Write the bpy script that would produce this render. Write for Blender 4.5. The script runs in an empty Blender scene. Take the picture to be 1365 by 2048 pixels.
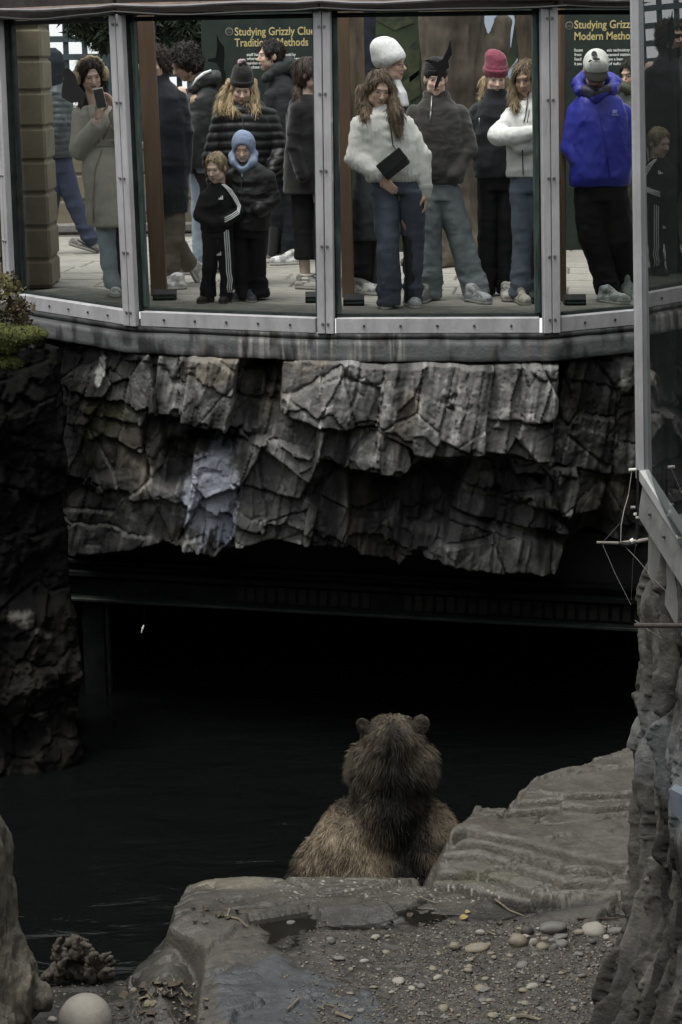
import bpy, math, random
import numpy as np
from mathutils import Matrix, Vector, Euler
R = math.radians
rng = np.random.default_rng(7)
random.seed(7)
scene = bpy.context.scene
COL = scene.collection

# ------------------------------------------------------------------ camera
F_PX, CX, CY = 3900.0, 682.5, 1024.0
CAM_Z = 1.75
PITCH, ROLL = math.atan(916 / F_PX), R(0.7)
CAM_ROT = (Matrix.Rotation(math.pi / 2 - PITCH, 3, 'X') @ Matrix.Rotation(-ROLL, 3, 'Z'))
cam_d = bpy.data.cameras.new('camera')
cam = bpy.data.objects.new('camera', cam_d)
COL.objects.link(cam)
m4 = CAM_ROT.to_4x4(); m4.translation = (0, 0, CAM_Z)
cam.matrix_world = m4
cam_d.sensor_fit = 'VERTICAL'; cam_d.sensor_height = 36; cam_d.sensor_width = 24
cam_d.lens = F_PX / 2048 * 36
cam_d.clip_start = 0.05; cam_d.clip_end = 400
scene.camera = cam

# ------------------------------------------------------------------ light
SUN_DIR = Vector((-0.26, -0.24, 1.0)).normalized()      # towards the sun
world = bpy.data.worlds.new('World'); scene.world = world; world.use_nodes = True
wn = world.node_tree.nodes; wl = world.node_tree.links
bg = wn['Background']
sky = wn.new('ShaderNodeTexSky'); sky.sky_type = 'NISHITA'; sky.sun_disc = False
sky.sun_elevation = math.asin(SUN_DIR.z); sky.sun_rotation = math.atan2(SUN_DIR.x, SUN_DIR.y) % (2 * math.pi)
sky.air_density = 1.6; sky.dust_density = 4.0; sky.ozone_density = 1.0
hs = wn.new('ShaderNodeHueSaturation'); hs.inputs['Saturation'].default_value = 0.22
cloud = wn.new('ShaderNodeMix'); cloud.data_type = 'RGBA'; cloud.inputs[0].default_value = 0.65; cloud.inputs[7].default_value = (5.6, 5.75, 5.8, 1)   # even cloud cover over the clear sky
wl.new(sky.outputs[0], hs.inputs['Color']); wl.new(hs.outputs[0], cloud.inputs[6]); wl.new(cloud.outputs[2], bg.inputs['Color'])
bg.inputs['Strength'].default_value = 0.1
sun_d = bpy.data.lights.new('sun', 'SUN'); sun = bpy.data.objects.new('sun', sun_d); COL.objects.link(sun)
sun_d.energy = 0.9; sun_d.angle = R(28); sun_d.color = (1.0, 0.975, 0.93)
sun.rotation_euler = SUN_DIR.to_track_quat('Z', 'Y').to_euler()
sun.location = (-3, -4, 12)
scene.view_settings.view_transform = 'Standard'
scene.view_settings.look = 'None'
scene.view_settings.exposure = 1.4
scene.view_settings.gamma = 1.0
scene.view_settings.use_curve_mapping = False

# ------------------------------------------------------------------ pixels to places
CR = np.array(CAM_ROT); CO = np.array([0, 0, CAM_Z])
def ray(px, py):
    return CR @ np.array([(px - CX) / F_PX, -(py - CY) / F_PX, -1.0])
def atz(px, py, z):
    d = ray(px, py); return CO + d * ((z - CAM_Z) / d[2])
def aty(px, py, y):
    d = ray(px, py); return CO + d * (y / d[1])
def atplane(px, py, p0, n):
    d = ray(px, py); return CO + d * (np.dot(np.asarray(p0) - CO, n) / np.dot(d, n))
def topx(p):
    q = (np.atleast_2d(p) - CO) @ CR
    return np.stack([CX + F_PX * q[:, 0] / -q[:, 2], CY - F_PX * q[:, 1] / -q[:, 2]], 1)

# ------------------------------------------------------------------ noise
def _hash(ix, iy, iz, seed):
    h = (ix.astype(np.uint32) * np.uint32(374761393)) ^ (iy.astype(np.uint32) * np.uint32(668265263)) ^ (iz.astype(np.uint32) * np.uint32(2246822519)) ^ np.uint32(seed * 3266489917 & 0xffffffff)
    h ^= h >> np.uint32(15); h *= np.uint32(2246822519); h ^= h >> np.uint32(13); h *= np.uint32(3266489917); h ^= h >> np.uint32(16)
    return h.astype(np.float32) / np.float32(4294967295.0)
def vnoise(p, seed=0):
    p = np.asarray(p, np.float32); i = np.floor(p).astype(np.int64); f = (p - i).astype(np.float32)
    f = f * f * (3 - 2 * f); out = 0
    for dx in (0, 1):
        wx = f[:, 0] if dx else 1 - f[:, 0]
        for dy in (0, 1):
            wy = f[:, 1] if dy else 1 - f[:, 1]
            for dz in (0, 1):
                wz = f[:, 2] if dz else 1 - f[:, 2]
                out = out + wx * wy * wz * _hash(i[:, 0] + dx, i[:, 1] + dy, i[:, 2] + dz, seed)
    return out * 2 - 1
def fbm(p, oct=4, seed=0, gain=0.5, ridged=False):
    p = np.asarray(p, np.float32); a = 1.0; s = 0; t = 0
    for o in range(oct):
        n = vnoise(p, seed + o * 17)
        if ridged: n = 1 - 2 * np.abs(n)
        s = s + a * n; t += a; a *= gain; p = p * 2.03 + 11.3
    return s / t
def sstep(a, b, x):
    t = np.clip((x - a) / (b - a), 0, 1); return t * t * (3 - 2 * t)
def poly_sd(px, py, poly):
    """signed distance to a polygon, negative inside"""
    P = np.asarray(poly, float); d = np.full(px.shape, 1e18); ins = np.zeros(px.shape, bool)
    for i in range(len(P)):
        a = P[i]; b = P[(i + 1) % len(P)]; e = b - a
        wx = px - a[0]; wy = py - a[1]
        t = np.clip((wx * e[0] + wy * e[1]) / (e @ e + 1e-12), 0, 1)
        d = np.minimum(d, (wx - t * e[0]) ** 2 + (wy - t * e[1]) ** 2)
        if a[1] != b[1]:
            c = ((a[1] > py) != (b[1] > py)) & (px < (b[0] - a[0]) * (py - a[1]) / (b[1] - a[1]) + a[0])
            ins ^= c
    d = np.sqrt(d); return np.where(ins, -d, d)

def voro(u, v, n, seed, tilt=1.0):
    """cells of random flat facets over the (u, v) extent: height (about -1..1) and distance to the cell border"""
    g = np.random.default_rng(seed); lo = np.array([u.min(), v.min()]); hi = np.array([u.max(), v.max()])
    S = g.uniform(lo, hi, (n, 2)); A = g.normal(0, 1, (n, 2)); O = g.uniform(-1, 1, n); cell = math.sqrt((hi - lo).prod() / n)
    H = np.empty(u.shape); E = np.empty(u.shape)
    for i in range(0, len(u), 40000):
        d = (u[i:i + 40000, None] - S[None, :, 0]) ** 2 + (v[i:i + 40000, None] - S[None, :, 1]) ** 2
        k = np.argpartition(d, 1, axis=1)[:, :2]; r = np.arange(len(k)); d0, d1 = d[r, k[:, 0]], d[r, k[:, 1]]; sw = d1 < d0
        k0 = np.where(sw, k[:, 1], k[:, 0]); a_, b_ = np.sqrt(np.minimum(d0, d1)), np.sqrt(np.maximum(d0, d1))
        H[i:i + 40000] = O[k0] + tilt * (A[k0, 0] * (u[i:i + 40000] - S[k0, 0]) + A[k0, 1] * (v[i:i + 40000] - S[k0, 1])) / cell
        E[i:i + 40000] = (b_ - a_) / cell
    return H, E

# ------------------------------------------------------------------ objects
ORG = {}
def tag(o, label=None, cat=None, group=None, kind=None):
    if label: o['label'] = label
    if cat: o['category'] = cat
    if group: o['group'] = group
    if kind: o['kind'] = kind
    return o
def empty(name, loc, label=None, cat=None, group=None, kind=None):
    o = bpy.data.objects.new(name, None); COL.objects.link(o); o.empty_display_size = 0.1
    o.location = tuple(loc); ORG[o.name] = np.array(loc, float)
    return tag(o, label, cat, group, kind)
def raw_mesh(name, verts, faces, mat, smooth=False, col=None):
    me = bpy.data.meshes.new(name)
    verts = np.asarray(verts, np.float32)
    if isinstance(faces, np.ndarray):
        n, k = faces.shape
        me.vertices.add(len(verts)); me.vertices.foreach_set('co', verts.ravel())
        me.loops.add(n * k); me.loops.foreach_set('vertex_index', faces.astype(np.int32).ravel())
        me.polygons.add(n); me.polygons.foreach_set('loop_start', np.arange(n, dtype=np.int32) * k)
        me.polygons.foreach_set('loop_total', np.full(n, k, np.int32))
        me.update(calc_edges=True)
    else:
        me.from_pydata(verts.tolist(), [], [list(f) for f in faces]); me.update()
    if smooth: me.polygons.foreach_set('use_smooth', np.ones(len(me.polygons), bool))
    if col is not None:
        c = np.ones((len(verts), 4), np.float32); c[:, :3] = col
        at = me.color_attributes.new('Col', 'FLOAT_COLOR', 'POINT'); at.data.foreach_set('color', c.ravel())
    if mat: me.materials.append(mat)
    return me
def obj(name, verts, faces, mat, parent=None, loc=None, smooth=False, col=None):
    """verts in world places; the object's origin is loc (or its parent's origin)"""
    verts = np.asarray(verts, float)
    if parent is not None: org = ORG[parent.name]
    else: org = np.array(loc, float) if loc is not None else np.array([(verts[:, 0].min() + verts[:, 0].max()) / 2, (verts[:, 1].min() + verts[:, 1].max()) / 2, verts[:, 2].min()])
    me = raw_mesh(name, verts - org, faces, mat, smooth, col)
    o = bpy.data.objects.new(name, me); COL.objects.link(o)
    ORG[o.name] = org
    if parent is not None: o.parent = parent
    else: o.location = tuple(org)
    return o
def dup(src, parent=None, loc=None, rot=None, scale=None):
    o = src.copy(); COL.objects.link(o)
    if parent is not None: o.parent = parent
    if loc is not None: o.location = tuple(loc)
    if rot is not None: o.rotation_euler = rot
    if scale is not None: o.scale = scale
    return o

class MB:
    """collects simple solids into one mesh"""
    def __init__(s): s.v = []; s.f = []; s.n = 0
    def add(s, v, f):
        s.v.append(np.asarray(v, float)); s.f += [tuple(i + s.n for i in q) for q in f]; s.n += len(v); return s
    def box(s, c, size, rot=None, ch=0.0):
        hx, hy, hz = [a / 2 for a in size]
        if ch <= 0:
            v = np.array([[x, y, z] for x in (-hx, hx) for y in (-hy, hy) for z in (-hz, hz)])
            f = [(0, 1, 3, 2), (4, 6, 7, 5), (0, 4, 5, 1), (2, 3, 7, 6), (0, 2, 6, 4), (1, 5, 7, 3)]
        else:
            v = []; idx = {}
            for sx in (-1, 1):
                for sy in (-1, 1):
                    for sz in (-1, 1):
                        for a in range(3):
                            p = [sx * (hx - ch), sy * (hy - ch), sz * (hz - ch)]
                            p[a] = (sx * hx, sy * hy, sz * hz)[a]
                            idx[(sx, sy, sz, a)] = len(v); v.append(p)
            f = []
            for a in range(3):
                b, c2 = [(1, 2), (2, 0), (0, 1)][a]
                for sg in (-1, 1):
                    q = []
                    for (u, w) in ((-1, -1), (1, -1), (1, 1), (-1, 1)):
                        k = [0, 0, 0]; k[a] = sg; k[b] = u; k[c2] = w; q.append(idx[(*k, a)])
                    f.append(tuple(q) if sg > 0 else tuple(q[::-1]))
                for u in (-1, 1):
                    for w in (-1, 1):
                        k0 = [0, 0, 0]; k0[a] = -1; k0[b] = u; k0[c2] = w
                        k1 = list(k0); k1[a] = 1
                        q = (idx[(*k0, b)], idx[(*k1, b)], idx[(*k1, c2)], idx[(*k0, c2)])
                        f.append(q if u * w > 0 else q[::-1])
            for sx in (-1, 1):
                for sy in (-1, 1):
                    for sz in (-1, 1):
                        q = tuple(idx[(sx, sy, sz, a)] for a in range(3)); f.append(q if sx * sy * sz > 0 else q[::-1])
            v = np.array(v)
        if rot is not None: v = v @ np.array(rot).T
        return s.add(v + np.asarray(c, float), f)
    def beam(s, a, b, w, d, ch=0.0, up=(0, 0, 1)):
        """box from a to b, w across, d along the other side axis (close to up)"""
        a = np.asarray(a, float); b = np.asarray(b, float); z = b - a; L = np.linalg.norm(z); z /= L
        u = np.asarray(up, float); u = u - z * (u @ z); u /= np.linalg.norm(u); x = np.cross(u, z)
        return s.box((a + b) / 2, (w, d, L), np.stack([x, u, z], 1), ch)
    def tube(s, pts, r, n=8, cap=True):
        P = np.asarray(pts, float); m = len(P); rr = np.broadcast_to(np.asarray(r, float), (m,))
        T = np.gradient(P, axis=0); T /= np.linalg.norm(T, axis=1)[:, None] + 1e-12
        ref = np.array([0.0, 0, 1]) if abs(T[0][2]) < 0.9 else np.array([1.0, 0, 0])
        v = []
        u = np.cross(T[0], ref); u /= np.linalg.norm(u)
        for i in range(m):
            u = u - T[i] * (u @ T[i]); u /= np.linalg.norm(u); w = np.cross(T[i], u)
            for k in range(n):
                a = 2 * math.pi * k / n; v.append(P[i] + rr[i] * (math.cos(a) * u + math.sin(a) * w))
        f = [(i * n + k, i * n + (k + 1) % n, (i + 1) * n + (k + 1) % n, (i + 1) * n + k) for i in range(m - 1) for k in range(n)]
        if cap: f += [tuple(range(n))[::-1], tuple((m - 1) * n + k for k in range(n))]
        return s.add(v, f)
    def prism(s, poly, p0, ex, ey, th):
        """flat outline (list of 2-D points) in the frame p0, ex, ey given a thickness th"""
        p0 = np.asarray(p0, float); ex = np.asarray(ex, float); ey = np.asarray(ey, float)
        n = np.cross(ex, ey); n /= np.linalg.norm(n); k = len(poly)
        A = [p0 + x * ex + y * ey for x, y in poly]
        v = [a + n * th for a in A] + A
        f = [tuple(range(k)), tuple(range(2 * k - 1, k - 1, -1))] + [(i, i + k, (i + 1) % k + k, (i + 1) % k) for i in range(k)]
        return s.add(v, f)
    def build(s, name, mat, parent=None, loc=None, smooth=False):
        return obj(name, np.concatenate(s.v), s.f, mat, parent, loc, smooth)

# ------------------------------------------------------------------ fields (smooth solids)
class Field:
    def __init__(s, lo, hi, h=0.01, zs=None, hy=None):
        lo = np.asarray(lo, float) - 2 * h; hi = np.asarray(hi, float) + 2 * h
        s.x = np.arange(lo[0], hi[0] + h, h, dtype=np.float32); hy = hy or h
        s.y = np.arange(lo[1], hi[1] + hy, hy, dtype=np.float32)
        s.z = np.arange(lo[2], hi[2] + h, h, dtype=np.float32) if zs is None else np.asarray(zs, np.float32)
        s.F = np.full((len(s.x), len(s.y), len(s.z)), 0.5, np.float32)
    def sl(s, lo, hi):
        out = []
        for c, a, b in zip((s.x, s.y, s.z), lo, hi):
            i = max(0, int(np.searchsorted(c, a)) - 1); j = min(len(c), int(np.searchsorted(c, b)) + 1); out.append(slice(i, max(i, j)))
        return tuple(out)
    def grid(s, q): return s.x[q[0]][:, None, None], s.y[q[1]][None, :, None], s.z[q[2]][None, None, :]
    def comb(s, q, d, k, sub=False):
        o = s.F[q]; d = d.astype(np.float32)
        if sub:
            d = -d
            if k <= 0: s.F[q] = np.maximum(o, d)
            else:
                h = np.clip(0.5 - 0.5 * (o - d) / k, 0, 1); s.F[q] = o * (1 - h) + d * h + k * h * (1 - h)
        elif k <= 0: s.F[q] = np.minimum(o, d)
        else:
            h = np.clip(0.5 + 0.5 * (o - d) / k, 0, 1); s.F[q] = o * (1 - h) + d * h - k * h * (1 - h)
        return s
    def cone(s, a, b, ra, rb, k=0.02, n=None, q=1.0, sub=False):
        a = np.asarray(a, float); b = np.asarray(b, float); m = max(ra, rb) * max(1, 1) + k + 0.03
        sl = s.sl(np.minimum(a, b) - m, np.maximum(a, b) + m); X, Y, Z = s.grid(sl)
        if X.size * Y.size * Z.size == 0: return s
        e = b - a; L2 = e @ e + 1e-12
        dx, dy, dz = X - a[0], Y - a[1], Z - a[2]
        t = np.clip((dx * e[0] + dy * e[1] + dz * e[2]) / L2, 0, 1)
        dx, dy, dz = dx - t * e[0], dy - t * e[1], dz - t * e[2]
        if n is not None:
            n = np.asarray(n, float); pn = dx * n[0] + dy * n[1] + dz * n[2]; g = 1 / q - 1
            dx, dy, dz = dx + g * pn * n[0], dy + g * pn * n[1], dz + g * pn * n[2]
        d = np.sqrt(dx * dx + dy * dy + dz * dz) - (ra + (rb - ra) * t)
        return s.comb(sl, d * (q if n is not None else 1), k, sub)
    def path(s, pts, rr, k=0.02, n=None, q=1.0):
        for i in range(len(pts) - 1): s.cone(pts[i], pts[i + 1], rr[i], rr[i + 1], k, n, q)
        return s
    def ell(s, c, r, M=None, k=0.02, sub=False, zlo=None):
        c = np.asarray(c, float); r = np.asarray(r, float); m = r.max() + k + 0.03
        sl = s.sl(c - m, c + m); X, Y, Z = s.grid(sl)
        if X.size * Y.size * Z.size == 0: return s
        dx, dy, dz = X - c[0], Y - c[1], Z - c[2]
        if M is not None:
            M = np.asarray(M); dx, dy, dz = (dx * M[0, i] + dy * M[1, i] + dz * M[2, i] for i in range(3))
        k0 = np.sqrt((dx / r[0]) ** 2 + (dy / r[1]) ** 2 + (dz / r[2]) ** 2)
        k1 = np.sqrt((dx / r[0] ** 2) ** 2 + (dy / r[1] ** 2) ** 2 + (dz / r[2] ** 2) ** 2) + 1e-6
        d = k0 * (k0 - 1) / k1
        if zlo is not None: d = np.maximum(d, zlo - dz)
        return s.comb(sl, d, k, sub)
    def loft(s, lv, yaw=0.0, k=0.02, pw=2.3, sub=False):
        """lv: rows (z, cx, cy, half width, half depth), any order"""
        lv = np.array(sorted(lv), float); z0, z1 = lv[0, 0], lv[-1, 0]; m = lv[:, 3:].max() + k + 0.03
        lo = [lv[:, 1].min() - m, lv[:, 2].min() - m, z0 - k - 0.03]; hi = [lv[:, 1].max() + m, lv[:, 2].max() + m, z1 + k + 0.03]
        sl = s.sl(lo, hi); X, Y, Z = s.grid(sl)
        if X.size * Y.size * Z.size == 0: return s
        zz = s.z[sl[2]]; cx, cy, w, d = (np.interp(zz, lv[:, 0], lv[:, i])[None, None, :] for i in (1, 2, 3, 4))
        ca, sa = math.cos(yaw), math.sin(yaw); dx, dy = X - cx, Y - cy
        u, v = dx * ca + dy * sa, -dx * sa + dy * ca
        k0 = (np.abs(u / w) ** pw + np.abs(v / d) ** pw) ** (1 / pw)
        D = (k0 - 1) * np.minimum(w, d) * 1.0
        D = np.maximum(D, np.maximum(Z - z1, z0 - Z))
        return s.comb(sl, D, k, sub)
    def cut(s, p, n):
        """remove everything on the side n points to"""
        p = np.asarray(p, float); n = np.asarray(n, float); n /= np.linalg.norm(n)
        s.F = np.maximum(s.F, ((s.x[:, None, None] - p[0]) * n[0] + (s.y[None, :, None] - p[1]) * n[1] + (s.z[None, None, :] - p[2]) * n[2]).astype(np.float32)); return s
    def mesh(s):
        F = s.F
        F[0], F[-1] = 0.5, 0.5; F[:, 0], F[:, -1] = 0.5, 0.5; F[:, :, 0], F[:, :, -1] = 0.5, 0.5
        S = F < 0; nx, ny, nz = F.shape
        c = np.zeros((nx - 1, ny - 1, nz - 1), np.int8)
        for i in (0, 1):
            for j in (0, 1):
                for k in (0, 1): c += S[i:nx - 1 + i, j:ny - 1 + j, k:nz - 1 + k]
        act = np.flatnonzero((c.ravel() > 0) & (c.ravel() < 8))
        I, J, K = np.unravel_index(act, c.shape)
        cor = [(i, j, k) for i in (0, 1) for j in (0, 1) for k in (0, 1)]
        val = {o: F[I + o[0], J + o[1], K + o[2]] for o in cor}
        acc = np.zeros((len(act), 3), np.float32); cnt = np.zeros(len(act), np.float32)
        for a in cor:
            for ax in range(3):
                if a[ax]: continue
                b = list(a); b[ax] = 1; b = tuple(b); fa, fb = val[a], val[b]
                x = (fa < 0) != (fb < 0); t = np.where(x, fa / np.where(x, fa - fb, 1), 0)
                p = np.empty((len(act), 3), np.float32); p[:] = a; p[:, ax] = t
                acc += p * x[:, None]; cnt += x
        acc /= cnt[:, None]
        V = np.empty_like(acc)
        for ax, (cc, ii) in enumerate(zip((s.x, s.y, s.z), (I, J, K))): V[:, ax] = cc[ii] + acc[:, ax] * (cc[ii + 1] - cc[ii])
        idm = np.full(c.size, -1, np.int64); idm[act] = np.arange(len(act)); idm = idm.reshape(c.shape)
        Q = []
        for ax in range(3):
            o1, o2 = (ax + 1) % 3, (ax + 2) % 3
            A = [slice(None)] * 3; B = [slice(None)] * 3; A[ax] = slice(0, -1); B[ax] = slice(1, None)
            for o in (o1, o2): A[o] = slice(1, -1); B[o] = slice(1, -1)
            sa, sb = S[tuple(A)], S[tuple(B)]
            e = np.argwhere(sa != sb); fl = sa[sa != sb]
            g = e.copy(); g[:, o1] += 1; g[:, o2] += 1
            def cell(d1, d2):
                h = g.copy(); h[:, o1] += d1; h[:, o2] += d2; return idm[h[:, 0], h[:, 1], h[:, 2]]
            q = np.stack([cell(-1, -1), cell(0, -1), cell(0, 0), cell(-1, 0)], 1)
            q[~fl] = q[~fl][:, ::-1]; Q.append(q)
        Q = np.concatenate(Q); Q = Q[(Q >= 0).all(1)]
        return V.astype(float), Q
def vnormals(V, Q):
    a, b, c = V[Q[:, 0]], V[Q[:, 1]], V[Q[:, -1]]
    n = np.cross(b - a, c - a); N = np.zeros_like(V)
    for i in range(Q.shape[1]): np.add.at(N, Q[:, i], n)
    return N / (np.linalg.norm(N, axis=1)[:, None] + 1e-12)
def keep_big(V, Q):
    return V, Q

# ------------------------------------------------------------------ materials
MATS = {}
def mat(name, col=(0.5, 0.5, 0.5), rough=0.8, var=0.15, scale=8.0, bump=0.0, bscale=40.0, metal=0.0, spec=0.3, attr=False, stretch=(1, 1, 1), col2=None, detail=5, sheen=0.0, bdist=0.01, bstretch=None, coat=0.0, wet=None, ridge=False):
    if name in MATS: return MATS[name]
    m = bpy.data.materials.new(name); m.use_nodes = True; nt = m.node_tree; N, L = nt.nodes, nt.links
    b = N['Principled BSDF']; b.inputs['Roughness'].default_value = rough; b.inputs['Metallic'].default_value = metal
    b.inputs['Specular IOR Level'].default_value = spec
    if sheen: b.inputs['Sheen Weight'].default_value = sheen
    if coat: b.inputs['Coat Weight'].default_value = coat; b.inputs['Coat Roughness'].default_value = 0.15
    tc = N.new('ShaderNodeTexCoord'); mp = N.new('ShaderNodeMapping'); mp.inputs['Scale'].default_value = stretch
    L.new(tc.outputs['Object'], mp.inputs['Vector'])
    n1 = N.new('ShaderNodeTexNoise'); n1.inputs['Scale'].default_value = scale; n1.inputs['Detail'].default_value = detail; n1.inputs['Roughness'].default_value = 0.62
    L.new(mp.outputs[0], n1.inputs['Vector'])
    cr = N.new('ShaderNodeValToRGB')
    c = np.array(col); c2 = np.array(col2) if col2 is not None else c * (1 + var)
    c1 = c * (1 - var) if col2 is None else c
    cr.color_ramp.elements[0].position = 0.33; cr.color_ramp.elements[0].color = (*np.clip(c1, 0, 1), 1)
    cr.color_ramp.elements[1].position = 0.67; cr.color_ramp.elements[1].color = (*np.clip(c2, 0, 1), 1)
    L.new(n1.outputs['Fac'], cr.inputs['Fac'])
    src = cr.outputs['Color']
    if attr:
        at = N.new('ShaderNodeAttribute'); at.attribute_name = 'Col'
        mx = N.new('ShaderNodeMix'); mx.data_type = 'RGBA'; mx.blend_type = 'MULTIPLY'; mx.inputs[0].default_value = 1.0
        L.new(at.outputs['Color'], mx.inputs[6]); L.new(src, mx.inputs[7]); src = mx.outputs[2]
    L.new(src, b.inputs['Base Color'])
    if wet is not None:
        n3 = N.new('ShaderNodeTexNoise'); n3.inputs['Scale'].default_value = wet; n3.inputs['Detail'].default_value = 3
        L.new(tc.outputs['Object'], n3.inputs['Vector'])
        r2 = N.new('ShaderNodeMapRange'); r2.inputs['From Min'].default_value = 0.42; r2.inputs['From Max'].default_value = 0.6
        r2.inputs['To Min'].default_value = rough; r2.inputs['To Max'].default_value = 0.28
        L.new(n3.outputs['Fac'], r2.inputs['Value']); L.new(r2.outputs[0], b.inputs['Roughness'])
    if bump:
        mp2 = N.new('ShaderNodeMapping'); mp2.inputs['Scale'].default_value = bstretch or stretch
        L.new(tc.outputs['Object'], mp2.inputs['Vector'])
        n2 = N.new('ShaderNodeTexNoise'); n2.inputs['Scale'].default_value = bscale; n2.inputs['Detail'].default_value = 6; n2.inputs['Roughness'].default_value = 0.6
        if ridge: n2.noise_type = 'RIDGED_MULTIFRACTAL'; n2.inputs['Detail'].default_value = 2.5; n2.inputs['Distortion'].default_value = 0.5
        L.new(mp2.outputs[0], n2.inputs['Vector'])
        bp = N.new('ShaderNodeBump'); bp.inputs['Strength'].default_value = bump; bp.inputs['Distance'].default_value = bdist
        L.new(n2.outputs['Fac'], bp.inputs['Height']); L.new(bp.outputs[0], b.inputs['Normal'])
    MATS[name] = m; return m
def glass_mat(name, ior=1.6, tint=(0.9, 0.95, 0.93), rough=0.0):
    m = bpy.data.materials.new(name); m.use_nodes = True; N, L = m.node_tree.nodes, m.node_tree.links
    N.remove(N['Principled BSDF']); out = N['Material Output']
    fr = N.new('ShaderNodeFresnel'); fr.inputs['IOR'].default_value = ior
    tc = N.new('ShaderNodeTexCoord'); nz = N.new('ShaderNodeTexNoise'); nz.inputs['Scale'].default_value = 2.3; nz.inputs['Detail'].default_value = 7; nz.inputs['Roughness'].default_value = 0.7; L.new(tc.outputs['Object'], nz.inputs['Vector'])
    rg = N.new('ShaderNodeMapRange'); rg.inputs['From Min'].default_value = 0.46; rg.inputs['From Max'].default_value = 0.8; rg.inputs['To Max'].default_value = 0.022; L.new(nz.outputs['Fac'], rg.inputs['Value'])
    df = N.new('ShaderNodeBsdfDiffuse'); df.inputs['Color'].default_value = (0.32, 0.31, 0.28, 1)     # smears and dust on the pane
    tr = N.new('ShaderNodeBsdfTransparent'); tr.inputs['Color'].default_value = (*tint, 1)
    gl = N.new('ShaderNodeBsdfGlossy'); gl.inputs['Roughness'].default_value = rough
    mx = N.new('ShaderNodeMixShader'); L.new(fr.outputs[0], mx.inputs[0]); L.new(tr.outputs[0], mx.inputs[1]); L.new(gl.outputs[0], mx.inputs[2])
    m2 = N.new('ShaderNodeMixShader'); L.new(rg.outputs[0], m2.inputs[0]); L.new(mx.outputs[0], m2.inputs[1]); L.new(df.outputs[0], m2.inputs[2]); L.new(m2.outputs[0], out.inputs['Surface']); return m
# ================================================================== SETTING
ZUP = np.array([0, 0, 1.0])
M_alu = mat('aluminium_frame', (0.30, 0.295, 0.30), 0.55, col2=(0.45, 0.44, 0.45), scale=7, bump=0.25, bscale=60, spec=0.4, stretch=(1, 1, 0.35), detail=9)
M_alu_grey = mat('grey_steel', (0.22, 0.235, 0.24), 0.55, 0.2, 6, 0.15, 50, stretch=(1, 1, 0.2))
M_rust = mat('rust_stain', (0.20, 0.13, 0.09), 0.8, col2=(0.42, 0.40, 0.38), scale=18)
M_gasket = mat('dark_gasket', (0.018, 0.024, 0.022), 0.6, 0.5, 12)
M_edge = mat('green_glass_edge', (0.055, 0.078, 0.070), 0.35, 0.5, 20, stretch=(1, 1, 0.2))
M_bolt = mat('bolt_steel', (0.30, 0.29, 0.28), 0.35, 0.3, 80, metal=0.7)
M_bolt_dark = mat('dark_bolt', (0.05, 0.045, 0.04), 0.6, 0.3, 80)
M_glass = glass_mat('window_glass', 1.45, (0.975, 0.985, 0.98))
M_beam = mat('dark_beam', (0.03, 0.025, 0.022), 0.7, 0.4, 8, 0.2, 30, stretch=(0.3, 1, 1))
M_cable = mat('black_cable', (0.012, 0.012, 0.012), 0.5, 0.2, 10)
M_copper = mat('brown_pipe', (0.16, 0.11, 0.085), 0.5, 0.3, 10)
M_slab = mat('paving_stone', (0.30, 0.29, 0.255), 0.75, 0.2, 5, 0.35, 60, detail=8)
M_joint = mat('paving_joint', (0.11, 0.105, 0.09), 0.95, 0.3, 20)
M_sand = mat('pillar_stone', (0.20, 0.178, 0.125), 0.9, 0.16, 6, 0.4, 80, detail=8)
M_trel = mat('trellis_paint', (0.055, 0.075, 0.085), 0.6, 0.15, 8, 0.1, 40)
M_timber = mat('brown_timber', (0.105, 0.066, 0.040), 0.55, 0.35, 6, 0.2, 30, stretch=(1, 1, 0.08), spec=0.4)
M_board = mat('sign_board', (0.010, 0.018, 0.018), 0.45, col2=(0.030, 0.042, 0.032), scale=3.5, detail=7)
M_gold = mat('gold_letters', (0.52, 0.43, 0.20), 0.6, 0.08, 30)
M_white = mat('white_letters', (0.75, 0.76, 0.72), 0.6, 0.05, 30)
M_decal = mat('black_vinyl', (0.004, 0.004, 0.004), 0.6, 0.2, 10)
M_conc = mat('stained_concrete', (1, 1, 1), 0.8, 0.22, 14, 0.5, 40, attr=True, detail=8)

# ---- plan of the bay of glass
B_PX = [(-160, 566), (40, 613), (272, 650), (655, 665), (1098, 664), (1450, 630), (1640, 590)]
ZB = -0.10
W = [atz(x, y, ZB)[:2] for x, y in B_PX]
def wallY(X):
    return np.interp(X, [w[0] for w in W], [w[1] for w in W])
def facet(i):
    a, b = np.array([*W[i], 0]), np.array([*W[i + 1], 0]); e = b - a; L = np.linalg.norm(e); e /= L
    return a, b, e, np.array([e[1], -e[0], 0]), L      # e along, n towards the camera
Z_TOP = aty(655, 27, W[3][1])[2]

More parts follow.
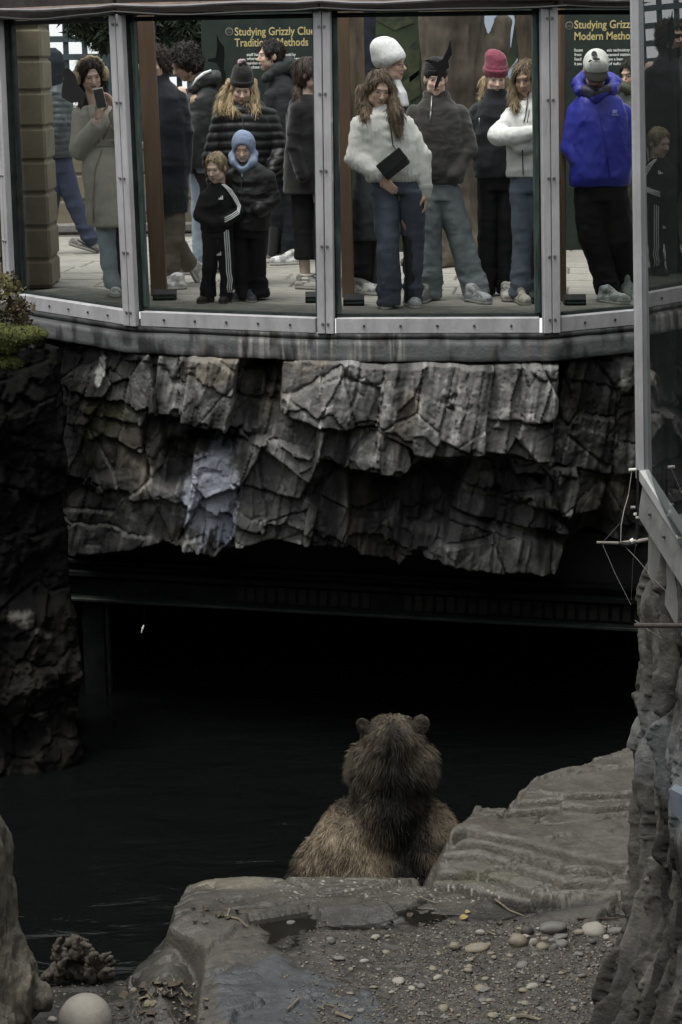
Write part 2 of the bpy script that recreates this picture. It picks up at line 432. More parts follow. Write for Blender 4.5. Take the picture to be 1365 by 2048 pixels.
# ---- the paved deck
def ground_poly():
    v = [[w[0], w[1] + 0.06, -0.012] for w in W]
    v += [[40, 14, -0.012], [40, 75, -0.012], [-40, 75, -0.012], [-40, 17, -0.012]]
    return v
gv = ground_poly()
pave = obj('pavement', gv, [tuple(range(len(gv)))], M_joint, loc=(0, 14, 0)); tag(pave, kind='structure')
sl_v = MB().box((0, 0, -0.02), (1, 1, 0.045), ch=0.012); slab_me = raw_mesh('paving_slab', np.concatenate(sl_v.v), sl_v.f, M_slab)
th = R(-7); ex = np.array([math.cos(th), math.sin(th)]); ey = np.array([-math.sin(th), math.cos(th)])
fill = []
for r in range(0, 14):
    x = -6.0 + rng.uniform(0, 0.5); y = 0.0 + r * 0.47
    while x < 6.0:
        w = rng.uniform(0.5, 0.95); c = np.array([0, 12.9]) + ex * (x + w / 2) + ey * y
        x += w
        px = topx([c[0], c[1], 0])[0]
        if -80 < px[0] < 1330 and c[1] - 0.33 - abs(w) * 0.07 > wallY(c[0]) + 0.0:
            o = bpy.data.objects.new('paving_slab', slab_me); COL.objects.link(o); o.parent = pave
            o.scale = (w - 0.012, 0.458, 1); o.rotation_euler = (0, 0, th + rng.normal(0, 0.004))
            o.location = tuple(np.array([c[0], c[1], rng.normal(0, 0.0015)]) - ORG[pave.name])
# kerb strip that closes the paving along the glass
mb = MB()
for i in range(1, 6):
    a, b, e, n, L = facet(i)
    mb.box((a + b) / 2 - n * 0.32 + ZUP * (-0.006 + .0012 * i), (L * 1.04, 0.5, 0.02), np.stack([e, -n, ZUP], 1))
mb.build('kerb', mat('kerb_concrete', (0.20, 0.20, 0.17), 0.85, 0.25, 6, 0.4, 50), pave)

# ---- unseen dark banks added behind and beside the camera to block sky and reflections
M_blocker = mat('wooded_bank', (0.010, 0.013, 0.008), 0.95, col2=(0.03, 0.034, 0.02), scale=1.5, detail=8, bump=0.6, bscale=6, bdist=0.2)
def bank(name, pts, top):
    s = np.linspace(0, len(pts) - 1, 60 * (len(pts) - 1)); P = np.array(pts, float); x = np.interp(s, np.arange(len(P)), P[:, 0]); y = np.interp(s, np.arange(len(P)), P[:, 1]); zz = np.linspace(-4.3, 1, 40)
    V = []
    for k, t in enumerate(np.linspace(0, 1, 40)):
        z = -4.3 + t * (top + 4.3); n = fbm(np.stack([x * .6, y * .6, np.full(len(x), z * .6)], 1), 4, 77)
        zt = z + (0.9 * fbm(np.stack([x * .8, y * .8, x * 0], 1), 3, 78) if k == 39 else 0)
        V.append(np.stack([x + .5 * n, y + .5 * n, np.full(len(x), z) + zt - z], 1))
    V = np.concatenate(V); nU = len(s)
    Q = np.array([[k * nU + j, k * nU + j + 1, (k + 1) * nU + j + 1, (k + 1) * nU + j] for k in range(39) for j in range(nU - 1)])
    o = obj(name, V, Q, M_blocker, loc=(P[:, 0].mean(), P[:, 1].mean(), -4.3), smooth=True); tag(o, kind='structure')
bank('bank', [(-9, 17), (-8, 8), (-6, -3), (0, -4.5), (6, -3), (6.5, 7), (6, 13), (6.2, 16)], 4.6)

# ---- window wall
ww = empty('window_wall', (W[3][0], W[3][1], -0.1), 'curved viewing window of tall glass panes in pale bolted aluminium frames above the rock', 'window')
bolt = MB().tube([(0, 0, 0), (0, -0.012, 0)], [0.011, 0.008], 7); bolt_me = raw_mesh('bolt', np.concatenate(bolt.v), bolt.f, M_bolt)
boltd_me = raw_mesh('bolt', np.concatenate(bolt.v) * 0.85, bolt.f, M_bolt_dark)
def put_bolt(parent, p, me, n):
    o = bpy.data.objects.new('bolt', me); COL.objects.link(o); o.parent = parent
    o.rotation_euler = (0, 0, math.atan2(n[1], n[0]) + math.pi / 2); o.location = tuple(np.asarray(p) - ORG[parent.name])
for i in range(6):
    a, b, e, n, L = facet(i)
    if i == 5: L = L
    Rm = np.stack([e, -n, ZUP], 1)
    # sill rail, its upper lip and drip edge
    zt = 0.004
    m = MB().box((a + b) / 2 + n * 0.02 + ZUP * (zt + ZB) / 2, (L - 0.13, 0.075, zt - ZB), Rm, 0.004)
    s = m.build('sill_rail', M_alu, ww)
    m = MB().box((a + b) / 2 - n * 0.03 + ZUP * 0.012, (L - 0.13, 0.05, 0.022), Rm)
    m.build('glazing_seal', M_gasket, ww)
    nb = max(3, int(L / 0.27))
    for k in range(nb):
        put_bolt(s, a + e * (0.13 + (L - 0.26) * (k + 0.5) / nb) + n * 0.058 + ZUP * (-0.048), boltd_me, n)
    g = MB().box((a + b) / 2 - n * 0.03 + ZUP * (Z_TOP + 0.02) / 2, (L - 0.10, 0.012, Z_TOP - 0.02), Rm)
    # one thin sheet is enough for the pane
    v = [a + e * 0.05 - n * 0.03 + ZUP * 0.01, b - e * 0.05 - n * 0.03 + ZUP * 0.01, b - e * 0.05 - n * 0.03 + ZUP * Z_TOP, a + e * 0.05 - n * 0.03 + ZUP * Z_TOP]
    obj('glass_pane', v, [(0, 1, 2, 3)], M_glass, ww)
    m = MB().box((a + b) / 2 - n * 0.03 + ZUP * (Z_TOP - 0.012), (L - 0.13, 0.05, 0.03), Rm); m.build('glazing_seal', M_gasket, ww)
def mullion(top, bot, wi, bolts, wide=0.115, seal=(1, 1)):
    Y = W[wi][1] + 0.0
    bp = atz(*bot, ZB); Y = bp[1]; tp = aty(*top, Y)
    tp = bp + (tp - bp) * ((Z_TOP + 0.02 - bp[2]) / (tp[2] - bp[2]))
    a1, _, e1, n1, _ = facet(max(0, wi - 1)); n2 = facet(min(5, wi))[3]; n = n1 + n2; n /= np.linalg.norm(n)
    e = np.array([-n[1], n[0], 0]); zz = (tp - bp) / np.linalg.norm(tp - bp)
    m = MB(); h = wide / 4
    for sg in (-1, 1):
        m.beam(bp + n * 0.045 + e * sg * (h + 0.0015), tp + n * 0.045 + e * sg * (h + 0.0015), wide / 2 - 0.003, 0.05, 0.004, up=n)
    p = m.build('mullion', M_alu, ww)
    m = MB().beam(bp - n * 0.03 + ZUP * 0.1, tp - n * 0.03, wide * 0.9, 0.10, 0, up=n); m.build('mullion_core', M_gasket, ww)
    for sg, on in zip((-1, 1), seal):
        if on:
            m = MB().beam(bp - n * 0.042 + e * sg * wide * 0.62 + ZUP * 0.13, tp - n * 0.042 + e * sg * wide * 0.6, wide * 0.28, 0.03, 0, up=n)
            m.build('seal_strip', M_edge if on == 1 else M_gasket, ww)
    for y in bolts:
        q = aty(bot[0], y, Y); t = (q[2] - bp[2]) / (tp[2] - bp[2]); c = bp + (tp - bp) * t + n * 0.071
        for sg in (-1, 1): put_bolt(p, c + e * sg * 0.018, bolt_me, n)
    return p
mullion((6, 30), (32, 611), 1, (60, 200, 350, 480), 0.10, (0, 2))
mullion((243, 30), (272, 650), 2, (48, 204, 355, 503, 622))
mp_ = mullion((648, 30), (656, 665), 3, (53, 187, 340, 490, 645))
mullion((1093, 25), (1099, 664), 4, (37, 199, 355, 511, 636), seal=(1, 2))
mullion((1456, 30), (1450, 630), 5, ())
# rust flakes on the middle mullion's right strip
for y0, y1 in ((225, 245), (270, 292), (335, 385), (415, 430), (640, 660)):
    a = aty(662, y0, W[3][1]); b = aty(662, y1, W[3][1])
    nrm = facet(2)[3]
    pts = []; hw = 0.014
    for t in np.linspace(0, 1, 7): pts.append((hw * rng.uniform(0.4, 1), t))
    poly = [(x, t) for x, t in pts] + [(-hw * rng.uniform(0.4, 1), t) for t in np.linspace(1, 0, 7)]
    MB().prism([(x, t * (a - b)[2]) for x, t in poly], (a[0] + 0.003, a[1] - 0.0735, b[2]), (1, 0, 0), (0, 0, 1), 0.001).build('rust_patch', M_rust, ww)

# head beam with pipe and cable
hb = empty('roof_beam', (W[3][0], W[3][1], Z_TOP), 'dark beam with brown pipe and sagging black cable along the top of the window', 'beam')
m = MB(); m2 = MB()
for i in range(6):
    a, b, e, n, L = facet(i); Rm = np.stack([e, -n, ZUP], 1)
    m.box((a + b) / 2 + n * 0.0 + ZUP * (Z_TOP + 0.16), (L + 0.02, 0.22, 0.29), Rm, 0.01)
m.build('fascia', M_beam, hb)
pts = []
for i in range(7):
    n = facet(min(i, 5))[3]; pts.append(np.array([*W[i], 0]) + n * 0.15 + ZUP * (Z_TOP + 0.075))
MB().tube(pts, 0.016, 8).build('pipe', M_copper, hb)
P = []
for i in range(6):
    for t in np.linspace(0, 1, 9)[:-1]: P.append(pts[i] * (1 - t) + pts[i + 1] * t + np.array([0, -0.03, -0.045 - 0.022 * math.sin(math.pi * t) + 0.006 * math.sin(9 * t + i)]))
MB().tube(P, 0.009, 6).build('cable', M_cable, hb)
P = [p + np.array([0, 0.01, 0.055 + 0.01 * math.sin(i * 0.7)]) for i, p in enumerate(P)]
MB().tube(P, 0.012, 6).build('pipe', mat('grey_pipe', (0.2, 0.19, 0.19), 0.5), hb)

# concrete ledge below the frames
US = np.linspace(0, 6, 900)
def plan(u, off):
    i = np.clip(np.floor(u).astype(int), 0, 5); t = u - i; Wm = np.array(W); p = Wm[i] * (1 - t)[:, None] + Wm[i + 1] * t[:, None]
    e = Wm[i + 1] - Wm[i]; e /= np.linalg.norm(e, axis=1)[:, None]; n = np.stack([e[:, 1], -e[:, 0]], 1)
    return p + n * off
prof = [(0.045, -0.098), (0.060, -0.104), (0.064, -0.128), (0.050, -0.139), (0.050, -0.143), (0.098, -0.150), (0.106, -0.158), (0.106, -0.185), (0.106, -0.215), (0.106, -0.245), (0.106, -0.275), (0.098, -0.286), (0.02, -0.288), (-0.3, -0.29)]
V = []; C = []
nU = len(US)
for k, (o, z) in enumerate(prof):
    p = plan(US, o); q = np.stack([p[:, 0], p[:, 1], np.full(nU, z)], 1)
    nz = fbm(np.stack([q[:, 0] * 9, q[:, 2] * 30, q[:, 1] * 0], 1), 4, 3)
    if k in (1, 2, 3, 4, 5, 6): q[:, 2] += 0.007 * fbm(np.stack([q[:, 0] * 6, q[:, 0] * 0, q[:, 0] * 0 + k // 3], 1), 3, 5)
    if k in (11, 12): q[:, 2] += 0.008 * nz
    q[:, 1] += 0.004 * nz
    V.append(q)
    st = sstep(0.12, 0.5, fbm(np.stack([q[:, 0] * 34, q[:, 0] * 0 + 1.5 * (q[:, 2] + 0.3), q[:, 0] * 0], 1), 4, 21)) * sstep(-.1, .4, vnoise(np.stack([q[:, 0] * 2.2, q[:, 0] * 0, q[:, 0] * 0], 1), 25))      # lime runs
    dr = sstep(-0.05, 0.45, fbm(np.stack([q[:, 0] * 16 + 9, q[:, 0] * 0 + (q[:, 2] + 0.3) * 5, q[:, 0] * 0], 1), 5, 31))  # dark runs
    br = sstep(0.35, 0.65, fbm(np.stack([q[:, 0] * 18 + 4, q[:, 0] * 0 + (q[:, 2]) * 3.0, q[:, 0] * 0], 1), 3, 41)) * .6
    base = np.array([0.13, 0.132, 0.135])[None] * np.ones((nU, 1))
    fade = np.clip((-(z) - 0.10) / 0.08, 0, 1)
    c = base * (1 - 0.72 * dr[:, None]) * (1 + .35 * nz[:, None]) ; c = c * (1 - 0.6 * br[:, None]) + np.array([0.20, 0.15, 0.09]) * 0.6 * br[:, None]
    c = c * (1 - 0.7 * st[:, None]) + np.array([0.38, 0.37, 0.34]) * 0.7 * st[:, None]
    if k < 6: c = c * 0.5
    C.append(c)
V = np.concatenate(V); C = np.concatenate(C)
Q = np.array([[k * nU + j, (k + 1) * nU + j, (k + 1) * nU + j + 1, k * nU + j + 1] for k in range(len(prof) - 1) for j in range(nU - 1)])
cl = obj('concrete_ledge', V, Q, M_conc, loc=(W[3][0], W[3][1], -0.3), smooth=False, col=C)
tag(cl, 'stained grey concrete ledge running under the window frames on top of the rock', 'ledge')

# ---- behind the glass: pillar, low wall, trellis
pc = atz(105, 576, 0)
pil = empty('stone_pillar', (pc[0] - 0.23, pc[1] + 0.25, 0), 'square pillar of tan chamfered stone blocks behind the left end of the glass', 'pillar')
bz = [0.0]; 
for y in (520, 455, 387, 322, 255, 183, 118, 55, -15): bz.append(aty(95, y, pc[1])[2])
MB().box((pc[0] - 0.23, pc[1] + 0.25, bz[-1] / 2), (0.42, 0.46, bz[-1])).build('core', M_sand, pil)
for i in range(9):
    lean = -0.0
    MB().box((pc[0] - 0.235, pc[1] + 0.25, (bz[i] + bz[i + 1]) / 2), (0.47, 0.5, bz[i + 1] - bz[i] - 0.012), None, 0.02).build('stone_block', M_sand, pil)
TY = 20.2
lw = empty('low_wall', (-2.2, TY, 0), 'low wall of pale rusticated stone blocks under the trellis', 'wall')
xl, xr = aty(-120, 300, TY)[0], aty(404, 300, TY)[0]; zc = 0.8
for r in range(3):
    x = xl + (0.0 if r % 2 else 0.25)
    while x < xr:
        w = min(0.62, xr - x); MB().box((x + w / 2, TY, 0.20 + r * 0.26), (w - 0.01, 0.3, 0.25), None, 0.02).build('stone_block', M_sand, lw); x += 0.62
MB().box(((xl + xr) / 2, TY, 0.05), (xr - xl, 0.42, 0.1), None, 0.02).build('plinth', mat('plinth_stone', (0.2, 0.19, 0.17), 0.9, 0.2, 8, 0.3), lw)
MB().box(((xl + xr) / 2, TY, 0.42), (xr - xl, 0.25, 0.82)).build('core', M_sand, lw)
MB().box(((xl + xr) / 2, TY, 0.87), (xr - xl, 0.36, 0.07), None, 0.01).build('coping', M_sand, lw)
tr = empty('trellis', (-2.2, TY, 0.7), 'blue grey wooden trellis against the white sky behind the left visitors', 'trellis')
z1 = 3.4
for x in np.arange(-130, 400, 37.5):
    X = aty(x, 100, TY)[0]
    MB().box((X, TY, (0.9 + z1) / 2), (0.055, 0.02, z1 - 0.9)).build('slat', M_trel, tr)
for y in (6, 42, 78, 114, 150, 186, 222, 258):
    Z = aty(150, y, TY)[2]
    MB().box(((xl + xr) / 2, TY - 0.021, Z), (xr - xl, 0.02, 0.06)).build('slat', M_trel, tr)
for x in (218, 392):
    X = aty(x, 100, TY)[0]; MB().box((X, TY - 0.07, (0.9 + z1) / 2), (0.18, 0.11, z1 - 0.9), None, 0.008).build('post', M_trel, tr)
a = aty(110, 10, TY + 0.05); b = aty(245, 120, TY + 0.05)
MB().beam(a, b, 0.02, 0.02).build('brace', M_white, tr)

# timber columns behind the glass
def column(top, bot, w, d, label):
    b0 = atz(*bot, 0.0); t0 = aty(*top, b0[1]); t0 = b0 + (t0 - b0) * ((Z_TOP + 0.25) / (t0[2]))
    o = MB().beam(b0 + np.array([0, d / 2, 0]), t0 + np.array([0, d / 2, 0]), w, d, 0.008, up=(0, 1, 0)).build('timber_column', M_timber, loc=b0)
    tag(o, label, 'column', 'brown timber columns behind the glass')
column((290, 40), (318, 594), 0.115, 0.14, 'brown timber column behind the glass just right of the beige coat')
column((686, 40), (697, 596), 0.09, 0.14, 'brown timber column behind the glass at the cream sweater\'s shoulder')
column((1125, 30), (1128, 604), 0.04, 0.10, 'thin dark timber column behind the glass left of the blue jacket')

# floor lights
def floor_light(px, py, w, flip, label):
    p = atz(px, py, 0.0)
    h = 0.06; prof = [(0, 0), (0.12, 0), (0.12, 0.075), (0.03, 0.085), (0, 0.05)]
    root = empty('floor_light', p, label, 'floor light', 'black floor lights inside the glass')
    mb = MB().prism([(y, z) for y, z in prof], p + np.array([-w / 2, -0.04, 0]), (0, 1, 0), (0, 0, 1), w)
    mb.build('housing', mat('floor_light_black', (0.012, 0.016, 0.014), 0.45, 0.4, 20), root)
    MB().beam(p + np.array([-w / 2 + 0.012, -0.042, 0.028]), p + np.array([w / 2 - 0.012, -0.042, 0.028]), 0.035, 0.006).build('lens', mat('light_lens', (0.06, 0.09, 0.08), 0.2), root)
floor_light(330, 601, 0.17, 0, 'black wedge shaped floor light at the foot of the left brown column')
floor_light(628, 606, 0.12, 0, 'black floor light at the glass under the long dark haired walker')
floor_light(708, 612, 0.15, 0, 'black wedge shaped floor light left of the cream sweater\'s shoes')
floor_light(1072, 607, 0.10, 0, 'black floor light behind the white jacket\'s shoe')
floor_light(1150, 612, 0.15, 0, 'black wedge shaped floor light left of the blue jacket\'s shoes')

# ---- exhibit wall: boards, mural, dead tree
EY = atz(1000, 508, 0)[1] + 0.25
def px_board(x0, x1, y0, Y, name, label, cat, material, th=0.05):
    a, b = aty(x0, 100, Y)[0], aty(x1, 100, Y)[0]
    root = empty(name, ((a + b) / 2, Y, 0), label, cat)
    MB().box(((a + b) / 2, Y + th / 2, 1.3), (b - a, th, 2.6), None, 0.005).build('panel', material, root)
    return root, a, b
def text(s, x0, y0, x1, capz, Y, material, root, name='lettering', bold=0.012, width=None):
    """set a line of type from pixel x0 to x1 with its baseline at pixel y0"""
    cu = bpy.data.curves.new(name, 'FONT'); cu.body = s; cu.size = 1.0; cu.offset = bold; cu.resolution_u = 3
    o = bpy.data.objects.new(name, cu); COL.objects.link(o); dg = bpy.context.evaluated_depsgraph_get()
    me = bpy.data.meshes.new_from_object(o.evaluated_get(dg)); v = np.zeros(len(me.vertices) * 3); me.vertices.foreach_get('co', v); v = v.reshape(-1, 3)
    faces = [tuple(p.vertices) for p in me.polygons]; bpy.data.objects.remove(o); bpy.data.meshes.remove(me)
    a = aty(x0, y0, Y); b = aty(x1, y0, Y); w = v[:, 0].max() - v[:, 0].min()
    sx = (b[0] - a[0]) / w; sz = capz / 0.70
    vv = np.stack([a[0] + (v[:, 0] - v[:, 0].min()) * sx, np.full(len(v), Y - 0.004), a[2] + v[:, 1] * sz], 1)
    return obj(name, vv, faces, material, root)
def disc(px, py, rpx, Y, material, root, name='emblem', n=20):
    c = aty(px, py, Y); r = aty(px + rpx, py, Y)[0] - c[0]
    return MB().prism([(r * math.cos(2 * math.pi * i / n), r * math.sin(2 * math.pi * i / n)) for i in range(n)], c + np.array([0, -0.003, 0]), (1, 0, 0), (0, 0, 1), 0.002).build(name, material, root)
r1, a_, b_ = px_board(404, 668, 508, EY, 'sign_board', 'dark green board with gold heading on traditional methods behind the pompom beanie', 'sign', M_board)
M_icon = mat('icon_grey', (0.22, 0.22, 0.17), 0.6)
disc(459, 63, 8, EY, M_icon, r1); disc(459, 63, 6.2, EY - 0.003, M_board, r1)
text('OO', 455, 66, 463.5, 0.014, EY - 0.006, M_icon, r1); text('nnn', 455, 60, 463, 0.01, EY - 0.006, M_icon, r1)
text('Studying Grizzly Clues', 470, 71, 637, 0.068, EY, M_gold, r1, 'heading', 0.016)
text('Traditional Methods', 470, 93, 617, 0.068, EY, M_gold, r1, 'heading', 0.016)
for s, x0, y, x1 in (('staff have', 494, 112, 524), ('would by', 566, 112, 592), ('where the', 494, 120, 527), ('environment.', 556, 120, 606), ('serving g', 494, 129, 521), ('to close the', 494, 137, 532)):
    text(s, x0, y, x1, 0.025, EY, M_white, r1, 'small_print', 0.02)
r2, a2_, b2_ = px_board(1122, 1420, 508, EY, 'sign_board', 'dark board with gold heading on modern methods behind the white cap', 'sign', M_board)
disc(1139, 51, 8, EY, M_icon, r2); disc(1139, 51, 6.2, EY - 0.003, M_board, r2); text('OO', 1135, 54, 1143, 0.014, EY - 0.006, M_icon, r2)
text('Studying Grizzly Clues', 1149, 57, 1322, 0.068, EY, M_gold, r2, 'heading', 0.016)
text('Modern Methods', 1149, 80, 1277, 0.068, EY, M_gold, r2, 'heading', 0.016)
for s, x0, y, x1 in (('Recent', 1149, 103, 1166), ('etic technology', 1214, 103, 1260), ('from', 1149, 112, 1163), ('scented stations', 1214, 112, 1264), ('feed', 1149, 121, 1163), ('tion a bear co', 1214, 121, 1256), ('it pas', 1149, 130, 1164), ('of tufts', 1217, 130, 1243)):
    text(s, x0, y, x1, 0.025, EY, M_white, r2, 'small_print', 0.02)
M_mural = mat('mural_print', (0.010, 0.016, 0.014), 0.5, col2=(0.055, 0.075, 0.035), scale=2.6, stretch=(1, 1, 0.7), detail=4)
r3, a3_, b3_ = px_board(669, 1121, 508, EY + 0.03, 'mural_board', 'dark printed mural of trunks and leaves behind the dead tree', 'mural', M_mural)
def mural(poly, material, off):
    c = np.array([aty(x, y, EY + 0.03) for x, y in poly]); c0 = c[0]
    MB().prism([(p[0] - c0[0], p[2] - c0[2]) for p in c][::-1], (c0[0], EY + 0.03 - off, c0[2]), (1, 0, 0), (0, 0, 1), 0.003).build('printed_shape', material, r3)
M_sky_p = mat('printed_sky', (0.42, 0.50, 0.60), 0.5, 0.1, 6); M_trk_p = mat('printed_bark', (0.065, 0.05, 0.032), 0.6, 0.7, 9, stretch=(1, 1, 0.25)); M_navy_p = mat('printed_navy', (0.012, 0.015, 0.024), 0.5, 0.6, 8); M_leaf_p = mat('printed_leaf', (0.02, 0.028, 0.018), 0.5, col2=(0.07, 0.08, 0.04), scale=9, detail=8)
for poly, mt in (([(669, 0), (727, 0), (733, 260), (669, 300)], M_trk_p), ([(727, 0), (752, 0), (748, 200), (733, 260)], M_navy_p),
                 ([(960, 25), (985, 22), (1000, 35), (978, 92), (970, 90)], M_sky_p), ([(1003, 25), (1032, 30), (1022, 95), (1012, 98)], M_sky_p),
                 ([(1018, 140), (1036, 116), (1034, 150), (1014, 160)], M_sky_p), ([(1028, 25), (1080, 20), (1085, 140), (1040, 130)], M_trk_p),
                 ([(752, 40), (800, 20), (830, 45), (790, 60)], M_leaf_p), ([(812, 100), (842, 70), (838, 150), (820, 165)], M_leaf_p), ([(805, 165), (838, 140), (842, 190), (815, 205)], M_leaf_p), ([(950, 165), (966, 170), (968, 215), (952, 215)], M_gold)):
    mural(poly, mt, 0.006 + 0.004 * (hash(mt.name[-4:]) % 1) )

# dead tree trunk
def dead_tree():
    Y = EY - 0.42; base = atz(905, 528, 0); Y = base[1]
    P = [aty(912, 528, Y), aty(905, 430, Y), aty(902, 300, Y), aty(900, 160, Y), aty(905, 20, Y), aty(908, -60, Y)]
    f = Field((base[0] - 0.7, Y - 0.5, -0.02), (base[0] + 0.75, Y + 0.5, 2.4), 0.02)
    f.path(P, [0.30, 0.235, 0.205, 0.215, 0.235, 0.24], 0.05)
    for x, y, dy in ((820, 530, -0.1), (1000, 528, -0.1), (880, 540, -0.35), (960, 538, -0.3)): f.cone(aty(905, 455, Y), aty(x, y, Y + dy), 0.17, 0.07, 0.08)
    f.cone(aty(955, 160, Y), aty(992, 95, Y), 0.11, 0.085, 0.06); f.cone(aty(992, 95, Y), aty(1004, 45, Y), 0.085, 0.06, 0.04)
    f.ell(aty(955, 90, Y), (0.08, 0.08, 0.2), None, 0.06); f.ell(aty(862, 60, Y), (0.09, 0.1, 0.3), None, 0.06)
    f.cut((0, 0, 0.0), (0, 0, -1))
    V, Q = f.mesh(); N = vnormals(V, Q)
    n = fbm(V * np.array([9, 9, 1.6]), 4, 5, ridged=True); n2 = fbm(V * np.array([22, 22, 6]), 3, 6)
    V = V + N * (0.035 * n + 0.012 * n2)[:, None]
    c = np.array([0.088, 0.074, 0.056]) * (1 + 0.45 * n)[:, None] * (1 + 0.3 * fbm(V * 3, 3, 9))[:, None]
    o = obj('dead_tree', V, Q, mat('dead_bark', (1, 1, 1), 0.9, 0.3, 12, 0.7, 30, attr=True, stretch=(1, 1, 0.3)), loc=base, smooth=True, col=np.clip(c, 0.01, 1))
    tag(o, 'thick grey brown dead tree trunk with a broken branch stub behind the quarter zip', 'tree trunk')
dead_tree()

# bird decals on the panes
def decal(pts, fi, label):
    a, b, e, n, L = facet(fi); p0 = a - n * 0.022
    P = [atplane(x, y, p0, n) for x, y in pts]; c = P[0]
    poly = [((p - c) @ e, p[2] - c[2]) for p in P]
    ar = sum(poly[i - 1][0] * poly[i][1] - poly[i][0] * poly[i - 1][1] for i in range(len(poly)))
    if ar < 0: poly = poly[::-1]
    o = MB().prism(poly, c, e, ZUP, 0.002).build('bird_decal', M_decal, loc=c)
    tag(o, label, 'decal', 'black bird silhouettes stuck on the glass')
decal([(131, 136), (139.5, 137), (151, 150), (156, 167), (162, 177), (172, 188), (170, 203), (166, 214), (156, 204), (144, 206), (125, 195), (124, 183), (128, 158), (128, 142)], 1, 'black bird silhouette on the glass beside the earmuffs')
decal([(434, 66), (439, 81), (449, 93), (450, 111), (448, 136), (453, 148), (450, 169), (445, 171), (442, 142), (433, 126), (416, 123), (417, 118), (432, 115), (435, 91)], 2, 'black bird silhouette on the glass with one wing pointing up beside the pompom beanie')
decal([(901.5, 79), (904.6, 108), (897, 122), (899, 134), (891, 143), (884, 155), (876, 173), (869, 182), (870, 171), (876, 151), (872, 136), (857, 124), (846, 122), (857, 119), (876, 124), (886, 118), (896, 97)], 3, 'black bird silhouette on the glass crossing the quarter zip wearer\'s face')

# conifer boughs in front of the trellis
def needles(c, r, n, size, seed, down=0.6):
    g = np.random.default_rng(seed); p = g.normal(0, 1, (n, 3)); p /= np.linalg.norm(p, axis=1)[:, None]; p *= (g.random(n) ** 0.45)[:, None]
    p = np.asarray(c) + p * np.asarray(r) * (1 + 0.5 * fbm(p * 2.2, 2, seed))[:, None]
    d = g.normal(0, 1, (n, 3)); d[:, 2] -= down; d /= np.linalg.norm(d, axis=1)[:, None]
    w = np.cross(d, g.normal(0, 1, (n, 3))); w /= np.linalg.norm(w, axis=1)[:, None]
    s = size * g.uniform(0.5, 1.3, n)[:, None]
    v = np.stack([p - w * s * 0.16, p + w * s * 0.16, p + d * s], 1).reshape(-1, 3)
    return v, np.arange(n * 3).reshape(-1, 3)
M_conif = mat('conifer_needles', (0.02, 0.03, 0.016), 0.8, 0.6, 6)
for blobs, label in ((((200, 38, .30, .20), (225, 62, .16, .16), (180, 22, .3, .12)), 'dark conifer bough hanging in front of the left trellis'), (((325, 50, .28, .2), (345, 92, .2, .16), (300, 85, .18, .2), (372, 55, .2, .16), (320, 25, .4, .12)), 'dark conifer bough hanging above the curly haired visitor')):
    c0 = aty(blobs[0][0], -40, 19.3); rt = empty('conifer', c0, label, 'tree', 'conifer boughs in front of the trellis')
    vs = [needles(aty(x, y, 19.3), (rx * 1.15, 0.2, rz * 1.15), 2600, 0.11, int(x)) for x, y, rx, rz in blobs]
    v = np.concatenate([a for a, _ in vs]); obj('foliage', v, np.arange(len(v)).reshape(-1, 3), M_conif, rt)
    mb = MB()
    for x, y, *_ in blobs: mb.tube([c0 + np.array([0, 0.1, 0.3]), (c0 + aty(x, y, 19.3)) / 2 + np.array([0, 0, 0.05]), aty(x, y, 19.3)], [0.03, 0.02, 0.006], 6)
    mb.build('branch', M_timber, rt)
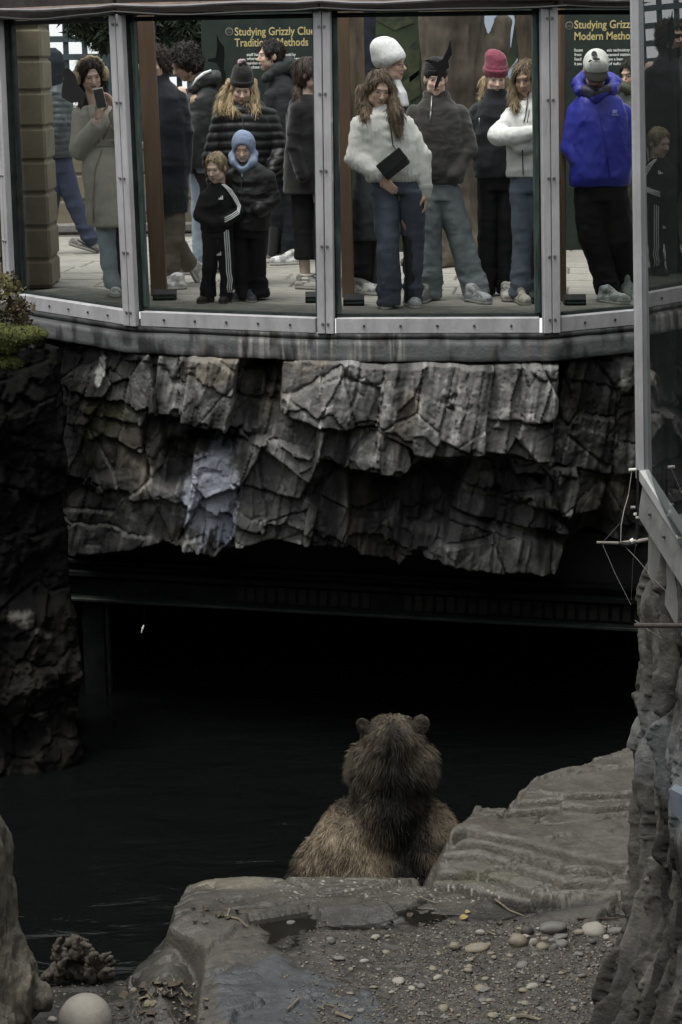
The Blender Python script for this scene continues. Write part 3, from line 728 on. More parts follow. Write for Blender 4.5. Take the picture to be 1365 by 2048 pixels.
# ================================================================== ROCKS AND WATER
ZW = -3.2
M_rock = mat('rock_skin', (1, 1, 1), 0.78, 0.34, 22, 0.55, 55, attr=True, detail=10, spec=0.35, bdist=0.012)
M_shaderock = mat('black_wet_rock', (1, 1, 1), 0.9, 0.3, 18, 0.8, 60, attr=True, detail=9, spec=0.08)
M_wetrock = mat('damp_rock_skin', (1, 1, 1), 0.62, 0.3, 18, 0.8, 60, attr=True, detail=9, spec=0.4, wet=4.0)
def grid_faces(nu, nv):
    j, i = np.meshgrid(np.arange(nv - 1), np.arange(nu - 1)); a = (i * nv + j).ravel()
    return np.stack([a, a + 1, a + nv + 1, a + nv], 1)
BLOCKS = [  # outline in photo pixels, how far it stands out (m), tone
    ([(118, 690), (222, 700), (214, 792), (206, 838), (128, 806)], .22, .75), ([(226, 704), (316, 712), (302, 800), (290, 850), (208, 836)], .26, .7),
    ([(322, 714), (388, 716), (380, 790), (376, 832), (302, 816)], .34, .95), ([(388, 716), (472, 720), (462, 800), (455, 848), (372, 836)], .42, 1.1),
    ([(474, 722), (566, 722), (540, 800), (500, 880), (462, 868)], .05, .6), ([(500, 800), (570, 810), (640, 845), (632, 905), (478, 872)], .10, .7),
    ([(570, 722), (652, 722), (644, 800), (640, 832), (566, 808)], .42, .95), ([(652, 722), (716, 724), (702, 800), (698, 838), (640, 830)], .46, 1.15),
    ([(716, 724), (768, 726), (758, 800), (752, 842), (698, 838)], .43, 1.0), ([(770, 726), (846, 728), (836, 830), (826, 880), (756, 846)], .46, 1.05),
    ([(846, 728), (918, 730), (905, 830), (892, 895), (826, 880)], .50, 1.1), ([(922, 730), (982, 732), (968, 820), (962, 888), (888, 894)], .52, 1.2),
    ([(988, 728), (1116, 728), (1114, 770), (1104, 832), (968, 830)], .44, .95), ([(966, 832), (1104, 832), (1098, 880), (1092, 908), (968, 888)], .42, .85),
    ([(1118, 720), (1238, 722), (1226, 820), (1212, 932), (1098, 912)], .24, .35), ([(1242, 722), (1330, 722), (1330, 930), (1222, 936)], .30, .55),
    ([(138, 806), (210, 838), (206, 868), (180, 880), (134, 850)], .24, .7), ([(210, 838), (290, 850), (284, 900), (206, 870)], .26, .55),
    ([(134, 852), (190, 880), (182, 940), (176, 980), (106, 950)], .14, .45), ([(190, 880), (252, 892), (240, 1000), (178, 985)], .16, .5), ([(252, 898), (330, 905), (325, 1010), (242, 1000)], .12, .4),
    ([(398, 896), (446, 912), (440, 1000), (426, 1106), (372, 1088), (384, 980)], .30, 1.0), ([(446, 912), (478, 926), (474, 1064), (428, 1108), (440, 1000)], .28, 1.0),
    ([(476, 882), (540, 872), (642, 910), (632, 930), (600, 990), (468, 958)], .36, .85), ([(468, 962), (560, 985), (552, 1070), (476, 1084)], .34, .9), ([(560, 985), (602, 994), (634, 1010), (618, 1088), (552, 1074)], .32, .85),
    ([(606, 994), (640, 925), (690, 940), (700, 1010), (690, 1096), (620, 1090)], .24, .6), ([(642, 838), (700, 846), (698, 920), (636, 908)], .40, .9), ([(700, 846), (756, 850), (758, 928), (698, 922)], .44, 1.1), ([(760, 852), (812, 884), (820, 910), (800, 940), (758, 930)], .42, 1.05),
    ([(704, 950), (778, 945), (776, 1032), (706, 1026)], .02, .35), ([(782, 950), (850, 960), (838, 1044), (780, 1034)], .06, .4),
    ([(716, 1042), (834, 1046), (832, 1110), (800, 1134), (724, 1112)], .16, .4), ([(840, 1060), (900, 1000), (890, 1118), (832, 1110)], .10, .35),
    ([(930, 930), (1040, 945), (1090, 975), (1086, 1012), (924, 980)], .22, .5), ([(920, 984), (1010, 1000), (1004, 1040), (906, 1014)], .24, .6), ([(1012, 1000), (1090, 1016), (1130, 1060), (1004, 1040)], .22, .45),
    ([(902, 1018), (986, 1060), (976, 1128), (886, 1120), (890, 1080)], .32, .7), ([(990, 1052), (1060, 1078), (1050, 1142), (980, 1130)], .30, .65), ([(1062, 1078), (1120, 1090), (1104, 1138), (1052, 1142)], .28, .6),
    ([(1020, 905), (1100, 912), (1098, 940), (1030, 938)], .34, .75), ([(1088, 930), (1146, 925), (1150, 970), (1130, 1024), (1094, 1010)], .36, .85), ([(1150, 930), (1205, 940), (1195, 1010), (1140, 1020)], .25, .4),
    ([(250, 1010), (330, 1015), (370, 1080), (300, 1090), (240, 1070)], .06, .3), ([(340, 905), (396, 900), (378, 1010), (330, 1010)], .03, .3), ([(150, 985), (235, 1005), (230, 1070), (160, 1080)], .08, .35),
]
BOT = [(100, 1120), (200, 1105), (330, 1086), (372, 1094), (428, 1110), (476, 1090), (560, 1080), (640, 1094), (700, 1096), (722, 1112), (800, 1134), (832, 1112), (885, 1120), (960, 1132), (1050, 1143), (1106, 1138), (1130, 1095), (1180, 1070), (1290, 1085), (1500, 1085)]
def cliff():
    xs = np.arange(-3.35, 2.35, 0.0092); zs = np.arange(-0.262, -2.42, -0.0095)
    X, Z = np.meshgrid(xs, zs, indexing='ij'); x = X.ravel(); z = Z.ravel()
    back = 0.28 + 0.16 * (-z)                                  # the face falls back under the ledge
    Y = wallY(x) - 0.05 + back
    # blocks are laid out on a face 0.30 m in front of this one
    q = topx(np.stack([x, Y - 0.30, z], 1)); px, py = q[:, 0], q[:, 1]
    wob = np.stack([px * 0.02, py * 0.02, px * 0], 1)
    px2 = px + 6 * fbm(wob, 3, 1); py2 = py + 6 * fbm(wob + 30, 3, 2)
    rel0 = 0.28 + 0.10 * fbm(np.stack([px * .012, py * .012, px * 0], 1), 3, 4); hol = np.zeros(x.shape)
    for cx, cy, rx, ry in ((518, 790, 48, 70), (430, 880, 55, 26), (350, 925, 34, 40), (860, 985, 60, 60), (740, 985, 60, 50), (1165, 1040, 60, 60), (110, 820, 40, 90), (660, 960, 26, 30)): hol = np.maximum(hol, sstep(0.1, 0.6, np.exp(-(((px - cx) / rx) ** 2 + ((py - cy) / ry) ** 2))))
    rel0 = rel0 - 0.20 * hol; rel = rel0.copy(); tone = 0.75 - 0.45 * hol; soft = np.zeros(x.shape); idd = np.zeros(x.shape)  # hollows are cut in and also painted darker, standing in for their shade
    for i, (poly, h, t) in enumerate(BLOCKS):
        P = np.array(poly, float); y0, y1 = P[:, 1].min(), P[:, 1].max()
        d = -poly_sd(px2, py2, P)
        e = np.clip((d + 7) / (8.0 + 3 * math.sin(i * 1.7)), 0, 1); e = 1 - (1 - e) ** 2.0
        ty = np.clip((py - y0) / (y1 - y0), 0, 1)
        rr = rel0 - 0.05 + (h + 0.10 - rel0 + 0.05 + 0.075 * (ty - 0.5) + 0.04 * math.sin(i * 2.3) * (px - P[:, 0].mean()) / 60) * e
        b = (rr > rel) & (d > -7); rel = np.where(b, rr, rel); tone = np.where(b, t, tone); idd = np.where(b, i + 1, idd)
    lean = px + 0.21 * py
    s1 = fbm(np.stack([lean / 24, py / 260, idd * 3.7], 1), 4, 7, ridged=True); s2 = fbm(np.stack([lean / 8, py / 110, idd * 1.7], 1), 4, 8)
    n3 = fbm(np.stack([px / 22, py / 22, idd], 1), 5, 9); n4 = fbm(np.stack([px / 6, py / 6, idd], 1), 3, 10)
    ck = np.abs(fbm(np.stack([lean / 34, py / 110, idd * 2.1], 1), 3, 12)); ck2 = np.abs(fbm(np.stack([px / 70, (py - 0.2 * px) / 26, idd * 5.1], 1), 3, 13))
    groove = (1 - sstep(0, 0.07, ck)) * 0.045 + (1 - sstep(0, 0.05, ck2)) * 0.03
    facet_n = fbm(np.stack([px / 30, py / 30, idd * 9], 1), 2, 15); facet_q = np.round(facet_n * 5) / 5
    bc = (py - .22 * px + 20 * n3 + 14 * facet_n + 26 * fbm(np.stack([px / 260, py / 200, px * 0 + 4], 1), 2, 18)) / 84; bi = np.floor(bc).astype(int) + 40; bf = bc - np.floor(bc); bed = np.random.default_rng(4).uniform(-1, 1, 100)[bi]
    rel = rel + .040 * bed + .030 * (bf - .5) - .035 * np.exp(-(np.minimum(bf, 1 - bf) / .03) ** 2) * sstep(-.1, .3, fbm(np.stack([px / 120, py / 60, px * 0 + 8], 1), 2, 17))
    H1, E1 = voro((lean + 4 * n3) / 56, (py - .22 * px + 4 * n3) / 88, 105, 5, .30); H2, E2 = voro((lean + 2 * n3) / 19, (py - .22 * px + 3 * n3) / 60, 520, 6, .40); H3, E3 = voro((px + 5 * n3) / 16, py / 13, 2600, 16, .6)
    rel = rel + 0.080 * H1 + 0.020 * H2 + 0.004 * H3 * sstep(0, .3, facet_n) + 0.020 * s1 + 0.010 * s2 + 0.006 * n3 + 0.003 * n4 - 0.1 * groove - 0.030 * (1 - sstep(0, .045, E1)) - 0.012 * (1 - sstep(0, .06, E2)) * (vnoise(np.stack([px / 60, py / 60, px * 0], 1), 19) > -.1)
    zb_px = np.interp(px, [b[0] for b in BOT], [b[1] for b in BOT])
    over = np.clip((py - zb_px - 7 * n3) / 280.0, 0, 1)        # below the lower rim the skin turns in and back
    depth = (wallY(x) - 0.05 + back) - rel
    V = np.stack([x, depth, z], 1)
    low = over > 0
    V[low, 1] += 2.4 * over[low] ** 0.8 * 1.2; V[low, 2] += over[low] * 0.72 * 1.25 
    # tones: grey rock, lime, moss, wet streaks
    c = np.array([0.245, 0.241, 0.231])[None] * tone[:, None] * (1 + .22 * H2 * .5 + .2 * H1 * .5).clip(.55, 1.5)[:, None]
    tone_noise = sstep(0.0, 0.5, n3 * 0.6 + s2 * 0.5); c = c * (0.58 + 0.75 * tone_noise[:, None])  # tone varies with the surface noise
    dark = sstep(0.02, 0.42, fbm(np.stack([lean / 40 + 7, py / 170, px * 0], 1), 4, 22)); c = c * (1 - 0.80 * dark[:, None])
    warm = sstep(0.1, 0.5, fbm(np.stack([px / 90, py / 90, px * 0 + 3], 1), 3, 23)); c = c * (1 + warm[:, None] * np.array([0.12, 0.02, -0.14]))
    moss = np.exp(-(((px - 225) / 60) ** 2 + ((py - 832) / 42) ** 2)) + 0.6 * np.exp(-(((px - 175) / 40) ** 2 + ((py - 905) / 60) ** 2)); moss = sstep(0.3, 0.8, moss + 0.5 * n3 + 0.2 * n4)
    c = c * (1 - 0.7 * moss[:, None]) + np.array([0.07, 0.066, 0.022]) * 0.7 * moss[:, None]
    for (cx, cy, rx, ry, col, k) in ((425, 980, 52, 88, (0.44, 0.46, 0.53), 1.45), (455, 1050, 26, 50, (0.32, 0.35, 0.42), .9), (203, 738, 9, 34, (0.72, 0.72, 0.68), 1.3), (1060, 780, 40, 26, (0.24, 0.25, 0.27), .5), (1115, 880, 25, 30, (0.2, 0.19, 0.16), .5)):
        m = sstep(0.35, 0.75, np.exp(-(((px + 0.16 * (py - cy) - cx) / rx) ** 2 + ((py - cy) / ry) ** 2)) * k + 0.35 * s2 + 0.3 * n4)
        m = m * (((px - cx) / (rx * 1.7)) ** 2 + ((py - cy) / (ry * 1.7)) ** 2 < 1)
        c = c * (1 - m[:, None]) + np.array(col) * m[:, None]
    c = c * (.22 + .78 * sstep(110, 250, px + 30 * n3))[:, None]      # wet end by the left wall, its fall into shadow painted in
    c = np.clip(c, 0.006, 1)
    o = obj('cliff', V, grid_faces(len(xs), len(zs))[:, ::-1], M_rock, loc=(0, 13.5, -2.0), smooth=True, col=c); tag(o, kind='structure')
cliff()
# solid backing so that the cliff is no shell
m = MB()
for i in range(6):
    a, b, e, n, L = facet(i); m.box((a + b) / 2 - n * 0.75 + ZUP * -0.95, (L * 1.12, 0.7, 1.3), np.stack([e, -n, ZUP], 1))
o = m.build('cliff_core', mat('dark_core', (0.02, 0.02, 0.02), 0.9)); tag(o, kind='structure')

def rock_sheet(name, P00, P10, P01, P11, nu, nv, fn, material, kind='structure', loc=None, flip=False):
    """sheet between four corners, displaced along its normal by fn(px,py,u,v,pts) -> (rel, colour)"""
    u, v = np.meshgrid(np.linspace(0, 1, nu), np.linspace(0, 1, nv), indexing='ij'); u = u.ravel()[:, None]; v = v.ravel()[:, None]
    P = (1 - u) * (1 - v) * P00 + u * (1 - v) * P10 + (1 - u) * v * P01 + u * v * P11
    n = np.cross(P10 - P00, P01 - P00); n /= np.linalg.norm(n)
    if flip: n = -n
    q = topx(P); rel, c = fn(q[:, 0], q[:, 1], u[:, 0], v[:, 0], P)
    V = P + n * rel[:, None] if rel.ndim == 1 else P + rel
    f = grid_faces(nu, nv)
    o = obj(name, V, f if not flip else f[:, ::-1], material, loc=P.mean(0), smooth=True, col=np.clip(c, 0.004, 1)); tag(o, kind=kind); return o

# left rock wall down to the water
def left_fn(px, py, u, v, P):
    lean = px + 0.2 * py
    n = fbm(np.stack([P[:, 0] * 3, P[:, 2] * 3, P[:, 1] * 0], 1), 5, 51); s = fbm(np.stack([lean / 30, py / 140, px * 0], 1), 4, 52, ridged=True); fq = np.round(fbm(np.stack([px / 60, py / 70, px * 0], 1), 2, 53) * 4) / 4
    f4 = fbm(np.stack([px / 12, py / 16, px * 0], 1), 4, 56)
    H1, E1 = voro((lean + 20 * n) / 60, py / 90, 110, 57, .5); H2, E2 = voro(lean / 22, py / 38, 900, 58, .5)
    rel = 0.14 * n + 0.04 * s + 0.07 * H1 + 0.025 * H2 + 0.015 * f4 - .03 * (1 - sstep(0, .08, E1))
    rel = rel + 0.16 * sstep(1180, 1230, py) - 0.10 * np.exp(-((py - 1440) / 40) ** 2)
    turn = sstep(0.90, 1.0, u); rel = rel - 0.9 * turn ** 2
    c = np.array([0.0055, 0.0053, 0.005])[None] * (1 + 0.8 * n + 0.5 * f4)[:, None]  # dark wet rock with the shade of the recess painted in
    c = c + np.array([0.014, 0.0126, 0.010]) * (sstep(1180, 1260, py) * sstep(-0.1, 0.4, n + s * 0.6))[:, None]
    for cx, cy, r in ((70, 1425, 22), (30, 1230, 40), (60, 1260, 30)):
        c = c + np.array([0.09, 0.085, 0.075]) * (sstep(0.4, 0.8, np.exp(-(((px - cx) / r) ** 2 + ((py - cy) / (r * .6)) ** 2)) + 0.5 * f4 - 0.1))[:, None]
    return rel, c
A0 = atz(-330, 690, -0.30); 
yl = 13.2
def P_at(px, z, y): p = aty(px, 1000, y); return np.array([p[0], y, z])
rock_sheet('rock_wall', P_at(-420, -0.25, 12.9), P_at(172, -0.25, 13.75), P_at(-420, -3.45, 12.6), P_at(172, -3.45, 13.45), 150, 330, left_fn, M_shaderock, flip=True)

# lintel, jamb and dark chamber under the rock
lt = empty('viewing_chamber', atz(700, 1220, -2.2), 'dark green steel lintel and jamb framing the black opening above the water', 'viewing window')
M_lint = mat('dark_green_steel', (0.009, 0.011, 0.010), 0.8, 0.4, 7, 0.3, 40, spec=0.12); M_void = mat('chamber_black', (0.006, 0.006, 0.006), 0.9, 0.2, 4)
La, Lb = atz(150, 1192, -2.40), atz(1330, 1256, -2.40)
le = (Lb - La) / np.linalg.norm(Lb - La); ln = np.array([le[1], -le[0], 0])
def lint(z0, z1, off, th, name, material, t0=-0.05, t1=1.1):
    a = La + (Lb - La) * t0; b = La + (Lb - La) * t1; c = (a + b) / 2 + ln * off; c[2] = (z0 + z1) / 2
    MB().box(c, (np.linalg.norm(b - a), th, z1 - z0), np.stack([le, -ln, ZUP], 1), 0.004).build(name, material, lt)
lint(-2.40, -2.375, 0.09, 0.10, 'lower_flange', mat('flange_steel', (0.022, 0.027, 0.023), 0.55, 0.5, 9))
lint(-2.38, -2.20, 0.0, 0.08, 'brick_band', M_lint)
lint(-2.20, -2.16, 0.07, 0.12, 'middle_flange', M_lint)
lint(-2.16, -1.70, -0.02, 0.08, 'upper_panel', mat('upper_panel_steel', (0.012, 0.012, 0.012), 0.7, 0.5, 3, stretch=(0.6, 1, 1)))
lint(-2.10, -2.07, 0.06, 0.10, 'upper_flange', M_lint)
bk = MB().box((0, 0, 0), (0.055, 0.03, 0.12)); bme = raw_mesh('brick', np.concatenate(bk.v), bk.f, mat('soldier_brick', (0.015, 0.016, 0.013), 0.85, 0.5, 9))
rotz = math.atan2(le[1], le[0])
for k in range(44):
    t = 0.30 + k * 0.0178
    if 0.53 < t < 0.575: continue
    o = bpy.data.objects.new('brick', bme); COL.objects.link(o); o.parent = lt; p = La + (Lb - La) * t + ln * 0.05; p[2] = -2.29 + rng.normal(0, 0.002)
    o.location = tuple(p - ORG[lt.name]); o.rotation_euler = (0, 0, rotz)
p = atz(766, 1242, -2.56); MB().box((p[0], p[1] - 0.04, -2.38), (0.07, 0.08, 0.34), None, 0.004).build('hanger', M_lint, lt)
p = P_at(178, -2.7, La[1]); MB().box((p[0], p[1], -2.9), (0.17, 0.12, 1.1), None, 0.005).build('jamb', M_lint, lt)
p = P_at(206, -2.7, La[1] + 0.05); MB().box((p[0], p[1], -2.9), (0.03, 0.12, 1.1), None, 0.005).build('jamb_strip', mat('flange_steel'), lt)
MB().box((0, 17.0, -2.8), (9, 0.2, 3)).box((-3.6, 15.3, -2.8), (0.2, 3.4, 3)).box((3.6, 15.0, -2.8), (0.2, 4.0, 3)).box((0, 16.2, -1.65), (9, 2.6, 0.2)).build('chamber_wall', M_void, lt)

# water
M_water = bpy.data.materials.new('pool_water'); M_water.use_nodes = True
N, L = M_water.node_tree.nodes, M_water.node_tree.links; b = N['Principled BSDF']
b.inputs['Base Color'].default_value = (0.0035, 0.0045, 0.004, 1); b.inputs['Roughness'].default_value = 0.04; b.inputs['IOR'].default_value = 1.33
tc = N.new('ShaderNodeTexCoord'); mp = N.new('ShaderNodeMapping'); mp.inputs['Scale'].default_value = (0.45, 1.0, 1); n1 = N.new('ShaderNodeTexNoise'); n1.inputs['Scale'].default_value = 3.2; n1.inputs['Detail'].default_value = 5; n1.inputs['Distortion'].default_value = 0.6
bp = N.new('ShaderNodeBump'); bp.inputs['Strength'].default_value = 0.75; bp.inputs['Distance'].default_value = 0.075
L.new(tc.outputs['Object'], mp.inputs['Vector']); L.new(mp.outputs[0], n1.inputs['Vector']); L.new(n1.outputs['Fac'], bp.inputs['Height']); L.new(bp.outputs[0], b.inputs['Normal'])
o = obj('water', [(-14, -3, ZW), (14, -3, ZW), (14, 17, ZW), (-14, 17, ZW)], [(0, 1, 2, 3)], M_water, loc=(0, 10, ZW)); tag(o, kind='structure')
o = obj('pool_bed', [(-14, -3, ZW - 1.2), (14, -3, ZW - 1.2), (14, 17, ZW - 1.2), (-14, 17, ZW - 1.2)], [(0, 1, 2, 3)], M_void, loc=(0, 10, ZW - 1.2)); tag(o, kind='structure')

# ---- ground: the ledge the bear leans on, gravel, layered slab
def xy(poly, z): return [tuple(atz(x, y, z)[:2]) for x, y in poly]
FAR = [(905, 1662), (950, 1610), (1020, 1611), (1048, 1580), (1075, 1557), (1110, 1543), (1160, 1529), (1220, 1510), (1270, 1497), (1420, 1470)]
LAYERS = [  # height, outline in pixels at that height, edge softness (m), slope width
    (-2.86, [(395, 1753), (430, 1746), (500, 1741), (530, 1744), (600, 1745), (860, 1752), (900, 1742), (1000, 1745), (1420, 1740), (1420, 2300), (398, 2300), (404, 1990), (412, 1905), (395, 1880), (338, 1850), (345, 1805)], .05, .10),
    (-2.98, [(330, 1828), (275, 1885), (248, 1940), (262, 2010), (380, 2020), (420, 1900), (390, 1850)], .10, .30),
    (-3.13, [(-200, 1960), (60, 1965), (150, 1962), (240, 1955), (400, 1990), (410, 2300), (-200, 2300)], .10, .25),
    (-2.825, [(868, 1752), (940, 1772), (1040, 1797), (1150, 1806), (1420, 1815)], .03, .05), (-2.79, [(878, 1731), (950, 1743), (1000, 1753), (1100, 1790), (1200, 1791), (1420, 1800)], .03, .05),
    (-2.755, [(890, 1706), (960, 1708), (1040, 1731), (1130, 1765), (1210, 1766), (1420, 1790)], .03, .05), (-2.72, [(897, 1686), (960, 1680), (1040, 1705), (1130, 1735), (1225, 1742), (1420, 1770)], .03, .05),
    (-2.685, [(905, 1669), (940, 1655), (1000, 1668), (1080, 1691), (1180, 1712), (1230, 1726), (1420, 1750)], .03, .06),
    (-2.655, [(1015, 1613), (1100, 1607), (1190, 1613), (1265, 1606), (1420, 1600)], .02, .04), (-2.63, [(1040, 1592), (1150, 1585), (1270, 1580), (1420, 1572)], .02, .04)]
def ground_h(x, y, detail=True):
    p3 = np.stack([x, y, x * 0], 1)
    w = 0.06 * fbm(p3 * 2.6, 5, 61); w2 = 0.06 * fbm(p3 * 2.6 + 40, 5, 62)
    h = np.full(x.shape, -4.2)
    for i, (z, poly, soft, slope) in enumerate(LAYERS):
        P = list(poly)
        if i >= 3:
            f = [q for q in FAR if q[0] >= 900]
            if i >= 8: f = [q for q in FAR if q[0] >= (1015 if i == 8 else 1045)]
            P = P + f[::-1]
        d = poly_sd(x + w * (0.75 if i > 2 else 1), y + w2 * (0.75 if i > 2 else 1), xy(P, z))
        hh = z - (0.03 if i < 3 else .010) * (1 - sstep(0, soft * (2 if i < 3 else .7), -d)) - np.where(d > 0, (d / slope) ** 0.8 * 0.30, 0)
        if i >= 3: hh = np.where(d > 0, z - (np.maximum(d, 0) / .018) ** .8 * .055, hh); h = h - 0.085 * np.exp(-((d - .018) / .016) ** 2) * (d > -.012) * (0.4 + 0.6 * sstep(-.3, .3, np.sin(x * 9 + i * 2.1) + w * 8))
        if i == 1: hh = hh - 0.10 * (1 - sstep(0, .25, -d))
        h = np.maximum(h, hh)
    return h
GX = np.concatenate([np.arange(-2.3, 0.45, 0.013), np.arange(0.45, 1.75, 0.009), np.arange(1.75, 2.4, .03)]); GY = np.concatenate([np.arange(7.6, 8.6, 0.05), np.arange(8.6, 10.0, 0.0125), np.arange(10.0, 11.6, 0.0075), np.arange(11.6, 12.6, .015)])
def ground():
    X, Y = np.meshgrid(GX, GY, indexing='ij'); x, y = X.ravel(), Y.ravel(); h = ground_h(x, y)
    p3 = np.stack([x, y, x * 0], 1); q = topx(np.stack([x, y, h], 1)); px, py = q[:, 0], q[:, 1]
    n = fbm(p3 * 3, 5, 71); f = fbm(p3 * 16, 4, 72); fine = fbm(p3 * 45, 3, 73)
    slab = sstep(-2.85, -2.82, h) * sstep(850, 900, px) * (py < 1830); bed = sstep(1822, 1850, py) * sstep(520, 640, px + 60 * n) * (1 - slab)
    low = 1 - sstep(-3.1, -2.95, h)
    h = h + 0.012 * n + 0.006 * f + 0.003 * fine * (1 + 2 * bed) - 0.016 * bed
    # cracks and thin bedding on the slabs, hollows that hold water
    ck = np.abs(fbm(np.stack([x * 1.1 + y * .4, y * 5 - x * 1.2, x * 0], 1), 4, 74)); h = h - (1 - sstep(0, 0.05, ck)) * 0.034 * (1 - bed)
    Hg, Eg = voro(x * 3 + .3 * n, y * 5 - x, 160, 76, .5); h = h + (.028 * Hg - .036 * (1 - sstep(0, .07, Eg)) * sstep(0, .2, n)) * (1 - bed) * (1 - .5 * slab)
    bed_l = np.round(fbm(np.stack([x * 1.5 + 0.5 * y, y * 4 - 1.3 * x, x * 0], 1), 3, 78) * 4) / 4; h = h + 0.014 * bed_l * (1 - bed)
    pud = np.exp(-(((px - 700) / 150) ** 2 + ((py - 1838) / 16) ** 2)) + np.exp(-(((px - 570) / 40) ** 2 + ((py - 1875) / 26) ** 2)) + 0.8 * np.exp(-(((px - 980) / 120) ** 2 + ((py - 1826) / 10) ** 2)) + 0.8 * np.exp(-(((px - 1090) / 130) ** 2 + ((py - 1812) / 10) ** 2)); h = h - 0.026 * sstep(0.15, 0.9, pud + 0.35 * n + .2 * f) * (h < -2.8) + 0.004 * fine * bed
    blue = sstep(0.3, 0.7, np.exp(-(((px - 540) / 140) ** 2 + ((py - 1985) / 75) ** 2)) + 0.2 * n) + sstep(0.3, 0.7, np.exp(-(((px - 720) / 60) ** 2 + ((py - 2020) / 45) ** 2)) + 0.2 * n)
    blue = sstep(.25, .75, np.clip(blue, 0, 1) + .5 * f + .3 * n) * np.clip(blue * 3, 0, 1); h = h + blue * (0.02 * np.round(fbm(np.stack([x * 3, y * 7, x * 0], 1), 3, 79) * 5) / 5 + 0.012)
    c = np.array([0.100, 0.092, 0.076])[None] * (1 + 0.35 * n + 0.25 * f)[:, None]
    wetd = sstep(1740, 1790, py) * (1 - slab); c = c * (1 - 0.38 * wetd[:, None])
    c = c * (1 - bed[:, None]) + bed[:, None] * (np.array([0.050, 0.045, 0.038]) * (1 + 0.5 * fine + 0.4 * f)[:, None])
    c = c * (1 - blue[:, None]) + blue[:, None] * (np.array([0.050, 0.0525, 0.056]) * (1 + 0.3 * f)[:, None])
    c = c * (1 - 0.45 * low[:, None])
    spk = (fbm(p3 * 70, 2, 75) > 0.55) & (py < 1800) & (px > 540) & (h < -2.8); c[spk] = c[spk] * 0.4 + np.array([0.3, 0.28, 0.24])
    pale = sstep(0.35, 0.7, np.exp(-(((px - 460) / 110) ** 2 + ((py - 1765) / 18) ** 2)) + 0.3 * f); c = c * (1 - 0.5 * pale[:, None]) + np.array([0.19, 0.165, 0.125]) * 0.5 * pale[:, None]
    moss = sstep(0.35, 0.7, np.exp(-(((px - 960) / 90) ** 2 + ((py - 1752) / 16) ** 2)) + 0.4 * f); c = c * (1 - 0.5 * moss[:, None]) + np.array([0.05, 0.055, 0.022]) * 0.5 * moss[:, None]
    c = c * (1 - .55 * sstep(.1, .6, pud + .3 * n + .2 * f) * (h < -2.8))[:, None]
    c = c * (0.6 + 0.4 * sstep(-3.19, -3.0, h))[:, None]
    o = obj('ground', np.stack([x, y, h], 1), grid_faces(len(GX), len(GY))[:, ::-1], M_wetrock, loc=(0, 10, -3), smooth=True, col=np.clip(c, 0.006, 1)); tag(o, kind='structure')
    return h.reshape(X.shape)
GH = ground()
def gz(x, y):
    i = np.clip(np.searchsorted(GX, x) - 1, 0, len(GX) - 2); j = np.clip(np.searchsorted(GY, y) - 1, 0, len(GY) - 2); return float(GH[i, j])
def on_ground(px, py, z=-2.87):
    for _ in range(6):
        p = atz(px, py, z); z = gz(p[0], p[1])
    return np.array([p[0], p[1], z])
pc_ = xy([(480, 1800), (1240, 1785), (1290, 1860), (1000, 1870), (640, 1935), (470, 1920)], -2.885)
o = obj('puddle', [(a, b, -2.893) for a, b in pc_], [tuple(range(len(pc_)))[::-1]], mat('puddle_water', (0.012, 0.011, 0.009), 0.06, 0.2, 3, spec=0.5)); tag(o, kind='structure')

# right rock pillar under the near pane
RY = 8.35; RDIR = np.array([0.1185, -1.0, 0]); RDIR /= np.linalg.norm(RDIR)
RE = aty(1284, 930, RY); RE0 = np.array([RE[0], RY, 0.0])
RN = np.array([-RDIR[1], RDIR[0], 0]); RN = RN if RN[0] < 0 else -RN       # out of the pit wall, towards the pit
def pil_fn(px, py, u, v, P):
    z = P[:, 2]; s = u * 2.6 - 0.55
    col = fbm(np.stack([s * 7 + 0.3 * fbm(np.stack([z * 2, z * 0, z * 0], 1), 2, 85), z * 0.35, z * 0], 1), 4, 81, ridged=True); n = fbm(np.stack([s * 3, z * 3, s * 0], 1), 5, 82); f = fbm(np.stack([s * 14, z * 8, s * 0], 1), 4, 83); fq = np.round(fbm(np.stack([s * 4, z * 3, s * 0], 1), 2, 84) * 4) / 4
    H1, E1 = voro((s * 8 + .5 * n), z * 1.3, 50, 88, .6); H2, E2 = voro(s * 18 + n, z * 5, 500, 89, .6)
    rel = -0.075 + 0.10 * col + 0.05 * n + 0.012 * f + 0.045 * H1 + 0.018 * H2 - .03 * (1 - sstep(0, .1, E1))
    rel = rel + 0.17 * sstep(-1.9, -2.75, z) + 0.02 * sstep(-0.9, -1.4, z) - 0.05 * sstep(-0.6, -0.3, z)
    back = sstep(0.0, -0.5, s); rel = rel - 0.75 * back ** 1.5
    c = np.array([0.112, 0.105, 0.093])[None] * (1 + 0.45 * n + 0.3 * f + .15 * H2)[:, None]
    dk = sstep(0.0, 0.45, fbm(np.stack([s * 6, z * 0.9, s * 0 + 2], 1), 4, 86)); c = c * (1 - 0.75 * dk[:, None])
    lime = sstep(0.35, 0.6, fbm(np.stack([s * 9, z * 1.4, s * 0 + 7], 1), 4, 87)); c = c * (1 - 0.6 * lime[:, None]) + np.array([0.33, 0.31, 0.28]) * 0.6 * lime[:, None]
    gr = sstep(0.3, 0.7, np.exp(-((z + 1.25) / 0.2) ** 2) + 0.3 * n); c = c * (1 - 0.4 * gr[:, None]) + np.array([0.22, 0.235, 0.245]) * 0.4 * gr[:, None]
    dd = sstep(-2.0, -2.5, z) * sstep(0.1, -0.1, s - 0.25); c = c * (1 - 0.6 * dd[:, None])
    return rel, c
def rp(s, z, off=0.0): p = RE0 + RDIR * s + RN * off; return np.array([p[0], p[1], z])
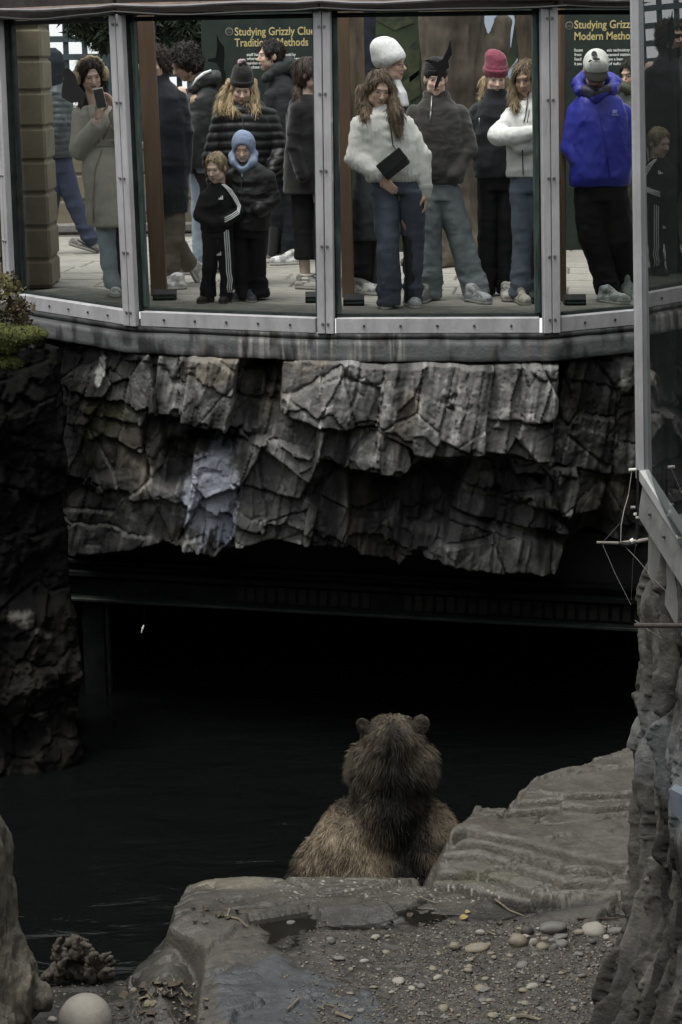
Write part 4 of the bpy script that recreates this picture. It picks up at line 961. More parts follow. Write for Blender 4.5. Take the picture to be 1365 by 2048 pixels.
rock_sheet('rock_pillar', rp(-0.55, -0.30, -0.02), rp(2.05, -0.45, -0.02), rp(-0.55, -3.6, -0.02), rp(2.05, -3.6, -0.02), 260, 380, pil_fn, M_rock, flip=True)
# ================================================================== BEAR
def bear():
    Y = 10.98
    def b(px, py, dy=0): return aty(px, py, Y + dy)
    f = Field(b(520, 1420) - np.array([0, 0.75, 0]), b(950, 1760) + np.array([0, 0.75, 0]), 0.014)
    f.z = np.arange(ZW - 0.25, b(780, 1420)[2] + 0.1, 0.014, dtype=np.float32); f.F = np.full((len(f.x), len(f.y), len(f.z)), 0.5, np.float32)
    f.ell(b(783, 1482, 0.04), (.166, .19, .158), None, 0.05)                 # skull
    f.ell(b(783, 1505, 0.24), (.085, .17, .075), None, 0.06)                 # muzzle, away from us
    f.ell(b(783, 1535, 0.02), (.215, .20, .16), None, 0.06)                  # ruff
    f.ell(b(726, 1528, 0.02), (.075, .13, .125), None, 0.05); f.ell(b(842, 1526, 0.02), (.075, .13, .125), None, 0.05)
    f.cone(b(782, 1550, 0.05), b(782, 1640, 0.0), .175, .20, 0.05)           # neck
    f.ell(b(775, 1620, -0.04), (.17, .2, .16), None, 0.08)                   # hump
    f.ell(b(765, 1740, 0.02), (.345, .32, .285), None, 0.08)                   # back
    f.ell(b(694, 1692, 0.02), (.19, .24, .2), None, 0.08); f.ell(b(845, 1685, 0.03), (.2, .25, .2), None, 0.08)
    f.cone(b(702, 1640, 0.1), b(636, 1728, 0.12), .12, .125, 0.08); f.cone(b(636, 1728, 0.12), b(578, 1815, 0.15), .125, .10, 0.06)
    f.cone(b(850, 1635, 0.1), b(888, 1720, 0.12), .12, .14, 0.08); f.cone(b(888, 1720, 0.12), b(895, 1830, 0.3), .13, .10, 0.06)
    f.ell(b(750, 1850, 0.05), (.52, .42, .34), None, 0.1)                    # haunches under the water line
    for sx in (-1, 1):
        c = b(783 + sx * 53, 1455, 0.03); c2 = b(783 + sx * 58, 1446, 0.03)
        f.ell(c, (.038, .032, .05), None, 0.02); f.ell(c2, (.041, .029, .041), None, 0.012)
        f.ell(c2 + np.array([sx * 0.006, -0.028, 0.004]), (.024, .021, .026), None, 0.01, sub=True)
    V, Q = f.mesh(); N = vnormals(V, Q)
    V = V + N * (0.018 * fbm(V * 7, 3, 90) + 0.008 * fbm(V * 24, 2, 91))[:, None]
    def colour(P):
        q = topx(P); px, py = q[:, 0], q[:, 1]
        n = fbm(P * 9, 3, 92); nf = fbm(P * np.array([40, 40, 20]), 2, 93)
        ruff = np.array([0.088, 0.073, 0.053]); tan = np.array([0.215, 0.173, 0.122]); dark = np.array([0.0065, 0.006, 0.005])
        t = sstep(1570, 1625, py + 14 * n)[:, None]; c = ruff * (1 - t) + tan * t
        c = c * (1 + 0.5 * n + 0.35 * nf)[:, None]
        cx = np.interp(py, [1440, 1500, 1600, 1640, 1690, 1760], [788, 788, 790, 800, 812, 815]); hw = np.interp(py, [1430, 1470, 1520, 1580, 1640, 1700, 1760], [1, 18, 44, 66, 76, 70, 56])  # course and width of the back's shade, painted into the fur colour
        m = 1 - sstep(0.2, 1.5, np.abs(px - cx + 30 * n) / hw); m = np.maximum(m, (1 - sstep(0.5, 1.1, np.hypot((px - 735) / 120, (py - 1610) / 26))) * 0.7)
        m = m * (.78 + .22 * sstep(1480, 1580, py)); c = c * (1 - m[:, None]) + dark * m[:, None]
        ear = np.maximum(1 - sstep(18, 24, np.hypot(px - 727, py - 1447)), 1 - sstep(18, 24, np.hypot(px - 840, py - 1447))); c = c * (1 - 0.45 * ear[:, None])
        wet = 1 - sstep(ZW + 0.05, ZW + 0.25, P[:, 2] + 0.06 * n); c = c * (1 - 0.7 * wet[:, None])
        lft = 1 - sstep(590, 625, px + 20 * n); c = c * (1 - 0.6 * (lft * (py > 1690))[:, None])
        return np.clip(c, 0.004, 1)
    base = np.array([b(765, 1700)[0], Y, ZW])
    M_hide = mat('bear_hide', (0.7, 0.7, 0.7), 0.9, 0.2, 20, attr=True); M_fur = mat('bear_fur', (1, 1, 1), 0.72, 0.25, 30, attr=True, spec=0.25, sheen=0.0)
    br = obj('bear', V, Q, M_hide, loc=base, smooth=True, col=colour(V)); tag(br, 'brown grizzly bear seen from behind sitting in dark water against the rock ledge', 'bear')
    # coat: tapered hairs rooted on the hide, combed down and outwards
    a, bb, c = V[Q[:, 0]], V[Q[:, 1]], V[Q[:, 2]]; ar = np.linalg.norm(np.cross(bb - a, c - a), axis=1)
    n = 100000; k = rng.choice(len(Q), n, p=ar / ar.sum()); u, v = rng.random((2, n))
    qd = V[Q[k]]; P = (qd[:, 0] * ((1 - u) * (1 - v))[:, None] + qd[:, 1] * (u * (1 - v))[:, None] + qd[:, 2] * (u * v)[:, None] + qd[:, 3] * ((1 - u) * v)[:, None]); NN = vnormals(V, Q)[Q[k, 0]]
    keep = (P[:, 2] > ZW - 0.03) & (NN[:, 1] < 0.45); P, NN = P[keep], NN[keep]; n = len(P)
    py = topx(P)[:, 1]; px = topx(P)[:, 0]
    cl = np.stack([fbm(P * 13, 2, 95), fbm(P * 13 + 9, 2, 96), fbm(P * 13 + 19, 2, 97)], 1)
    out = np.zeros((n, 3)); out[:, 0] = np.sign(px - 783) * 0.55 * (py < 1600); out[:, 2] = -1.0
    d = NN * 0.42 + out * 0.62 + cl * 0.75 + rng.normal(0, 0.16, (n, 3)); d -= NN * np.minimum(0, (d * NN).sum(1) - 0.12)[:, None]; d /= np.linalg.norm(d, axis=1)[:, None]
    ln = np.interp(py, [1425, 1460, 1500, 1580, 1640, 1760], [.018, .03, .052, .055, .045, .05]) * rng.uniform(0.6, 1.3, n)
    nr = np.minimum(np.hypot(px - 727, py - 1445), np.hypot(px - 840, py - 1445)); ln = np.where(nr < 22, 0.014, ln)
    w = np.cross(d, rng.normal(0, 1, (n, 3))); w /= np.linalg.norm(w, axis=1)[:, None]; hw = (0.0017 * rng.uniform(.7, 1.3, n))[:, None]
    m1 = P + d * ln[:, None] * 0.55; tip = P + (d + np.array([0, 0, -0.35])) * ln[:, None]
    VV = np.stack([P - w * hw, P + w * hw, m1 + w * hw * .8, m1 - w * hw * .8, tip], 1).reshape(-1, 3)
    ii = np.arange(n)[:, None] * 5
    T = np.concatenate([ii + np.array([[0, 1, 2]]), ii + np.array([[0, 2, 3]]), ii + np.array([[3, 2, 4]])])
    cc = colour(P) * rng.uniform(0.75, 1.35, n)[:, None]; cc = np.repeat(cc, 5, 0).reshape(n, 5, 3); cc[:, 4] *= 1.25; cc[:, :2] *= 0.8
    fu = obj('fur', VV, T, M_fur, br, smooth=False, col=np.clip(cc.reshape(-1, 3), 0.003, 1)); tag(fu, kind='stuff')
bear()
# ================================================================== VISITORS
SK_L, SK_M, SK_D = (0.70, 0.51, 0.41), (0.62, 0.43, 0.33), (0.47, 0.315, 0.225)
M_skin = mat('skin', (1, 1, 1), 0.5, 0.06, 30, attr=True, spec=0.35)
M_hair = mat('hair', (1, 1, 1), 0.5, 0.6, 70, 1.0, 90, attr=True, stretch=(1, 1, 0.06), spec=0.35, bdist=0.006)
M_knit = mat('knit', (1, 1, 1), 0.95, 0.10, 50, 0.8, 120, attr=True, stretch=(1, 1, 0.25), bdist=0.006, sheen=0.2)
M_cloth = mat('cloth', (1, 1, 1), 0.85, 0.14, 9, 0.45, 11, attr=True, bdist=0.012, bstretch=(1, 1, 0.55), ridge=True)
M_nylon = mat('nylon', (1, 1, 1), 0.5, 0.12, 8, 0.5, 13, attr=True, bdist=0.012, spec=0.4, bstretch=(1, 1, 0.5), ridge=True)
M_denim = mat('denim', (1, 1, 1), 0.85, 0.3, 7, 0.5, 9, attr=True, bdist=0.014, bstretch=(1, 1, 0.7), ridge=True)
M_wool = mat('wool', (1, 1, 1), 0.95, 0.10, 40, 0.3, 120, attr=True, sheen=0.3)
M_shoe = mat('shoe_leather', (1, 1, 1), 0.55, 0.1, 30, 0.2, 60, attr=True)
BLACK, CHAR = (0.007, 0.007, 0.008), (0.026, 0.027, 0.028)

def frame(yaw, pitch=0, roll=0):
    a = R(yaw); fw = np.array([math.sin(a), -math.cos(a), 0]); ex = np.array([math.cos(a), math.sin(a), 0]); up = ZUP.copy()
    p = R(pitch); fw, up = fw * math.cos(p) - up * math.sin(p), up * math.cos(p) + fw * math.sin(p)
    r = R(roll); ex, up = ex * math.cos(r) + up * math.sin(r), up * math.cos(r) - ex * math.sin(r)
    return np.stack([ex, -fw, up], 1)
def bands(lo, hi, fine, hf=0.0062, hc=0.018):
    z = [lo]
    while z[-1] < hi: z.append(z[-1] + (hf if any(a <= z[-1] <= b for a, b in fine) else hc))
    return z
def wrinkle(V, N, amp=0.008, sc=(5, 5, 9), seed=0, ridged=True):
    sc = np.array(sc); Wp = V + .05 * np.stack([vnoise(V * 6, seed + 40), vnoise(V * 6 + 9, seed + 41), vnoise(V * 6 + 5, seed + 42)], 1)
    return V + N * (amp * 1.2 * fbm(Wp * sc, 3, seed, ridged=ridged) + amp * .5 * sstep(-.2, .4, vnoise(V * 4, seed + 50)) * fbm(Wp * sc * np.array([2.2, 2.2, 3.0]), 3, seed + 3, ridged=True))[:, None]

SHOE = None
def shoe_proto():
    global SHOE
    f = Field((-.07, -.2, -.02), (.07, .14, .15), .0065)
    f.path([(0, .085, .03), (0, .0, .03), (.004, -.10, .03), (.006, -.135, .034)], [.040, .038, .046, .038], .01)
    f.ell((.003, -.085, .045), (.043, .078, .036), None, .02).cone((0, .07, .05), (0, .072, .10), .036, .037, .02).cone((0, -.05, .065), (0, .035, .105), .026, .030, .02)
    f.cut((0, 0, 0.002), (0, 0, -1)); V, Q = f.mesh(); N = vnormals(V, Q)
    V = V + N * (0.0035 * ((V[:, 2] < .026)))[:, None]
    SHOE = (V, Q)
shoe_proto()

class Person:
    def __init__(s, label, px, py, yaw=0, group=None, cat='person'):
        s.base = atz(px, py, 0.0); s.Y = s.base[1]; s.label = label; s.yaw = yaw; s.group = group; s.n = 0; s.bodyp = []; s.hands = []; s.seed = int(px) % 97; s.cat = cat
    def p(s, q): return aty(q[0], q[1], s.Y + (q[2] if len(q) > 2 else 0.0))
    def rows(s, rows): # (py, xl, xr, half depth, dy)
        out = []
        for r in rows:
            dy = r[4] if len(r) > 4 else 0.0; a, b = s.p((r[1], r[0], dy)), s.p((r[2], r[0], dy)); w = np.linalg.norm(b - a) / 2; c = (a + b) / 2
            out.append((c[2], c[0], c[1], w, r[3]))
        return out
    def head(s, c, hs=1.0, yaw=0, pitch=0, roll=0, skin=SK_L, brow=(.09, .06, .04), lip=(.36, .16, .13), stubble=0.0, smile=0.0):
        s.hc = s.p(c); s.hs = hs; s.M = frame(yaw, pitch, roll); s.skin = np.array(skin); s.brow = brow; s.lip = lip; s.stub = stubble; return s
    def W(s, x, y, z): return s.hc + s.M @ (np.array([x, y, z]) * s.hs)
    def E(s, f, x, y, z, r, k=0.012, sub=False): f.ell(s.W(x, y, z), np.array(r) * s.hs, s.M, k * s.hs, sub)
    def loc(s, P): return (P - s.hc) @ s.M / s.hs
    def hand(s, wrist, d, n, curl=0.5, size=1.0, thumb=1, spread=0.0):
        s.hands.append((s.p(wrist) if not isinstance(wrist, np.ndarray) else wrist, np.array(d, float), np.array(n, float), curl, size, thumb)); return s
    def _hand(s, f, w0, d, n, curl, size, th):
        d = d / np.linalg.norm(d); n = n - d * (n @ d); n /= np.linalg.norm(n); w = np.cross(d, n) * th; S = size
        for i, (o, L) in enumerate(((-.028, .066), (-.010, .074), (.010, .070), (.026, .056))):
            k0 = w0 + w * o * .6 * S + d * .015 * S; k1 = w0 + w * o * S + d * .085 * S
            f.cone(k0, k1, .017 * S, .0115 * S, .006)
            p, dr, a = k1, d, 0.0
            for j, q in enumerate((.46, .31, .23)):
                a += curl * (0.75 if j else 0.55); dr = d * math.cos(a) + n * math.sin(a); e = p + dr * L * q * 1.12 * S; f.cone(p, e, (.0098 - .0009 * j) * S, (.0090 - .0009 * j) * S, .003); p = e
        t0 = w0 - w * .02 * S + d * .02 * S; t1 = t0 - w * .034 * S + d * .03 * S + n * .016 * S; t2 = t1 + d * .034 * S + n * .018 * S * (1 + curl); t3 = t2 + d * .022 * S + n * .012 * S + w * .008 * S
        f.cone(t0, t1, .016 * S, .0125 * S, .006).cone(t1, t2, .0115 * S, .0105 * S, .004).cone(t2, t3, .0105 * S, .009 * S, .003)
    def body(s, torso, arms, legs, under=(.03, .03, .032)):
        """one continuous figure: torso rows, arm and leg joint chains (pixels), head and hands"""
        tr = s.rows(torso); A = [[s.p(q) for q in a] for a in arms]; Lg = [[s.p(q) for q in a] for a in legs]
        neck = s.W(0, .02, -.09); c0 = np.array([tr[-1][1], tr[-1][2], tr[-1][0]])
        pts = np.array([q for a in A + Lg for q in a] + [s.hc + v for v in ([.16, .16, .2], [-.16, -.16, -.25])] + [[t[1] + d_ * t[3], t[2] + d_ * t[4], t[0]] for t in tr for d_ in (-1, 1)] + [h[0] + h[1] / np.linalg.norm(h[1]) * .2 for h in s.hands])
        lo, hi = pts.min(0) - .12, pts.max(0) + .12; lo[2] = max(lo[2], 0.0)
        fine = [(s.hc[2] - .17 * s.hs, s.hc[2] + .15 * s.hs)] + [(min(h[0][2], (h[0] + h[1] / np.linalg.norm(h[1]) * .19)[2]) - .05, max(h[0][2], (h[0] + h[1] / np.linalg.norm(h[1]) * .19)[2]) + .05) for h in s.hands]
        f = Field(lo, hi, .0078, bands(lo[2] - .02, hi[2] + .02, fine))
        f.loft([(z, x, y, w * .8, d * .8) for z, x, y, w, d in tr], R(s.yaw), .03)
        kh = s.hs
        f.cone(c0 - ZUP * .04, neck, .062 * kh, .053 * kh, .03)
        for a in A: f.path(a, [.045 * kh, .040 * kh, .027 * kh][:len(a)], .03)
        hip = np.array([tr[0][1], tr[0][2], tr[0][0]])
        for a in Lg: f.path([hip * .35 + a[0] * .65] + a, ([.075 * kh] + [.075 * kh, .052 * kh, .040 * kh][:len(a)]), .03)
        E = lambda *a, **k: s.E(f, *a, **k)
        E(0, .012, .035, (.074, .094, .088), .02); E(0, -.018, -.035, (.059, .072, .076), .03); E(0, -.058, -.090, (.024, .024, .022), .025)
        for x in (-1, 1):
            E(x * .042, -.028, -.058, (.022, .045, .028), .02); E(x * .036, -.066, -.018, (.022, .02, .02), .02); E(x * .077, .014, .0, (.011, .022, .031), .008)
        E(0, -.082, .036, (.046, .014, .011), .014)
        for x in (-1, 1): E(x * .031, -.100, .015, (.017, .018, .011), .008, sub=True); E(x * .031, -.076, .013, (.0125, .0125, .0125), .003)
        f.cone(s.W(0, -.086, .02), s.W(0, -.112, -.020), .0075 * kh, .0125 * kh, .008)
        for x in (-1, 1): E(x * .011, -.097, -.025, (.008, .010, .007), .006)
        E(0, -.089, -.0515, (.021, .009, .006), .004); E(0, -.086, -.062, (.017, .010, .0065), .004)
        for h in s.hands: s._hand(f, *h)
        V, Q = f.mesh(); l = s.loc(V); x, y, z = l.T; fr = y < -.045
        C = np.repeat(s.skin[None], len(V), 0)
        bl = lambda m, col, k=1.0: C.__setitem__(slice(None), C * (1 - (m * k)[:, None]) + np.array(col) * (m * k)[:, None])
        bl(np.exp(-((np.abs(x) - .038) / .02) ** 2 - ((z + .022) / .02) ** 2) * fr, s.skin * np.array([1.05, .84, .80]), .5)
        if s.stub: bl(sstep(-.02, -.045, z) * (y < .0) * (np.abs(z) < .13), s.skin * .22, s.stub)
        bl((sstep(1.15, .85, np.hypot(x / .021, (z + .0565) / .0095)) * fr), s.lip, .85); bl((np.abs(z + .0565) < .0022) * (np.abs(x) < .021) * fr, (.14, .07, .06), .6)
        ax = np.abs(x) - .031
        bl(sstep(1.15, .85, np.hypot(ax / .0165, (z - .0365 + .25 * np.abs(ax) ** 1.0) / .0052)) * fr, s.brow, .42)
        bl(sstep(1.2, .9, np.hypot(ax / .014, (z - .0125) / .0062)) * fr, (.33, .30, .27), .9); bl(sstep(1.2, .8, np.hypot(ax / .0062, (z - .0120) / .0058)) * fr, (.03, .022, .018), 1.0); bl(sstep(1.2, .8, np.hypot(ax / .0155, (z - .0175) / .0024)) * fr, (.06, .042, .034), .6)
        bl((np.hypot(np.abs(x) - .008, z + .031) < .0042) * fr, s.skin * .4, .45)
        low = sstep(s.hc[2] - .26 * kh, s.hc[2] - .30 * kh, V[:, 2])
        for h in s.hands: low = low * sstep(.19, .24, np.linalg.norm(V - h[0] - h[1] / np.linalg.norm(h[1]) * .09, axis=1))
        bl(low, under)
        s.root = obj('person', V, Q, M_skin, loc=s.base, smooth=True, col=np.clip(C, .005, 1)); tag(s.root, s.label, s.cat, s.group); return s
    def part(s, name, f, material, col, disp=None, fn=None, label=None):
        V, Q = f.mesh(); N = vnormals(V, Q)
        if disp: V = disp(V, N)
        C = np.repeat(np.array(col, float)[None], len(V), 0)
        if fn: C = fn(V, C)
        o = obj(name, V, Q, material, s.root, smooth=True, col=np.clip(C, .004, 1)); tag(o, label); s.last = V; return o
    def fld(s, pts, m=.12, h=.0108):
        pts = np.array(pts); return Field(pts.min(0) - m, pts.max(0) + m, h)
    def top(s, name, rows, sleeves, material, col, radii=None, wr=.009, sc=(5, 5, 8), collar=None, extra=None, disp=None, fn=None, k=.018, quilt=0.0, qs=55, trim=True):
        tr = s.rows(rows); S = [[s.p(q) for q in a] for a in sleeves]; radii = radii or [[.064, .056, .046]] * len(S)
        f = s.fld([q for a in S for q in a] + [[t[1] + d_ * t[3], t[2] + d_ * t[4], t[0]] for t in tr for d_ in (-1, 1)], .15)
        f.loft(tr, R(s.yaw), 0.0)
        for a, r in zip(S, radii): f.path(a, r, k)
        if collar:                                             # ring rows (py, xl, xr, depth, dy)
            cr = s.rows(collar); f.loft(cr, R(s.yaw), .015); f.loft([(z + .004, x, y, w - .017, d - .017) for z, x, y, w, d in cr], R(s.yaw), 0, sub=True)
        if extra: extra(f)
        for a in S:                                            # open cuffs
            if len(a) > 2 and trim: pass
        sd = s.seed + len(name)
        def dp(V, N):
            if quilt: V = V - N * (quilt * np.abs(np.sin(V[:, 2] * qs + 1.2 * fbm(V * 3, 2, sd)))[:, None] ** .6 * -1 + quilt) * 1.0
            V = wrinkle(V, N, wr, sc, sd)
            return disp(V, N) if disp else V
        return s.part(name, f, material, col, dp, fn)
    def legs(s, name, waist, legs, material, col, wr=.010, sc=(6, 6, 7), fn=None, stack=True, k=.012):
        pts = []; L = []
        for kind, d, *r in legs:
            if kind == 'rows': q = s.rows(d); L.append(('r', q)); pts += [[t[1] + e * t[3], t[2] + e * t[4], t[0]] for t in q for e in (-1, 1)]
            else: q = [s.p(a) for a in d]; L.append(('p', q, r[0])); pts += q
        wq = s.rows(waist) if waist else []; pts += [[t[1] + e * t[3], t[2] + e * t[4], t[0]] for t in wq for e in (-1, 1)]
        f = s.fld(pts, .12)
        for l in L:
            if l[0] == 'r': f.loft(l[1], R(s.yaw), k, 2.1)
            else: f.path(l[1], l[2], k)
        if wq: f.loft(wq, R(s.yaw), k)
        f.cut((0, 0, .012), (0, 0, -1)); sd = s.seed + 31
        zl = f.z[2]
        def dp(V, N):
            a = wr * (.55 + 1.4 * np.exp(-((V[:, 2] - .14) / .13) ** 2) + .4 * np.exp(-((V[:, 2] - .52) / .10) ** 2)) if stack else wr
            return V + N * (a * fbm(V * np.array(sc) * np.array([.8, .8, 1.5]), 4, sd, ridged=True) + wr * .3 * fbm(V * 22, 2, sd + 2))[:, None]
        return s.part(name, f, material, col, dp, fn)
    def shoe(s, px, py, yaw, up=(.7, .7, .68), sole=(.75, .75, .72), size=1.0, pitch=0, dy=0.0, z=None, accent=None):
        size *= .93
        V, Q = SHOE; C = np.repeat(np.array(up, float)[None], len(V), 0); C[V[:, 2] < .026] = sole
        lace = (V[:, 1] > -.075) & (V[:, 1] < -.005) & (np.abs(V[:, 0]) < .017) & (V[:, 2] > .06); C[lace & (np.sin(V[:, 1] * 420) > 0)] *= 0.6 if np.mean(up) > .3 else 2.5
        pn = fbm(V * np.array([20, 26, 30]) + s.seed, 2, s.seed); C[(pn > .08) & (V[:, 2] > .03)] *= .5; C[(np.abs(V[:, 2] - .028) < .004)] *= .45; C[(V[:, 2] < .008)] *= .35
        if accent is not None: m = (np.abs(V[:, 2] - .05 + .25 * (V[:, 1] + .02)) < .007) & (V[:, 1] > -.10) & (np.abs(V[:, 0]) > .025); C[m] = accent
        M = frame(yaw, pitch); P = V.copy() * size; P = P @ M.T
        c = s.p((px, py, dy))
        if z is None: c = atz(px, py, 0.0) if pitch == 0 else c
        P = P + np.array([c[0], c[1] if z is None and pitch == 0 else s.Y + dy, 0 if pitch == 0 and z is None else c[2]])
        if P[:, 2].min() < 0: P[:, 2] -= P[:, 2].min()
        obj('shoe', P, Q, M_shoe, s.root, smooth=True, col=np.clip(C, .004, 1)); return s
    # ---- heads
    def hair_cap(s, col, style='short', locks=(), amp=.006, vol=1.0, line=.0, name='hair', fr=28, hat=None):
        f = s.fld([s.hc] + [s.p(q) for l, r in locks for q in l], .17 * s.hs + .03, .0075)
        E = lambda *a, **k: s.E(f, *a, **k)
        v = vol
        E(0, .018, .040, (.082 * v, .102 * v, .094 * v), .01); 
        if style != 'short': E(0, .04, -.02, (.080 * v, .075 * v, .09), .02)
        else: E(0, .05, -.01, (.074, .062, .06), .02)
        E(0, -.098, -.012 + line, (.066, .080, .098), .006, sub=True)
        if style == 'short': f.cut(s.W(0, 0, -.055), s.M @ np.array([0, -.75, -1])); [s.E(f, x * .088, -.004, -.022, (.028, .040, .048), .004, sub=True) for x in (-1, 1)]
        gl = np.random.default_rng(s.seed + 3)
        for l, r in locks:
            C_ = [s.p(q) for q in l]; f.path(C_, [x * .72 for x in r], .014)
            for j in range(6):
                o_ = gl.normal(0, 1, 3); o_ /= np.linalg.norm(o_); f.path([c_ + o_ * x * .62 + gl.normal(0, .006, 3) for c_, x in zip(C_, r)], [max(.007, x * .38) for x in r], .006)
        sd = s.seed + 5; col = np.array(col)
        def dp(V, N):
            l = s.loc(V); q = np.stack([l[:, 0] * fr * 1.6, l[:, 1] * fr * 1.6, l[:, 2] * fr * .35], 1) if style in ('long', 'short') else l * fr
            return V + N * (amp * fbm(q, 3, sd) + amp * .7 * fbm(q * np.array([2.2, 2.2, 1]), 2, sd + 8, ridged=True) + .001)[:, None]
        def fn(V, C):
            l = s.loc(V); st = fbm(np.stack([l[:, 0] * 70, l[:, 1] * 70, l[:, 2] * 4], 1), 3, sd + 1); z = l[:, 2]
            return col * (1 + .45 * st)[:, None] * (1 + .7 * sstep(-.04, -.22, z) * (style == 'long'))[:, None]
        ho = s.part(name, f, M_hair, col, dp, fn); V, Q = s.last, None
        me = ho.data; nP = len(me.polygons); vi = np.zeros(nP * 4, np.int32); me.loops.foreach_get('vertex_index', vi); Q = vi.reshape(-1, 4); N = vnormals(V, Q)
        n = 3400; k = gl.integers(0, nP, n); P = V[Q[k]].mean(1) + gl.normal(0, .003, (n, 3)); NN = N[Q[k, 0]]
        g_ = np.array([0, 0, -1.0]) * np.ones((n, 3)) + gl.normal(0, .25 if style != 'curly' else 1.6, (n, 3))
        if style == 'short': g_ = (P - s.W(0, .06, .11)) / .1 + gl.normal(0, .4, (n, 3))
        t_ = g_ - NN * (g_ * NN).sum(1)[:, None]; t_ /= np.linalg.norm(t_, axis=1)[:, None] + 1e-9; t_ = t_ + NN * (.10 if style != 'curly' else .5)
        L_ = gl.uniform(.5, 1.3, n) * (.075 if style == 'long' else .032 if s.hs > .9 else .02) ; w_ = np.cross(t_, NN); w_ /= np.linalg.norm(w_, axis=1)[:, None] + 1e-9
        hw = (gl.uniform(.6, 1.4, n) * .0022)[:, None]; B = P + NN * .001; m_ = B + t_ * L_[:, None] * .5; tp = B + (t_ - NN * (.13 if style != 'curly' else 0)) * L_[:, None]
        VV = np.stack([B - w_ * hw, B + w_ * hw, m_ + w_ * hw, m_ - w_ * hw, tp], 1).reshape(-1, 3); ii = np.arange(n)[:, None] * 5
        T = np.concatenate([ii + np.array([[0, 1, 2]]), ii + np.array([[0, 2, 3]]), ii + np.array([[3, 2, 4]])])
        lb = s.loc(tp); kp = ~((lb[:, 1] < -.045) & (np.abs(lb[:, 0]) < .056) & (lb[:, 2] < .068) & (lb[:, 2] > -.12))
        if hat is not None: kp &= s.loc(B)[:, 2] < hat
        if True: VV = VV.reshape(-1, 5, 3)[kp].reshape(-1, 3); P = P[kp]; n = len(P); T = np.concatenate([np.arange(n)[:, None] * 5 + np.array([[0, 1, 2]]), np.arange(n)[:, None] * 5 + np.array([[0, 2, 3]]), np.arange(n)[:, None] * 5 + np.array([[3, 2, 4]])])
        cs = fn(P, None) * gl.uniform(.45, 1.75, n)[:, None]
        so = obj('loose_strands', VV, T, M_hair, ho, col=np.clip(np.repeat(cs, 5, 0), .003, 1)); tag(so, kind='stuff'); s.last = V; return s
    def beanie(s, col, tall=1.0, big=1.0, back=0.0, cuff=True, line=.042, tilt=0.0, fold=0.0, sag=0.0, name='beanie', material=None):
        f = s.fld([s.hc, s.W(0, .05 + back, .2 * tall)], .16, .007)
        E = lambda *a, **k: s.E(f, *a, **k)
        E(0, .012 + .3 * back, .055, (.088 * big, .106 * big, .085 * big), .02); E(0, .02 + back, .055 + .062 * tall, (.078 * big, .09 * big, .07 * tall * big), .03)
        if sag: E(sag, .03, .15 * tall, (.05, .06, .035), .03)
        nrm = s.M @ np.array([0, -tilt, -1.0]); f.cut(s.W(0, -.09, line), nrm)
        if cuff:
            g = s.fld([s.hc], .18, .007); s.E(g, 0, .012, line + .028, (.094, .112, .075), .01); g.cut(s.W(0, -.09, line - .004), nrm); g.cut(s.W(0, -.09, line + .045), -nrm)
        sd = s.seed; 
        def dp(V, N):
            l = s.loc(V); a = np.arctan2(l[:, 1], l[:, 0]); return V + N * (.0016 * np.sin(a * 46) + .004 * fbm(l * 14, 3, sd) + fold * fbm(l * np.array([4, 4, 16]), 2, sd + 3, ridged=True))[:, None]
        o = s.part(name, f, material or M_knit, col, dp)
        if cuff:
            V, Q = g.mesh(); N = vnormals(V, Q); V = dp(V, N); c2 = obj('cuff', V, Q, material or M_knit, o, smooth=True, col=np.repeat(np.array(col)[None] * 1.0, len(V), 0))
        return s
    def strip(s, name, pts, r, material, off=.004):
        """thin line lying on the front of the last garment"""
        V = s.last; out = []
        for q in pts:
            w = s.p(q); dd = ray(q[0], q[1]); dd /= np.linalg.norm(dd)
            rel = V - CO; t = rel @ dd; perp = np.linalg.norm(rel - t[:, None] * dd, axis=1); m = perp < .02
            tt = t[m].min() if m.any() else np.linalg.norm(w - CO)
            out.append(CO + dd * (tt - off))
        out = np.array(out)
        MB().tube(out, r, 6).build(name, material, s.root, smooth=True); return out
    def patch(s, name, poly, material, off=.006):
        V = s.last; P = []
        for q in poly:
            dd = ray(q[0], q[1]); dd /= np.linalg.norm(dd); rel = V - CO; t = rel @ dd; perp = np.linalg.norm(rel - t[:, None] * dd, axis=1); m = perp < .022
            tt = t[m].min() if m.any() else np.linalg.norm(s.p(q) - CO); P.append(CO + dd * (tt - off))
        P = np.array(P); n = len(P); d = np.array([0, .002, 0])
        obj(name, np.concatenate([P, P + d]), [tuple(range(n)), tuple(range(2 * n - 1, n - 1, -1))] + [(i, i + n, (i + 1) % n + n, (i + 1) % n) for i in range(n)], material, s.root)
M_dark_zip = mat('dark_zip', (.02, .02, .022), .5, .2, 30); M_zip = mat('silver_zip', (.45, .45, .43), .35, .2, 60, metal=.5); M_wprint = mat('white_print', (.72, .73, .72), .7, .06, 30); M_lens = mat('phone_glass', (.01, .01, .012), .15, .1, 5)
BG = 'visitors behind the glass'

